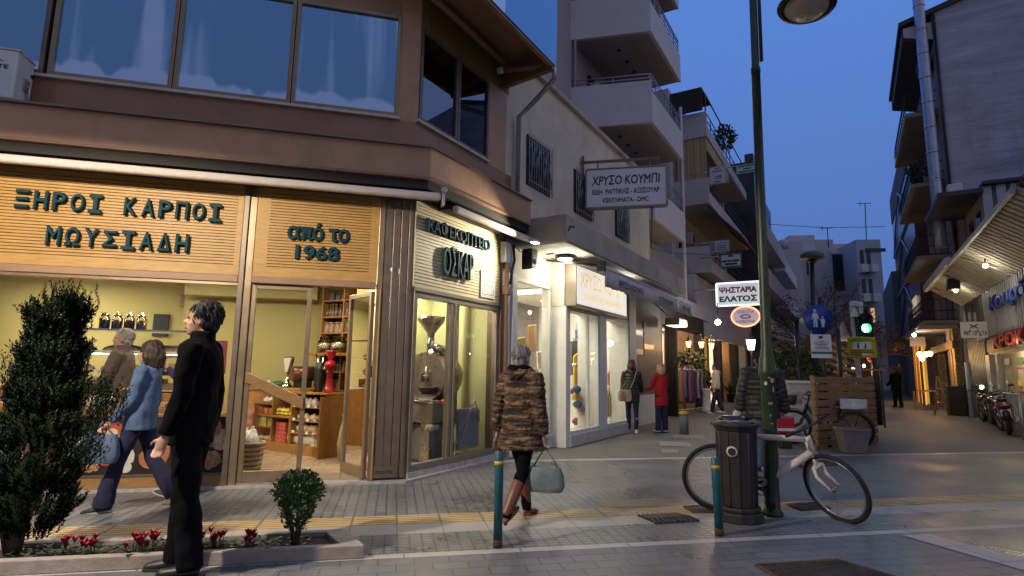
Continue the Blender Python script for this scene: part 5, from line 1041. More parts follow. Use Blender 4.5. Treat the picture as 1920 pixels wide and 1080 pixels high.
# ================================================================== ground floor fronts of the left row beyond the grey wall
m_inter = M('warm_interior', (0.30, 0.20, 0.12), .8, var=.4, scale=3)
m_blackf = M('black_frame', (0.015, 0.014, 0.014), .5, var=.2)
front = thing('boutique_front', 'dark framed boutique front with lit interior behind the clothes rail', 'shop front', SP.w(14, .5, 0))
b = MB()
for u in (11.2, 12.9, 16.8): b.box(SP, u, u + .22, .0, .35, 0, 3.3)
b.box(SP, 11.2, 17.0, .0, .3, 2.85, 3.4); b.build('frame', m_blackf, front)
b = MB(); b.box(SP, 11.2, 18, 2.6, 2.7, 0, 3.3); b.box(SP, 11.2, 18, .3, 2.7, 3.3, 3.4); b.box(SP, 17.0, 17.1, .3, 2.6, 0, 3.3); b.build('interior', m_inter, front)
b = MB(); b.box(SP, 11.6, 12.4, .25, .28, .9, 2.6); b.build('glow_panel', EM('panel_glow', (1.0, .85, .78), .75), front)  # light on this panel is put in as its own glow
b = MB(); b.box(SP, 11.55, 12.45, .21, .25, .2, 1.5); b.build('lower_panel', m_blackf, front)
for u in (12.0, 14.6, 16.0): bulb('boutique_light', SP.w(u, 1.4, 2.9), 45, (1.0, .72, .42), .15)
b = MB(); b.box(SP, 11.0, 18, -.05, .15, 3.4, 3.9); b.box(SP, 17.1, 31, .25, .6, 2.9, 4.2); tag(b.build('facade_band', m_b4), 'grey beige facade band above the boutique and restaurants', 'facade')
# small lit box lamp at the end of the awning
t = thing('box_lamp', 'yellowish lit box lamp at the far end of the grey awning', 'wall lamp', SP.w(10.9, -.6, 2.75)); MB().box(SP, 10.5, 11.4, -.75, -.35, 2.72, 2.92).build('case', m_alugr, t, bevel=.01); MB().box(SP, 10.52, 11.38, -.73, -.37, 2.712, 2.718).build('diffuser', EM('box_diffuser', (1, .82, .5), 3), t); MB().tube([SP.w(10.45, -.55, 2.9), SP.w(10.0, -.2, 3.3)], .02, 6).build('arm', m_rail, t)
# white glowing lamp over the boutique
c = at_dist(1346, 604, 17.5); t = thing('globe_lamp', 'bright white globe lamp over the pavement beside the oval sign', 'lamp', c); MB().ball(c, .085).build('globe', EM('white_globe', (1, .96, .9), 30), t); MB().tube([c + Vector((0, 0, .08)), c + Vector((0, 0, .6))], .015, 6).build('stem', m_black, t); bulb('globe_light', c - Vector((0, 0, .15)), 60, (1, .95, .88), .09)
# wall lanterns
for i, (px, py) in enumerate(((1291, 644), (1315, 645), (1334, 647))):
    c = at_dist(px, py, 17.8); t = thing('wall_lantern', 'amber glass wall lantern in the row above the clothes rail', 'lantern', c, 'amber lanterns over the boutique')
    MB().lathe(c, [(.05, -.12), (.085, .05), (.085, .06)], 8).build('glass', EM('amber_glass', (1.0, .50, .14), 5), t); MB().lathe(c, [(.10, .06), (.04, .16), (.015, .20)], 8).build('cap', m_black, t); MB().tube([c + Vector((0, 0, .2)), c + Vector((0, 0, .34))], .012, 5).build('hook', m_black, t); bulb('lantern_light', c - Vector((0, .14, .05)), 10, (1.0, .55, .2), .05)
# restaurant fronts further along
rest = thing('restaurant_front', 'row of restaurant fronts with dark openings, ochre panels and lit doorway', 'shop front', SP.w(24, .8, 0))
b = MB(); b.box(SP, 17.1, 31, 2.4, 2.5, 0, 3); b.build('interior', m_inter, rest)
for i, (u, w, mt) in enumerate(((17.1, .5, m_wooddk), (18.6, .3, m_blackf), (20.0, .5, M('ochre_panel', (0.50, 0.30, 0.08), .7)), (21.4, .45, EM('doorway_glow', (1.0, .80, .50), 1.2)), (22.6, .8, m_blackf), (25.2, .5, m_wooddk), (27.5, .4, m_blackf), (30.3, .6, m_b4))): MB().box(SP, u, u + w, .55, .9, 0, 3.0).build('pier', mt, rest)  # lamp light in the doorway is put in as a glowing block
for u in (19.2, 22.2, 24.6, 28.0): bulb('restaurant_light', SP.w(u, 1.3, 2.5), 30, (1.0, .72, .42), .15)
b = MB(); b.prism(SP, [(19.0, 2.7), (19.5, 2.7), (19.38, .9), (19.12, .9)], -.1, .1); b.tube([SP.w(19.25, 0, 0), SP.w(19.25, 0, 2.9)], .025, 6); tag(b.build('closed_parasol', M('taupe_canvas', (0.20, 0.15, 0.12), .9)), 'closed taupe parasol beside the lit restaurant doorway', 'parasol')
c = at_dist(1408, 645, 19); t = thing('street_lantern', 'glass street lantern glowing white close behind the lamp post', 'lantern', c); MB().lathe(c, [(.10, -.2), (.16, .12), (.16, .14)], 8).build('glass', EM('lantern_white', (1, .93, .8), 4), t); MB().lathe(c, [(.18, .14), (.05, .3), (.02, .36)], 8).build('cap', m_black, t); MB().tube([c - Vector((0, 0, .2)), Vector((c.x, c.y, 0))], .04, 8).build('post', m_black, t)
# clothes rail, mannequin bust, planter pots in front of the boutique
rk = Plane(G(1262, 778), math.atan2(G(1318, 770).x - G(1262, 778).x, G(1318, 770).y - G(1262, 778).y)); RL = (G(1318, 770) - G(1262, 778)).length
t = thing('clothes_rail', 'white metal clothes rail on the pavement before the boutique', 'clothes rail', rk.w(RL / 2, 0, 0))
b = MB(); b.tube([rk.w(0, 0, .05), rk.w(0, 0, 1.5), rk.w(RL, 0, 1.5), rk.w(RL, 0, .05)], .022, 6); b.tube([rk.w(0, -.25, .04), rk.w(0, .25, .04)], .02, 6); b.tube([rk.w(RL, -.25, .04), rk.w(RL, .25, .04)], .02, 6); b.tube([rk.w(0, 0, .12), rk.w(RL, 0, .12)], .018, 6); b.build('frame', m_whitem, t)
gcol = [('tan', (0.34, 0.22, 0.12)), ('rust', (0.30, 0.07, 0.04)), ('slate blue', (0.10, 0.12, 0.24)), ('black dotted', (0.015, 0.015, 0.02)), ('mauve', (0.16, 0.08, 0.14)), ('wine red', (0.18, 0.02, 0.05)), ('charcoal', (0.03, 0.03, 0.035)), ('navy checked', (0.03, 0.05, 0.12)), ('pale pink', (0.5, 0.3, 0.25)), ('dark plum', (0.08, 0.03, 0.07)), ('grey', (0.2, 0.2, 0.21))]
for i, (nm, c_) in enumerate(gcol):
    u = RL * (.12 + .8 * i / len(gcol)); b = MB(); hgt = 1.02 + .12 * math.sin(i * 2.3); vs = []
    for (z, w, d) in ((1.48, .04, .015), (1.44, .16, .04), (1.40, .22, .06), (1.1, .19, .07), (.8, .2, .075), (1.46 - hgt, .21, .08)):
        for k in range(10):
            a = 2 * PI * k / 10; vs.append(rk.w(u + d * math.cos(a) * (1 + .3 * math.sin(3 * a + i)), w * math.sin(a), z))
    b.add(vs, [(r * 10 + k, r * 10 + (k + 1) % 10, (r + 1) * 10 + (k + 1) % 10, (r + 1) * 10 + k) for r in range(5) for k in range(10)], True)
    tag(b.build('hanging_garment', M('garment_' + nm.replace(' ', '_'), c_, .9, var=.5 if i in (3, 7) else .15, scale=14)), nm + ' garment hanging on the white clothes rail', 'garment', 'garments on the clothes rail')
t = thing('display_bust', 'cream bust with a pale knit standing behind the clothes rail', 'mannequin', rk.w(RL * .75, .4, 0)); c = rk.w(RL * .75, .4, 0)
MB().lathe(c, [(.17, .75), (.14, .95), (.19, 1.25), (.21, 1.38), (.12, 1.48), (.05, 1.52), (.05, 1.62)], 14).build('bust', m_cream, t); MB().ball(c + Vector((0, 0, 1.72)), .10, .11, .14).build('head', m_cream, t); MB().tube([c, c + Vector((0, 0, .8))], .025, 6).build('post', m_black, t)
b = MB(); b.prism(rk, [(.1, .2), (.45, .2), (.5, 1.0), (.15, 1.0)], .30, .34); tag(b.build('orange_cloth', M('orange_cloth', (0.48, 0.14, 0.03), .9)), 'orange cloth panel at the left end of the clothes rail', 'cloth')
t = thing('pedestal', 'white paint worn pedestal right of the clothes rail', 'pedestal', G(1325, 772)); c = G(1325, 772)
MB().lathe(c, [(.16, 0), (.18, .05), (.13, .12), (.14, .7), (.2, .78), (.2, .82)], 12).build('column', m_white, t)
def leafy(name, label, c, h, r, n, mats, leaf=(.05, .025), trunk=None, cat='plant', group=None, shape=None, up=.3, pot=None, parts=True):
    """leaf clumps through the volume: every leaf a small bent quad"""
    t = thing(name, label, cat, c, group); c = Vector(c); b = MB()
    for i in range(n):
        while True:
            v = Vector((random.uniform(-1, 1), random.uniform(-1, 1), random.uniform(0, 1)))
            rr = shape(v.z) if shape else math.sqrt(max(0, 1 - (2 * v.z - 1) ** 2))
            q = math.hypot(v.x, v.y)
            if q <= rr * (1 + .18 * math.sin(7 * math.atan2(v.y, v.x) + 9 * v.z)) and (q > rr * .45 or random.random() < .35): break
        p = c + Vector((v.x * r, v.y * r, v.z * h)); d = Vector((v.x, v.y, random.uniform(-.3, .8) + up)).normalized()
        d = (d + Vector((random.gauss(0, .5), random.gauss(0, .5), random.gauss(0, .5)))).normalized()
        s = d.cross(Vector((random.gauss(0, 1), random.gauss(0, 1), random.gauss(0, 1)))).normalized(); L_, w = leaf[0] * random.uniform(.6, 1.3), leaf[1] * random.uniform(.7, 1.3)
        nn = d.cross(s) * L_ * .15
        b.mat(random.choice((0, 0, 0, 1, 1, 2) if len(mats) > 2 else (0, 0, 1)) if len(mats) > 1 else 0)
        b.add([p, p + d * L_ * .5 + s * w + nn, p + d * L_, p + d * L_ * .5 - s * w + nn], [(0, 1, 2, 3)])
    b.build('foliage' if not trunk or parts else 'crown', mats, t, recalc=False)
    if trunk: trunk(t, c)
    return t
m_lf = [M('leaf_deep', (0.020, 0.040, 0.014), .6, var=.4, scale=3), M('leaf_mid', (0.035, 0.062, 0.020), .55, var=.4, scale=3), M('leaf_pale', (0.065, 0.10, 0.030), .5, var=.4, scale=3)]  # three leaf greens mixed at random
m_pot = M('dark_pot', (0.03, 0.022, 0.02), .6)
def potplant(px, py, h, label, spiky=True):
    c = G(px, py); t = thing('pot_plant', label, 'pot plant', c, None); MB().lathe(c, [(.14, 0), (.19, .38), (.21, .40), (.17, .40), (.16, .36)], 12).build('pot', m_pot, t)
    b = MB()
    for i in range(22):
        a = random.uniform(0, 2 * PI); e = random.uniform(.5, 1.4); d = Vector((math.cos(a) * math.cos(e), math.sin(a) * math.cos(e), math.sin(e))); s = Vector((-math.sin(a), math.cos(a), 0)) * .03
        p = c + Vector((0, 0, .38)); b.add([p - s, p + s, p + d * h * .6 + s * 1.2, p + d * h - Vector((0, 0, .08)), p + d * h * .6 - s * 1.2], [(0, 1, 2, 3, 4)])
    b.build('leaves', m_lf[1], t, recalc=False)
potplant(1370, 754, .7, 'spiky potted plant on the pavement right of the man in the white jumper')
potplant(1384, 752, .55, 'small spiky potted plant next to the lit white doorway')
leafy('pot_plant', 'leafy green plant in the boutique doorway behind the clothes rail', G(1320, 768) + Vector((.4, .6, .5)), 1.0, .45, 260, m_lf[1:], (.14, .05), cat='pot plant')
leafy('hanging_plant', 'hanging fern under the amber lanterns', at_dist(1296, 690, 17.9), .55, .4, 200, m_lf[1:], (.16, .05), cat='pot plant', up=-.4)

# ================================================================== right row: canopy shop, brick house, far houses
RP = Plane(SP.w(0, -8.5, 0), R(31))
def rw(u, n, z): return RP.w(u, n, z)
m_corr = M('corrugated_white', (0.42, 0.43, 0.45), .5, .2, var=.12, scale=3, stain=.3, stain_col=(.2, .2, .21))
m_dkmetal = M('dark_shop_metal', (0.045, 0.045, 0.05), .5, var=.25, scale=3)
cs = thing('canopy_shop', 'low shop with lit corrugated canopy, ribbed metal front and tiled roof on the right', 'shop building', rw(14, 0, 0))
b = MB(); b.box(RP, 6, 17.2, -7, 0, 2.05, 4.05); b.box(RP, 17.2, 20.5, -7, 0, 2.75, 4.6); b.box(RP, 6, 20.5, -7, -6.8, 0, 2.1); b.box(RP, 20.3, 20.5, -6.8, 0, 0, 2.75); b.build('wall', m_dkmetal, cs)
b = MB(); k = 7.0
while k < 17.0: b.box(RP, k, k + .07, .0, .045, 2.62, 3.98); b.box(RP, k + .07, k + .24, .0, .012, 2.62, 3.98); k += .24
b.build('ribbed_cladding', m_corr, cs)
def canopy(b, u0, u1, n0, n1, za, zb, th): b.add([rw(u0, n0, za), rw(u1, n0, za), rw(u1, n1, zb), rw(u0, n1, zb)] + [rw(u0, n0, za + th), rw(u1, n0, za + th), rw(u1, n1, zb + th), rw(u0, n1, zb + th)], [(3, 2, 1, 0), (4, 5, 6, 7), (0, 1, 5, 4), (1, 2, 6, 5), (2, 3, 7, 6), (3, 0, 4, 7)])
m_cun = M('canopy_underside', (0.42, 0.39, 0.32), .7, var=.15, scale=3, stain=.5, stain_col=(.2, .16, .1))
b = MB(); canopy(b, 7, 20.7, 0.05, 1.02, 3.98, 4.66, .03)
k = 7.0
while k < 20.6: canopy(b, k, k + .10, 0.05, 1.02, 3.955, 4.635, .03); k += .28
b.build('canopy', m_cun, cs)
b = MB(); b.box(RP, 14.6, 20.75, 1.02, 1.16, 4.55, 4.80); b.box(RP, 7, 14.6, 1.02, 1.10, 4.55, 4.66); b.build('canopy_fascia', m_corr, cs, bevel=.02)
for u in (9.5, 12.5, 15.6, 18.6):
    b = MB(); b.tube([rw(u, .06, 3.90), rw(u + .6, 1.0, 4.52)], .018, 6); b.build('stay_rod', m_zinc, cs)
m_rtile = brickwall('roof_tiles', (0.13, 0.05, 0.038), (0.09, 0.038, 0.03), (0.03, 0.02, 0.018), .24, .3)
b = MB(); b.add([rw(5, .75, 4.86), rw(14.5, .75, 4.86), rw(14.5, -3.5, 6.9), rw(5, -3.5, 6.9), rw(5, .75, 4.76), rw(14.5, .75, 4.76), rw(14.5, -3.5, 6.8), rw(5, -3.5, 6.8)], [(0, 1, 2, 3), (7, 6, 5, 4), (0, 4, 5, 1), (1, 5, 6, 2), (2, 6, 7, 3), (3, 7, 4, 0)]); k = 5.0
while k < 14.4: b.tube([rw(k, .8, 4.90), rw(k, -3.5, 6.96)], .07, 6); k += .26
b.build('tiled_roof', m_rtile, cs)
bulb('canopy_light', rw(17.4, .62, 4.05), 11, (1.0, .90, .66), .08); bulb('canopy_light', rw(12.5, .7, 4.0), 15, (1.0, .90, .66), .08)
for u in (17.4, 12.5):
    t = thing('canopy_lamp', 'small bulb lamp glowing under the corrugated canopy', 'lamp', rw(u, .62, 4.15), 'bulbs under the corrugated canopy'); MB().ball(rw(u, .62, 4.16), .06).build('bulb', EM('canopy_bulb', (1, .88, .62), 16), t); MB().tube([rw(u, .62, 4.2), rw(u, .62, 4.34)], .02, 6).build('socket', m_black, t)
t = thing('canopy_speaker', 'black speaker box hanging under the corrugated canopy', 'speaker', rw(18.2, .75, 4.2)); MB().cbox(rw(16.8, .75, 4.28), .5, .3, .34, RP.rot()).build('case', m_black, t, bevel=.02); MB().cbox(rw(16.42, .75, 4.28), .02, .24, .28, RP.rot()).build('grille', m_dkwin, t)
m_bl = M('blue_letters', (0.012, 0.06, 0.34), .4, var=.1); m_rd = M('red_letters', (0.34, 0.03, 0.02), .4, var=.15)
t = thing('blue_letter_sign', 'raised blue letters across the ribbed metal front', 'shop sign', rw(13.6, .1, 3.2)); lettering('lettering', 'Κουρδι', RP, 13.3, .06, 3.44, 4.6, .55, m_bl, t, -.08, .045, flip=True)
t = thing('red_letter_sign', 'raised red letters on a dark strip above the shop window', 'shop sign', rw(13.6, .1, 2.3)); MB().box(RP, 10, 17.0, .02, .05, 2.15, 2.60).build('strip', m_dkmetal, t); lettering('lettering', 'ΚΡΟΚΟΣ', RP, 12.9, .05, 2.40, 5.6, .46, m_rd, t, -.08, .045, flip=True)
b = MB(); b.box(RP, 7, 17.0, -.02, .0, .0, 2.05); b.build('window_back', M('cream_board', (0.50, 0.44, 0.30), .7, var=.12), cs)
b = MB(); b.box(RP, 16.5, 17.1, .0, .10, 0, 2.06); b.box(RP, 15.5, 15.75, .0, .08, 0, 2.06); b.box(RP, 7, 16.5, .01, .05, .0, .85); b.build('front_posts', m_corr, cs)
for u, w, nm, c_ in ((14.2, .9, 'poster with a yellow fruit picture', (0.52, 0.42, 0.20)), (12.9, .8, 'red edged poster', (0.42, 0.10, 0.09))):
    t = thing('window_poster', nm + ' in the window under the red letters', 'poster', rw(u, .02, 1.0)); MB().box(RP, u, u + w, .004, .02, 1.0, 1.65).build('sheet', M('poster_sheet', c_, .6, var=.1), t); MB().box(RP, u + .1, u + w - .1, .022, .026, 1.06, 1.6).build('paper', m_cream, t); MB().tube([rw(u + .35, .03, 1.15), rw(u + .45, .03, 1.2), rw(u + .55, .03, 1.35)], [.05, .07, .03], 8).build('fruit_picture', m_yelp, t)
    MB().box(RP, u + .1, u + w - .1, .004, .02, 1.72, 1.9).build('heading_strip', m_sgreen, t)
for u in (13.0, 10.5): bulb('window_light', rw(u, .42, 2.0), 16, (1.0, .80, .48), .08)
b = MB(); k = 17.3
while k < 20.3: b.box(RP, k, k + .16, .0, .05, 0, 2.7); k += .26
b.build('slat_cladding', M('slate_slats', (0.11, 0.115, 0.13), .55, var=.2), cs)
b = MB(); b.box(RP, 18.3, 19.5, .0, .02, 0, 2.4); b.build('doorway_shade', m_dkwin, cs)  # dark sheet stands in for the unlit inside of the doorway
P, w, z0, z1 = facing(1801, 604, 1853, 634, 16.5)
t = thing('white_board_sign', 'white hanging board with crossed marks and playful black capitals', 'shop sign', P.w(w / 2, 0, z0)); MB().box(P, 0, w, -.03, .03, z0, z1).build('board', m_whitem, t, bevel=.008)
xs = w * .12
for ch, dz, k in zip('ΜΑΡΙΟΝΕΤΑ', (0, 0, .35, 0, 0, .35, -.3, 0, 0), range(9)):
    ww = w * .06 if ch == 'Ι' else w * .088
    lettering('lettering', ch, P, xs + w * .04, -.031, z0 + (z1 - z0) * (.30 + .28 * dz), ww * (.35 if ch == 'Ι' else 1), (z1 - z0) * (.26 if dz == 0 else .19), m_black, t, .003, .04); xs += w * .095
b = MB()
for s in (-1, 1): b.prism(P, [(w * .5 - s * w * .16, z0 + (z1 - z0) * .62), (w * .5 - s * w * .14, z0 + (z1 - z0) * .57), (w * .5 + s * w * .16, z0 + (z1 - z0) * .80), (w * .5 + s * w * .14, z0 + (z1 - z0) * .86)], -.036 - .002 * s, -.031)
b.build('cross_mark', m_black, t)
for k in range(3): MB().tube([P.w(w * (.2 + .2 * k), 0, z1), P.w(w * (.2 + .2 * k), 0, z1 + .28)], .035, 8).build('lamp_tube', m_corr, t)
t = thing('meter_box', 'pale electric meter box with cable beside the hanging white board', 'electric box', rw(17.0, .2, 2.5)); MB().box(RP, 17.0, 17.35, .06, .22, 2.5, 3.1).build('case', m_creamw, t, bevel=.015); MB().tube([rw(17.2, .2, 3.1), rw(17.3, .3, 3.3), rw(17.5, .3, 3.4), rw(17.6, .2, 3.7)], .02, 6).build('cable', m_black, t)
bulb('door_lamp', rw(19.6, .55, 1.75), 6, (1, .85, .55), .06); c = at_dist(1841, 726, 17.4); tag(MB().ball(c, .06).build('door_lamp', EM('small_lamp', (1, .85, .6), 10)), 'small glowing lamp beside the dark slatted doorway', 'lamp')
# brick house
m_gable = M('gable_render', (0.45, 0.43, 0.50), .9, var=.28, scale=1.1, bump=.9, bscale=9, stain=.55, stain_col=(.13, .12, .15), stretch=(.35, .35, 2.2))
m_b5 = M('ochre_render', (0.30, 0.24, 0.20), .85, var=.15, scale=1, stain=.25, stain_col=(.16, .12, .1))
bh = thing('brick_house', 'tall house with weathered grey gable, low roof and ironwork balconies', 'apartment building', rw(25, -4, 0))
gab = [(-14, 0), (0, 0), (0, 16.2), (-7, 17.9), (-14, 16.2)]
GP = Plane(rw(21.4, 0, 0), R(31 - 90))            # gable plane, u to the left (street), so minus u is right
b = MB(); b.prism(GP, gab, -7.4, 0.0); b.build('wall', m_gable, bh)
b = MB(); b.box(RP, 21.45, 28.9, .0, .03, 0, 16.0); b.build('street_face', m_b5, bh)
b = MB(); b.prism(GP, [(1.15, 15.75), (1.15, 15.95), (-7, 18.15), (-7, 17.92)], -7.5, .12); b.prism(GP, [(1.05, 15.2), (1.05, 15.74), (.03, 15.74), (.03, 14.9)], -7.4, -.05); b.build('roof', M('roof_brown', (0.06, 0.045, 0.042), .8, var=.3), bh)
b = MB(); b.prism(GP, [(1.0, 15.3), (1.0, 15.7), (.05, 15.7), (.05, 14.95)], -.05, 0.02); b.build('eaves_board', m_balc, bh)
m_iron = M('black_iron', (0.012, 0.012, 0.014), .5)
for bi, z0 in enumerate((3.4, 6.0, 9.0, 12.0)):
    b = MB(); b.box(RP, 21.9, 28.6, .03, 1.15, z0, z0 + .16); s_ = b.build('balcony', m_b5, bh, bevel=.01)
    b = MB(); H_ = 1.0
    for zz in (.2, .55, 1.0): b.tube([rw(21.95, .04, z0 + zz), rw(21.95, 1.1, z0 + zz), rw(28.5, 1.1, z0 + zz)], .02, 5)
    for k in range(34):
        u = 21.95 + k * .2; b.tube([rw(u, 1.1, z0 + .16), rw(u, 1.1 + .06 * (k % 2), z0 + .5), rw(u, 1.1, z0 + 1.0)], .011, 4)
    for k in range(5): b.tube([rw(21.95, .15 + k * .2, z0 + .16), rw(21.95, .15 + k * .2, z0 + 1.0)], .011, 4)
    b.build('iron_railing', m_iron, s_)
    b = MB(); b.box(RP, 23.0, 24.4, .03, .05, z0 + .2, z0 + 2.4); d_ = b.build('balcony_door', m_dkwin, s_); MB().box(RP, 23.65, 23.72, .05, .08, z0 + .2, z0 + 2.4).build('frame', m_b5, d_)
t = thing('flue_pipe', 'fat zinc flue pipe climbing the corner of the brick house', 'pipe', rw(21.3, .45, 5.0)); b = MB(); pts = [rw(21.2, .42, 6.3), rw(21.25, .42, 7.2), rw(21.25, .42, 8), rw(21.25, .42, 16.9), rw(21.25, .36, 17.2), rw(21.25, .10, 17.32)]
b.tube(pts, .2, 14); b.build('pipe', M('blue_zinc', (0.36, 0.43, 0.54), .4, .5, var=.2, scale=5), t)
for k in range(9): MB().tube([rw(21.25, .42, 8 + k * 1.05), rw(21.25, .42, 8.08 + k * 1.05)], .213, 14).build('pipe_band', m_steel, t)
b = MB(); b.tube([rw(21.3, -.03, 6), rw(21.3, -.03, 16)], .05, 6); tag(b.build('gable_cable', m_black), 'dark vertical cable along the brick gable beside the flue pipe', 'cable')
t = thing('air_conditioner', 'outdoor air conditioner under the eaves of the brick house', 'air conditioner', rw(22.0, .3, 13.9)); MB().box(RP, 21.9, 22.7, .12, .5, 13.9, 14.6).build('case', m_b5, t, bevel=.02); MB().lathe(rw(22.3, .52, 14.25), [(.26, 0), (.27, .02), (0, .03)], 16, Matrix.Rotation(RP.rot(), 3, 'Z') @ Matrix.Rotation(-PI / 2, 3, 'X')).build('fan_grille', m_black, t)
# annex with small tiled eave between
an = thing('annex_house', 'small dark annex with metal sheet side and low eave before the brick gable', 'house', rw(19, -2, 0)); b = MB(); b.box(RP, 17.8, 21.3, -5, -.35, 4.6, 7.6); b.build('wall', m_b5, an); b = MB(); b.box(RP, 17.5, 21.35, -.36, .85, 7.35, 7.5); b.box(RP, 17.5, 21.35, -5, -.36, 7.62, 7.72); b.build('eave', m_dkmetal, an); b = MB()
for k in range(12): b.box(RP, 17.72, 17.79, -.6 - k * .36, -.36 - k * .36, 6.0, 7.6)
b.build('metal_cladding', m_zinc, an)
for u in (18.2, 19.6): MB().box(RP, u, u + .7, -.36, -.32, 5.2, 6.9).build('window', m_dkwin, an)
b = MB(); b.box(RP, 17.9, 18.3, .1, .5, 7.52, 7.86); tag(b.build('roof_box', m_white, bevel=.02), 'white box on the low eave before the gable', 'box')
# next buildings down the right row
m_glz = M('blue_glazing', (0.08, 0.11, 0.17), .2, .2, var=.35, scale=.8)
t = thing('glazed_building', 'narrow building with diagonal braces over blue glazing beyond the brick house', 'building', rw(36, -2, 0)); b = MB(); b.box(RP, 29.2, 44, -8, .5, 0, 14.0); b.build('glazed_wall', m_glz, t)
b = MB(); b.add([rw(29.2, .55, 12.5), rw(44, .55, 12.5), rw(44, .55, 14.3), rw(29.2, .55, 14.3), rw(29.2, .45, 12.5), rw(44, .45, 12.5), rw(44, .45, 14.3), rw(29.2, .45, 14.3)], [(0, 1, 2, 3), (7, 6, 5, 4), (0, 4, 5, 1), (1, 5, 6, 2), (2, 6, 7, 3), (3, 7, 4, 0)]); b.box(RP, 28.95, 29.2, -8, .5, 0, 14.3); b.build('top_band', M('mauve_band', (0.16, 0.11, 0.115), .8), t)
for z in (4, 7, 10): 
    b = MB(); b.tube([rw(29.5, .56, z), rw(36.5, .56, z + 2.8), rw(43.8, .56, z)], .05, 5); b.build('brace', m_rail, t)
    b = MB(); b.box(RP, 29.2, 44, .5, .6, z - .1, z + .1); b.build('floor_band', m_rail, t)
b = MB(); b.box(RP, 30.5, 33, .55, .57, 4.6, 5.6); b.build('lit_window', EM('dim_window', (1, .8, .55), .35), t)
b = MB(); b.box(RP, 44, 58, -8, .8, 0, 9); tag(b.build('dark_house', M('blue_grey_render', (0.16, 0.17, 0.2), .85, var=.15, scale=.5)), 'low blue grey house at the far end of the right row', 'house')
# restaurant front under the balconies of the brick house
m_stone = brickwall('stone_front', (0.34, 0.25, 0.16), (0.26, 0.19, 0.12), (0.16, 0.12, 0.08), .3, .15)
tv = thing('taverna_front', 'stone and timber taverna front with warm wall lamps under the right balconies', 'shop front', rw(25, .2, 0)); b = MB()
for u, w in ((21.5, .5), (22.6, .7), (26.2, .6), (28.3, .5)): MB().box(RP, u, u + w, .05, .3, 0, 3.2).build('stone_pier', m_stone, tv)
b = MB(); b.box(RP, 22.2, 22.5, .05, .32, 0, 3.2); b.box(RP, 21.5, 29, .1, .35, 2.45, 2.75); b.build('timber_beam', m_wooddk, tv)
b = MB(); b.box(RP, 23.3, 28.3, .04, .06, 0, 2.45); b.build('opening_shade', m_blackf, tv)  # black sheet painted for the shaded inside of the taverna
b = MB(); b.box(RP, 21.6, 28.9, .1, 1.3, 3.2, 3.36); b.build('shop_eave', m_b5, tv)
b = MB(); b.box(RP, 29.3, 34, .6, .65, 0, 3.4); b.build('glow_front', EM('amber_glow', (1.0, .52, .08), .9), tv)  # warm lamp-lit interior put in as a glowing sheet
for k in range(3): MB().box(RP, 29.3 + k * 1.7, 29.6 + k * 1.7, .66, .75, 0, 3.6).build('timber_post', m_wooddk, tv)
for i, (px, py) in enumerate(((1724, 664), (1736, 664), (1744, 663), (1729, 672))):
    c = at_dist(px, py, 22.4); t = thing('wall_lamp', 'glowing amber wall lamp on the stone taverna front', 'lamp', c, 'amber lamps on the taverna front'); MB().ball(c, .085, .085, .11).build('globe', EM('amber_globe', (1.0, .62, .22), 12), t); MB().lathe(c, [(.09, .09), (.03, .17), (.01, .2)], 8).build('cap', m_black, t); bulb('taverna_light', c - Vector((.12, .2, .1)), 22, (1.0, .58, .2), .08)
c = at_dist(1714, 628, 23.5); t = thing('white_spot', 'white spot lamp under the eave of the taverna', 'lamp', c); MB().ball(c, .07).build('bulb', EM('white_spot_glow', (1, .93, .95), 30), t); MB().tube([c, c + Vector((.1, .1, .5))], .02, 5).build('arm', m_black, t); bulb('white_spot_light', c - Vector((.15, .2, .2)), 40, (1, .93, .95), .07)
bulb('amber_front_light', rw(31, 1.6, 2.4), 60, (1.0, .55, .14), .3)
b = MB(); P, w, z0, z1 = facing(1706, 632, 1736, 650, 23.2); b.box(P, 0, w, -.03, .03, z0, z1); tag(b.build('menu_board', m_balc), 'pale menu board under the white spot lamp', 'board')
t = thing('folding_ladder', 'reddish folding ladder leaning on the taverna front', 'ladder', G(1757, 770)); LPn, w, z0, z1 = facing(1750, 705, 1762, 770, 20.9); b = MB(); b.tube([LPn.w(0, 0, 0), LPn.w(.16, .1, z1)], .03, 5); b.tube([LPn.w(.38, -.1, 0), LPn.w(.2, .1, z1)], .03, 5); b.build('rail', m_wooddk, t)
for k in range(5): MB().tube([LPn.w(.02 + .03 * k, .02 * k, .2 + .25 * k), LPn.w(.35 - .03 * k, -.06 + .03 * k, .2 + .25 * k)], .02, 5).build('rung', m_wooddk, t)
t = thing('dark_crates', 'dark table stacked with bottles in front of the taverna', 'table', G(1738, 768)); c = G(1738, 768); MB().cbox(c + Vector((0, 0, .78)), .9, .6, .05, RP.rot()).build('top', m_wooddk, t)
for a, d in ((-.35, -.2), (.35, -.2), (-.35, .2), (.35, .2)): MB().cbox(c + Vector((a, d, .38)), .05, .05, .76).build('leg', m_wooddk, t)
b = MB(); b.box(RP, 20.65, 21.2, .2, .7, 0, 1.05); tag(b.build('dark_cabinet', m_blackf, bevel=.02), 'black cabinet standing by the slatted doorway', 'cabinet'); b = MB(); b.box(RP, 20.3, 20.6, .1, .16, 0, 1.9); tag(b.build('pale_blue_panel', M('pale_blue', (0.25, 0.36, 0.45), .6)), 'tall pale blue board leaning beside the black cabinet', 'board')

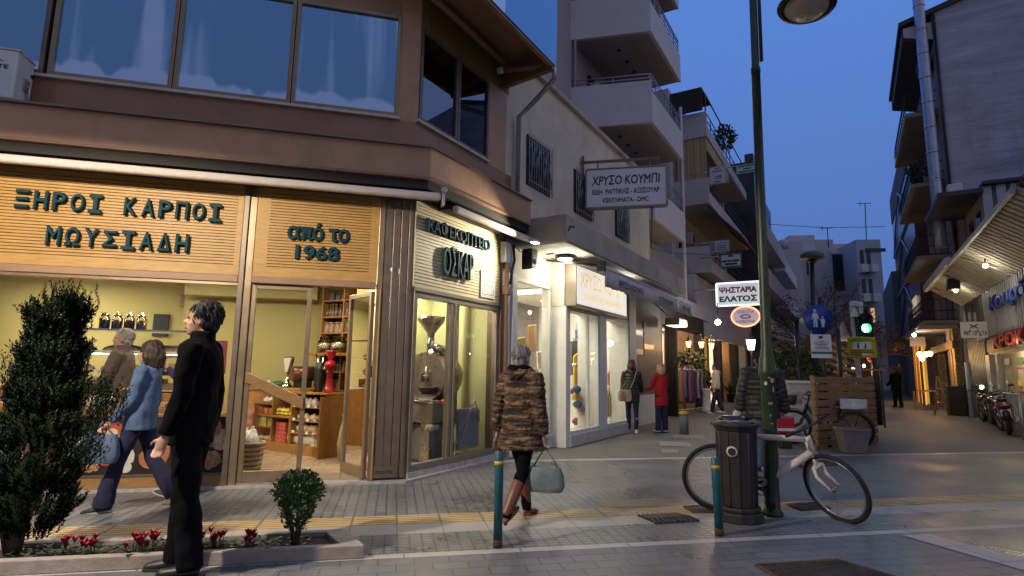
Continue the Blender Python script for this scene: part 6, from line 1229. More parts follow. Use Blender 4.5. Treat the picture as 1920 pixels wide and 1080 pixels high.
# ================================================================== houses at the far end of the street
m_warmw = EM('warm_window', (1.0, .62, .28), .55)
m_f1 = M('far_mauve', (0.46, 0.41, 0.44), .9, var=.1, scale=.3); m_f2 = M('far_grey', (0.42, 0.40, 0.42), .9, var=.12, scale=.4); m_f3 = M('far_white', (0.50, 0.48, 0.50), .9, var=.1, scale=.4); m_f4 = M('far_blue', (0.33, 0.36, 0.42), .9, var=.12, scale=.4)
def far(name, label, x0, x1, yt, dist, mat_, depth=8, rooms=(), az=R(98), mats=None, grid=0):
    o = at_dist(x0, 690, dist); P = Plane(o, az); w = P.uz(x1, 600)[0]; z1 = P.uz((x0 + x1) / 2, yt)[1]; t = thing(name, label, 'building', P.w(w / 2, 0, 0))
    MB().box(P, 0, w, 0, depth, 0, z1).build('wall', mat_, t)
    for i in range(grid):
        for j in range(3):
            u = w * (.12 + .27 * i); z = z1 - 2.6 - 3.0 * j; f = MB().box(P, u, u + w * .16, -.02, .01, z, z + 1.5).build('window', m_warmw if (i * 3 + j) % 7 == 5 else m_dkwin, t); MB().box(P, u - .3, u + w * .16 + .3, -.9, 0, z - .9, z - .1).build('balcony', m_balc, t)
    for (a, c, ya, yb, mt, nm) in rooms:
        u0, zz1 = P.uz(a, ya); u1, zz0 = P.uz(c, yb); MB().box(P, u0, u1, -.12 if nm != 'balcony' else -1.0, .02, zz0, zz1).build(nm, mt, t)
    return t, P, w, z1
far('far_block', 'mauve apartment block with stacked balconies at the far left of the street end', 1432, 1456, 452, 56, m_f3, rooms=[(1434, 1452, 463, 484, m_dkwin, 'window'), (1434, 1453, 500, 519, m_dkwin, 'window'), (1434, 1450, 540, 554, m_warmw, 'window'), (1434, 1452, 573, 590, m_warmw, 'window'), (1433, 1456, 484, 499, m_balc, 'balcony'), (1433, 1456, 519, 534, m_balc, 'balcony'), (1433, 1456, 555, 571, m_balc, 'balcony')])
far('far_house', 'plain mauve gable wall at the end of the street left of the mushroom lamp', 1456, 1512, 452, 58, m_f1, rooms=[(1511, 1517, 487, 516, m_dkwin, 'window')])
far('roof_hut', 'pale roof hut above the mauve gable', 1493, 1537, 441, 63, m_f3)
far('far_house', 'grey house with an ivy dark bay at the end of the street', 1512, 1612, 470, 61, m_f2, grid=0, rooms=[(1560, 1602, 478, 545, m_dkwin, 'window'), (1556, 1608, 468, 476, m_f3, 'cornice'), (1556, 1608, 546, 556, m_f1, 'sill')])
far('roof_hut', 'low grey roof hut with overhang behind the ivy dark bay', 1536, 1572, 449, 64, m_f2); far('roof_hut', 'flat roofed hut right of the low grey roof hut', 1560, 1600, 457, 66, m_f3)
far('far_house', 'blue grey house in the gap before the glazed building', 1622, 1662, 449, 57, m_f4, grid=2, rooms=[(1622, 1660, 466, 472, m_dkwin, 'cornice')]); far('far_house', 'set back blue grey house behind the bare tree', 1606, 1630, 470, 68, m_f4, grid=2)
b = MB()
for px, yt, yb in ((1624, 382, 449), (1553, 428, 450)):
    c0 = at_dist(px, yb, 57); c1 = at_dist(px - 2, yt, 57); b = MB(); b.tube([c0 - Vector((0, 0, .8)), c1], .05, 5); b.tube([c1 - Vector((.8, 0, 0)), c1 + Vector((.6, 0, .05))], .035, 4); b.tube([c1 + Vector((-.5, 0, -.25)), c1 + Vector((-.5, 0, .25))], .03, 4); tag(b.build('roof_aerial', m_black), 'tall roof aerial above the blue grey house' if px > 1600 else 'short roof aerial above the low roof hut', 'aerial')
for px, py in ((1443, 437), (1468, 450)): 
    c = at_dist(px, py, 58); tag(MB().lathe(c - Vector((0, 0, .9)), [(.5, 0), (.5, .7), (.3, .9)], 10).build('chimney_cap', m_f2), 'rounded vent on the roof of the far block' if px < 1450 else 'squat vent on the mauve gable roof', 'vent')
b = MB(); pts = [SP.w(16, 0, 7.2)] ; q0 = at_dist(1392, 392, 26); q1 = at_dist(1660, 425, 34)
b.tube([at_dist(1435, 420, 40), at_dist(1545, 427, 42), at_dist(1660, 425, 40)], .02, 4); tag(b.build('overhead_wire', m_black), 'thin overhead wire crossing the sky above the far roofs', 'wire')
b = MB(); b.tube([HS.w(1.4, 0, 4.85), SP.w(8.5, -.6, 4.55), SP.w(11, -.4, 4.9), SP.w(14.7, -.1, 5.6), SP.w(18.9, -.1, 6.3)], .014, 5); tag(b.build('overhead_wire', m_black), 'sagging black cable from the hanging sign to the apartment block', 'wire')

leafy('balcony_plant', 'bushy plant hanging over the top balcony rail of the grey block', SP.w(22.6, -.1, 12.2), 1.3, .45, 300, m_lf, (.2, .07), cat='plant')
leafy('balcony_plant', 'plant on the iron balcony beside the flue pipe', RP.w(22.4, .8, 9.3), .9, .35, 160, m_lf, (.16, .06), cat='plant')
# hall with an arched roof across the street behind the viewer, seen mirrored in the upper windows
OP = Plane((3.4, -21, 0), R(98)); t = thing('arched_hall', 'arch roofed hall mirrored in the upper windows', 'building', OP.w(0, 0, 0)); arc = [(-7, 0), (7, 0), (7, 14.2)] + [(7 * math.cos(a), 14.2 + 3.4 * math.sin(a)) for a in [PI * k / 16 for k in range(1, 16)]] + [(-7, 14.2)]
MB().prism(OP, arc, -8, 0).build('wall', m_f2, t)
# ================================================================== planter and its plants
m_pk = M('planter_stone', (0.30, 0.255, 0.225), .75, var=.2, scale=7, bump=.2, stain=.4, stain_col=(.14, .11, .09))
m_soil = M('soil', (0.035, 0.024, 0.017), .95, var=.5, scale=30, bump=1.0, bscale=50)
pl = thing('planter_bed', 'low stone edged planter bed running along the pavement edge', 'planter', QP.w(-2, .25, 0)); PN1 = .50
b = MB(); b.slab([QP.w(-7, .03, 0), QP.w(.16, .03, 0), QP.w(-.02, PN1, 0), QP.w(-.16, PN1 - .07, 0), QP.w(-.03, .10, 0), QP.w(-7, .10, 0)], .0, .095); b.slab([QP.w(-7, PN1 - .07, 0), QP.w(-.165, PN1 - .07, 0), QP.w(-.025, PN1, 0), QP.w(-7, PN1, 0)], .0, .0945); b.build('stone_edge', m_pk, pl, bevel=.008)
b = MB(); b.slab([QP.w(-7, .102, 0), QP.w(-.035, .102, 0), QP.w(-.165, PN1 - .072, 0), QP.w(-7, PN1 - .072, 0)], .01, .06); b.build('soil', m_soil, pl)
m_yew = [M('yew_deep', (0.006, 0.012, 0.006), .6, spec=.1, var=.4), M('yew_mid', (0.009, 0.018, 0.008), .55, spec=.1, var=.4), M('yew_tip', (0.015, 0.027, 0.011), .5, spec=.1, var=.4)]
m_bark = M('bark', (0.085, 0.055, 0.038), .9, var=.4, scale=20, bump=.8, bscale=40, stretch=(1, 1, .2))
def sprig(b, p, d, L_, w, n):
    s = d.cross(Vector((random.gauss(0, 1), random.gauss(0, 1), random.gauss(0, 1)))).normalized(); t = d.cross(s)
    for i in range(n):
        f = i / n; q = p + d * L_ * f; a = i * 2.4; r = (s * math.cos(a) + t * math.sin(a)); e = (d * .75 + r * .8).normalized(); k = d.cross(r) * w * .16
        b.add([q - k, q + k, q + e * w * (1.1 - .5 * f)], [(0, 1, 2)])
cb = G(18, 1040, .06); con = thing('yew_conifer', 'tall dark conifer with leaning stems at left end of planter', 'conifer', cb)
b = MB(); top = at_dist(105, 540, cb.y + .15)
for ox, oy, tx, r in ((0, 0, 0, .035), (-.03, .02, -.25, .028), (.03, -.02, .18, .028), (-.02, 0, -.45, .022), (.02, .03, .08, .03), (.04, .0, .3, .02)):
    q1 = cb + Vector((ox, oy, 0)); q3 = Vector((top.x + tx, top.y + oy * 3, 1.1)); q2 = q1.lerp(q3, .45) + Vector((-.02, 0, .06)); b.tube([q1, q2, q3, q3 + Vector((tx * .1, 0, .5))], [r, r * .8, r * .55, r * .2], 7)
b.build('stem', m_bark, con)
b = MB(); axis0 = Vector((cb.x + .16, cb.y, .42)); ztop = top.z - .15
def yw(z):                                         # half width at a height
    pts = ((.10, .14), (.30, .25), (.62, .27), (.85, .255), (1.1, .22), (1.35, .19), (1.6, .165), (1.85, .155), (2.0, .12), (2.08, .05))
    for (a, wa), (c, wc) in zip(pts, pts[1:]):
        if a <= z <= c: return wa + (wc - wa) * (z - a) / (c - a)
    return .04
for i in range(2300):
    z = .14 + (ztop - .18) * random.random() ** .9; w = yw(z) * (1 + .14 * math.sin(z * 23) + random.uniform(-.1, .1)); a = random.uniform(0, 2 * PI); rr = w * math.sqrt(random.uniform(.25, 1))
    cx = cb.x + .04; p = Vector((cx + rr * math.cos(a), cb.y + .1 + rr * math.sin(a) * .9, z)); d = Vector((math.cos(a) * .45, math.sin(a) * .45, random.uniform(.5, 1.2))).normalized()
    b.mat(random.choice((0, 0, 0, 1, 1, 2))); sprig(b, p, d, random.uniform(.08, .16), .042, 15)
for bx, bz, ln in ((.42, .95, .26), (.36, .72, .24), (-.5, 1.3, .2), (.55, 1.05, .2), (.40, 1.15, .2), (-.25, 1.80, .10), (.0, 1.82, .12), (-.12, 1.83, .12), (.02, 1.75, .12), (-.4, .5, .2)):
    for i in range(46): 
        p = Vector((cb.x + .2 + bx * .62 + random.gauss(0, .05), cb.y + .05 + random.gauss(0, .06), bz + random.gauss(0, .05))); b.mat(random.choice((0, 1, 2))); sprig(b, p, Vector((bx * .3, random.gauss(0, .2), 1)).normalized(), ln * random.uniform(.5, 1), .035, 14)
b.build('foliage', m_yew, con, recalc=False)
m_box = [M('box_deep', (0.045, 0.095, 0.016), .5, var=.3), M('box_mid', (0.085, 0.17, 0.028), .45, var=.3), M('box_pale', (0.14, 0.24, 0.05), .45, var=.3)]  # boxwood greens mixed at random over the leaves
bb = G(553, 1021, .06)
def boxtrunk(t, c):
    b = MB()
    for k in range(7):
        a = k * .9; b.tube([c + Vector((.015 * math.cos(a), .015 * math.sin(a), -.01)), c + Vector((.035 * math.cos(a), .035 * math.sin(a), .12)), c + Vector((.12 * math.cos(a), .12 * math.sin(a), .32))], [.012, .009, .004], 6)
    b.build('trunk', m_bark, t)
def boxshape(f): return (.38 + .9 * f) if f < .55 else math.sqrt(max(0, 1 - ((f - .6) / .42) ** 2)) if f > .6 else .95
bx = leafy('boxwood_shrub', 'small clipped boxwood shrub at the right end of planter', bb + Vector((0, 0, .11)), .43, .172, 2300, m_box, (.030, .010), boxtrunk and (lambda t, c: boxtrunk(t, c - Vector((0, 0, .11)))), 'shrub', shape=boxshape)
m_petal = [M('red_petal', (0.42, 0.008, 0.03), .5, var=.25, scale=30), M('deep_petal', (0.28, 0.004, 0.02), .5, var=.25, scale=30)]
m_cyl = [M('cyclamen_leaf', (0.05, 0.075, 0.05), .5, var=.4, scale=25), M('cyclamen_leaf_dark', (0.025, 0.04, 0.028), .5, var=.4, scale=25)]
def cyclamen(px, py, n, label):
    c = G(px, py, .06); t = thing('cyclamen', label, 'flower', c); b = MB()
    for i in range(16 + n * 2):
        a = random.uniform(0, 2 * PI); r = random.uniform(.02, .13); p = c + Vector((r * math.cos(a), r * math.sin(a) * .8, random.uniform(.02, .07))); d = Vector((math.cos(a), math.sin(a), .25)); s = Vector((-math.sin(a), math.cos(a), 0)); L_ = .045; b.mat(i % 2)
        b.add([p, p + d * L_ * .4 + s * L_ * .5, p + d * L_, p + d * L_ * .4 - s * L_ * .5], [(0, 1, 2, 3)])
    b.build('leaves', m_cyl, t, recalc=False); b = MB(); st = MB()
    for i in range(n):
        a = random.uniform(0, 2 * PI); r = random.uniform(0, .085); q = c + Vector((r * math.cos(a), r * math.sin(a) * .8, 0)); h = random.uniform(.055, .115); st.tube([q, q + Vector((0, 0, h))], .003, 4)
        for k in range(6):
            aa = k * PI / 3 + i; d = Vector((math.cos(aa) * .55, math.sin(aa) * .55, 1)).normalized(); s = Vector((-math.sin(aa), math.cos(aa), 0)) * .013; p = q + Vector((0, 0, h - .005)); b.mat((i + k) % 2)
            b.add([p - s * .4, p + s * .4, p + d * .03 + s, p + d * .05, p + d * .03 - s], [(0, 1, 2, 3, 4)])
    b.build('petals', m_petal, t, recalc=False); st.build('stalks', m_cyl[0], t)
for px, py, n, lb in ((118, 1044, 4, 'red cyclamen clump nearest the conifer'), (150, 1042, 9, 'red cyclamen clump second from the conifer'), (258, 1040, 15, 'large red cyclamen clump left of the man in black'), (288, 1030, 10, 'upright red cyclamen clump just left of the man in black'), (375, 1030, 12, 'red cyclamen clump just right of the man in black'), (402, 1030, 9, 'second red cyclamen clump right of the man in black'), (472, 1032, 7, 'small red cyclamen clump nearest the boxwood shrub')): cyclamen(px, py, n, lb)
b = MB()
for i in range(420):
    u = random.uniform(-2.4, -.25); n = random.uniform(.13, .40); p = QP.w(u, n, .06 + random.random() * .03); a = random.uniform(0, 6.3); d = Vector((math.cos(a), math.sin(a), random.uniform(.1, .6))) * .04; s = Vector((-math.sin(a), math.cos(a), 0)) * .016; b.mat(i % 2)
    b.add([p, p + d * .5 + s, p + d, p + d * .5 - s], [(0, 1, 2, 3)])
o = b.build('ground_cover', m_cyl, org=(0, 0, 0), recalc=False); o['kind'] = 'stuff'

# ================================================================== street furniture
m_green = M('lamp_green', (0.040, 0.055, 0.028), .42, .2, var=.3, scale=6, stain=.3, stain_col=(.10, .085, .05))
lp = G(1449, 966); lpt = thing('lamp_post', 'green cast lamp post with stickers standing beside dark litter bin', 'lamp post', lp)
TL = 6.9; lean = Vector((.010, 0, 1))
def lpz(z): return lp + Vector((lean.x * z, 0, z))
b = MB(); b.lathe(lp, [(.10, 0), (.10, .03), (.075, .06), (.070, .3), (.069, 1.36), (.085, 1.38), (.088, 1.42), (.082, 1.46), (.075, 1.55), (.058, 1.62), (.060, 1.64), (.052, 1.66), (.050, 2.2), (.047, 3.6), (.046, 4.72), (.050, 4.72), (.050, 4.78), (.040, 4.80), (.040, TL)], 18, Matrix(((1, 0, lean.x), (0, 1, 0), (0, 0, 1))))
b.build('shaft', m_green, lpt)
b = MB(); b.tube([lpz(4.85) + Vector((.055, -.03, 0)), lpz(TL) + Vector((.055, -.03, 0))], .02, 8); b.build('side_pipe', m_green, lpt)
hd = at_dist(1512, 14, lp.y - .1); b = MB(); b.tube([lpz(5.6), lpz(6.3) + Vector((.05, 0, 0)), Vector((lp.x + .25, lp.y, 6.75)), Vector((hd.x - .05, hd.y, 6.6)), Vector((hd.x, hd.y, 6.2)), hd + Vector((0, 0, .28))], [.03, .03, .03, .028, .028, .03], 10); b.build('arm', m_green, lpt)
HM = Matrix.Rotation(R(7), 3, 'Y') @ Matrix.Rotation(R(-3), 3, 'X')
b = MB(); b.lathe(hd, [(.292, .0), (.302, .015), (.27, .06), (.17, .14), (.08, .19), (.06, .30), (0, .31)], 32, HM); b.lathe(hd, [(.292, 0), (.255, -.004), (.235, .02)], 32, HM); b.build('lamp_hood', M('hood_dark', (0.02, 0.024, 0.022), .35, .2), lpt)
b = MB(); b.lathe(hd, [(.238, .005), (.20, -.045), (.12, -.085), (0, -.10)], 32, HM); b.build('lamp_lens', M('lens_beige', (0.52, 0.42, 0.34), .25, var=.12, scale=5), lpt)
m_stk = M('sticker_white', (0.55, 0.52, 0.48), .6, var=.25, scale=30); m_stk3 = M('sticker_worn', (0.22, 0.22, 0.18), .7, var=.4, scale=40); m_stk2 = M('sticker_pink', (0.55, 0.28, 0.26), .6, var=.3, scale=30)
def sticker(z, a, w, h, mat_, nm='sticker'):
    b = MB(); r = .0715; K_ = 7
    vs = [lpz(z + s * h / 2 * (.55 + .45 * math.sin(PI * k / K_)) * random.uniform(.85, 1.1)) + Vector((r * math.sin(a + (k / K_ - .5) * w / r), -r * math.cos(a + (k / K_ - .5) * w / r), 0)) for s in (-1, 1) for k in range(K_ + 1)]
    b.add(vs, [(k, k + 1, K_ + 2 + k, K_ + 1 + k) for k in range(K_)]); b.build(nm, mat_, lpt, recalc=False)
for z, a, w, h, mt in ((1.33, .25, .045, .05, m_stk2), (1.30, -.7, .03, .04, m_stk), (1.24, .35, .014, .06, m_stk), (1.10, -.15, .05, .035, m_stk3), (.98, -.2, .02, .025, m_stk3), (.90, -.05, .03, .015, m_stk3), (1.36, -.2, .025, .012, m_stk)): sticker(z, a, w, h, mt)
# a second lamp of the same family further up the street front, out of the picture, that lights the signs
LL = FP.w(-2.0, -4.2, 4.25); t = thing('lamp_post', 'lit street lamp standing across the pavement from the nut shop signs', 'lamp post', (LL.x - .5, LL.y - .3, 0)); b = MB(); b.lathe((LL.x - .5, LL.y - .3, 0), [(.10, 0), (.07, .06), (.05, 1.6), (.045, 4.75)], 14); b.build('shaft', m_green, t); b = MB(); b.tube([(LL.x - .5, LL.y - .3, 4.75), (LL.x - .3, LL.y - .2, 5.05), (LL.x, LL.y, 4.85), (LL.x, LL.y, 4.45)], .028, 8); b.build('arm', m_green, t); MB().lathe(LL, [(.29, .02), (.27, .08), (.1, .2), (0, .22)], 24).build('lamp_hood', m_black, t); MB().lathe(LL, [(.2, .015), (.15, -.02), (0, -.03)], 24).build('lamp_lens', EM('sodium_lens', (1, .82, .56), 10), t)
spot('street_lamp_light', LL - Vector((0, 0, .06)), LL + Vector((0.001, 0, -4.2)), 1450, (1.0, .86, .66), 172, .12, .06)

def litter_bin():
    c = G(1386, 974); t = thing('litter_bin', 'tall dark ribbed litter bin with a round sticker beside the lamp post', 'litter bin', c)
    m_bin = M('bin_dark', (0.030, 0.026, 0.024), .5, .2, var=.3, scale=8, stain=.2, stain_col=(.07, .06, .055))
    def oct(r0, z0, r1, z1, b, sx=1.0):
        k = 12; vs = []
        for r, z in ((r0 * .83, z0), (r1 * .83, z1)):
            for j in range(k):
                a = 2 * PI * (j + .5) / k; vs.append(c + Vector((r * math.cos(a) * sx, r * math.sin(a), z)))
        b.add(vs, [(j, (j + 1) % k, k + (j + 1) % k, k + j) for j in range(k)] + [tuple(range(k - 1, -1, -1)), tuple(range(k, 2 * k))])
    b = MB(); oct(.275, .0, .265, .09, b); oct(.245, .09, .245, .135, b); b.build('base', m_bin, t, bevel=.012)
    b = MB(); oct(.205, .135, .225, .84, b); 
    for j in range(12):
        a = 2 * PI * (j + .5) / 12; b.tube([c + Vector(((.205 * .83) * math.cos(a), (.205 * .83) * math.sin(a), .14)), c + Vector(((.225 * .83) * math.cos(a), (.225 * .83) * math.sin(a), .83))], .010, 6)
    b.build('body', m_bin, t, bevel=.006)
    b = MB(); oct(.235, .84, .26, .885, b); oct(.285, .885, .285, .915, b); b.build('rim', m_bin, t, bevel=.008)
    b = MB(); b.lathe(c + Vector((0, 0, .916)), [(.18, 0), (.17, .012), (.12, .02), (0, .02)], 16); b.build('lid', M('bin_lid', (0.05, 0.045, 0.042), .35, .3), t)
    v = Vector((-.55, -.83, 0)).normalized(); q = c + v * .190 + Vector((0, 0, .655)); mt = Matrix.Rotation(math.atan2(v.y, v.x), 3, 'Z') @ Matrix.Rotation(PI / 2, 3, 'Y')
    MB().lathe(q, [(0, .0), (.052, .0), (.052, .004), (0, .005)], 20, mt).build('sticker', m_stk, t); MB().lathe(q + v * .005, [(.03, 0), (.036, .001)], 20, mt).build('sticker_ring', m_black, t)
litter_bin()
m_tealp = M('teal_paint', (0.008, 0.085, 0.105), .4, var=.25, scale=7, stain=.25, stain_col=(.09, .05, .03)); m_yband = M('yellow_band', (0.60, 0.36, 0.015), .45, var=.15, scale=12); m_rust = M('rust', (0.10, 0.045, 0.02), .9, var=.4, scale=25)
def bollard(px, py, h, r, label, tilt=0.0):
    c = G(px, py); t = thing('bollard', label, 'bollard', c); mt = Matrix.Rotation(tilt, 3, 'Y')
    MB().lathe(c, [(r, 0), (r, h - .005), (r * .9, h), (0, h)], 18, mt).build('post', m_tealp, t); MB().lathe(c, [(r * 1.03, h * .86), (r * 1.03, h * .905)], 18, mt).build('reflective_band', m_yband, t, recalc=False)
    MB().lathe(c, [(r * 1.05, 0), (r * 1.05, .045), (r * 1.01, .06)], 18, mt).build('rusty_foot', m_rust, t)
bollard(933, 1026, .735, .036, 'upright teal bollard with yellow band in front of fur coat woman'); bollard(1349, 1004, .655, .036, 'leaning teal bollard with yellow band in front of litter bin', R(-1.5))
c = G(1283, 814); t = thing('bollard', 'short grey bollard with a yellow top near the clothes rail', 'bollard', c); MB().lathe(c, [(.10, 0), (.10, .46), (0, .46)], 18).build('post', M('bollard_grey', (0.14, 0.15, 0.16), .6, var=.2), t); MB().lathe(c, [(.105, .44), (.115, .46), (.115, .49), (.05, .51), (0, .51)], 18).build('top', m_yband, t)
# covers and grate in the pavement
m_iron2 = M('cast_iron', (0.045, 0.043, 0.042), .5, .5, var=.35, scale=10, bump=.5, bscale=60)
def cover(nm, pxs, label, ribs):
    ps = [G(x, y) for x, y in pxs]; ctr = sum(ps, Vector()) / 4; t = thing(nm, label, 'manhole cover' if nm != 'drain_grate' else 'drain', ctr); b = MB(); b.slab(ps, .002, .009); b.build('plate', m_iron2, t)
    b = MB()
    for i in range(ribs):
        f = (i + .5) / ribs; q0 = ps[0].lerp(ps[1], f); q1 = ps[3].lerp(ps[2], f); b.tube([q0.lerp(q1, .06) + Vector((0, 0, .010)), q0.lerp(q1, .94) + Vector((0, 0, .010))], .006, 4)
    b.build('ribs', m_iron2, t); b = MB(); b.tube([p + Vector((0, 0, .008)) for p in ps], .012, 5, closed=True); b.build('rim', m_rust, t)
cover('manhole_cover', ((1418, 1062), (1570, 1052), (1680, 1085), (1480, 1100)), 'rectangular iron manhole cover at the bottom edge of the street', 22)
cover('manhole_cover', ((1476, 948), (1530, 944), (1556, 954), (1500, 958)), 'small dark manhole cover behind the leaning bicycle wheel', 10)
cover('manhole_cover', ((1282, 952), (1340, 948), (1348, 962), (1300, 962)), 'small dark manhole cover behind the leaning teal bollard', 10)
cover('manhole_cover', ((1480, 868), (1560, 865), (1580, 872), (1500, 876)), 'dark iron cover in the roadway behind the white bicycle', 12)
ps = [G(1196, 968), G(1262, 964), G(1310, 978), G(1230, 983)]; t = thing('drain_grate', 'dark curved slot drain grate in the pavement left of litter bin', 'drain', sum(ps, Vector()) / 4); MB().slab(ps, .001, .006).build('pit_shade', m_black, t); b = MB()  # flat black slab stands in for the shade below the bars
for i in range(9):
    f = i / 8; q0 = ps[0].lerp(ps[1], f); q1 = ps[3].lerp(ps[2], f); b.tube([q0 + Vector((0, 0, .010)), q0.lerp(q1, .5) + Vector((.05, 0, .012)), q1 + Vector((0, 0, .010))], .011, 5)
b.build('bars', m_iron2, t)
# signs on poles
c = G(1556, 838); t = thing('pedestrian_sign', 'round blue sign of an adult and child above a small notice', 'road sign', c); Pn = Plane(c, R(96)); MB().tube([c, c + Vector((-.02, 0, 2.95))], .035, 10).build('pole', m_iron, t)
P, w, z0, z1 = facing(1506, 570, 1562, 625, c.y - .08); P = Plane(at_dist(1506, 598, c.y - .08), R(96)); w = P.uz(1562, 598)[0]; zc = P.uz(1534, 598)[1]; r = w / 2; mtx = Matrix.Rotation(P.rot(), 3, 'Z') @ Matrix.Rotation(PI / 2, 3, 'X')
MB().lathe(P.w(r, 0, zc), [(0, 0), (r, 0), (r, .012), (0, .014)], 40, mtx).build('disc', M('sign_blue_face', (0.006, 0.045, 0.26), .4, var=.08), t)
m_signw = M('sign_white_face', (0.62, 0.62, 0.64), .5, var=.06)
def fig(cx, base, h, adult):
    s = h; L_ = []
    b = MB(); b.ball(P.w(cx, -.018, base + s * .90), s * .085, .006, s * .095)
    body = [(-.11, .78), (.11, .78), (.20, .45), (.15, .43), (.09, .62), (.10, .02), (.14, .0), (.03, .0), (.0, .40), (-.03, .0), (-.14, .0), (-.10, .03), (-.09, .62), (-.16, .42), (-.21, .44)] if adult else [(-.12, .76), (.12, .76), (.22, .52), (.17, .49), (.12, .6), (.2, .34), (.1, .33), (.1, .0), (.02, .0), (0, .3), (-.02, .0), (-.1, 0), (-.1, .33), (-.2, .34), (-.12, .6), (-.26, .62), (-.27, .67)]
    b.prism(P, [(cx + x * s, base + z * s) for x, z in body], -.022, -.015); b.build('adult_figure' if adult else 'child_figure', m_signw, t)
fig(r * .78, zc - r * .58, r * 1.28, True); fig(r * 1.28, zc - r * .58, r * .76, False)
P2 = P; u0, zt = P2.uz(1519, 627); u1, zb = P2.uz(1561, 672); MB().box(P2, u0, u1, -.01, .012, zb, zt).build('notice', m_signw, t, bevel=.012); hz = zt - zb
MB().box(P2, u0 + .004, u1 - .004, -.014, -.011, zb + hz * .18, zb + hz * .28).build('green_band', m_sgreen, t); MB().ball(P2.w((u0 + u1) / 2, -.012, zb + hz * .88), .05, .004, .03).build('crest', m_black, t)
for k, ww in enumerate((.3, .7, .62, .4, .7, .72)): MB().box(P2, (u0 + u1) / 2 - ww * (u1 - u0) / 2, (u0 + u1) / 2 + ww * (u1 - u0) / 2, -.013, -.011, zb + hz * (.70 - .065 * k), zb + hz * (.725 - .065 * k)).build('text_line', m_navy, t)
c = G(1623, 827); t = thing('traffic_light', 'white pole with a lit green signal, camera and yellow plate', 'traffic light', c); MB().tube([c, c + Vector((-.10, 0, 3.0))], [.062, .045], 12).build('pole', M('worn_white_pole', (0.45, 0.45, 0.47), .55, var=.2, scale=9, stain=.4, stain_col=(.2, .19, .18)), t)
P = Plane(at_dist(1606, 610, c.y - .1), R(98)); u1, zt = P.uz(1636, 590); u0, zb = 0, P.uz(1606, 630)[1]; MB().box(P, u0, u1, -.02, .18, zb, zt).build('signal_head', m_black, t, bevel=.02)
uc, zc = P.uz(1620, 616); mtx = Matrix.Rotation(P.rot(), 3, 'Z') @ Matrix.Rotation(PI / 2, 3, 'X'); MB().lathe(P.w(uc, -.022, zc), [(0, .03), (.07, .025), (.09, 0)], 20, mtx).build('green_lamp', EM('green_signal', (.10, 1.0, .42), 14), t); MB().lathe(P.w(uc, -.022, zc + .24), [(0, .03), (.07, .025), (.09, 0)], 20, mtx).build('red_lamp', M('unlit_red', (0.05, 0.02, 0.012), .3), t)
for zz in (zc, zc + .24): MB().tube([P.w(uc, -.02, zz), P.w(uc, -.12, zz)], .10, 20, cap=False).build('visor', m_black, t, recalc=False)
bulb('green_signal_light', P.w(uc, -.25, zc), .7, (.08, 1.0, .42), .08)
u0, zt = P.uz(1587, 632); u1, zb = P.uz(1643, 671); m_yplate = M('yellow_plate', (0.58, 0.34, 0.015), .5, var=.1, scale=6); MB().box(P, u0, u1, -.035, -.02, zb, zt).build('yellow_plate', m_yplate, t, bevel=.01); hz = zt - zb; W_ = u1 - u0
MB().box(P, u0 + W_ * .17, u1 - W_ * .17, -.040, -.036, zb + hz * .42, zb + hz * .76).build('picture_field', m_signw, t)
for q in (.36, .62): MB().prism(P, [(u0 + W_ * q - .03, zb + hz * .46), (u0 + W_ * q + .03, zb + hz * .46), (u0 + W_ * q + .015, zb + hz * .50), (u0 + W_ * q + .012, zb + hz * .70), (u0 + W_ * q - .012, zb + hz * .70), (u0 + W_ * q - .015, zb + hz * .50)], -.045, -.041).build('bollard_pictogram', m_black, t)
for a, e_, zz in ((.15, .85, .90), (.06, .94, .81), (.08, .92, .33), (.08, .92, .24), (.08, .45, .14)): MB().box(P, u0 + W_ * a, u0 + W_ * e_, -.039, -.036, zb + hz * zz - .008, zb + hz * zz + .010).build('text_line', M('dark_yellow_text', (0.16, 0.10, 0.01), .6), t)
MB().box(P, u0 + W_ * .48, u0 + W_ * .8, -.041, -.036, zb + hz * .12, zb + hz * .20).build('white_tag', m_signw, t)
q = P.w(P.uz(1606, 571)[0], -.02, P.uz(1606, 571)[1]); MB().tube([q + Vector((-.14, -.05, .02)), q + Vector((.10, 0, 0))], .055, 12).build('camera', m_whitem, t); MB().box(P, P.uz(1613, 575)[0], P.uz(1618, 575)[0], 0, .05, P.uz(1613, 592)[1], P.uz(1613, 575)[1]).build('camera_arm', m_whitem, t); MB().lathe(P.w(P.uz(1603, 590)[0], .0, P.uz(1603, 594)[1]), [(.09, 0), (.03, .2), (0, .21)], 10).build('horn', m_whitem, t)
# mushroom lamp
c0 = at_dist(1524, 690, 14.5); c = Vector((c0.x, c0.y, 0)); zt = at_dist(1522, 468, 14.5).z; t = thing('mushroom_lamp', 'dark mushroom shaped street lamp in front of the far houses', 'lamp post', c); q = Vector((at_dist(1522, 476, 14.5).x, c.y, zt - .25))
MB().tube([c, Vector((q.x, c.y, zt - .1))], [.075, .05], 10).build('shaft', m_iron, t); MB().lathe(q, [(.05, -.02), (.29, .0), (.31, .03), (.27, .12), (.15, .20), (0, .23)], 24).build('hood', M('hood_grey', (0.06, 0.065, 0.062), .4), t); MB().lathe(q, [(.10, -.10), (.12, -.02)], 14).build('socket', m_iron, t)
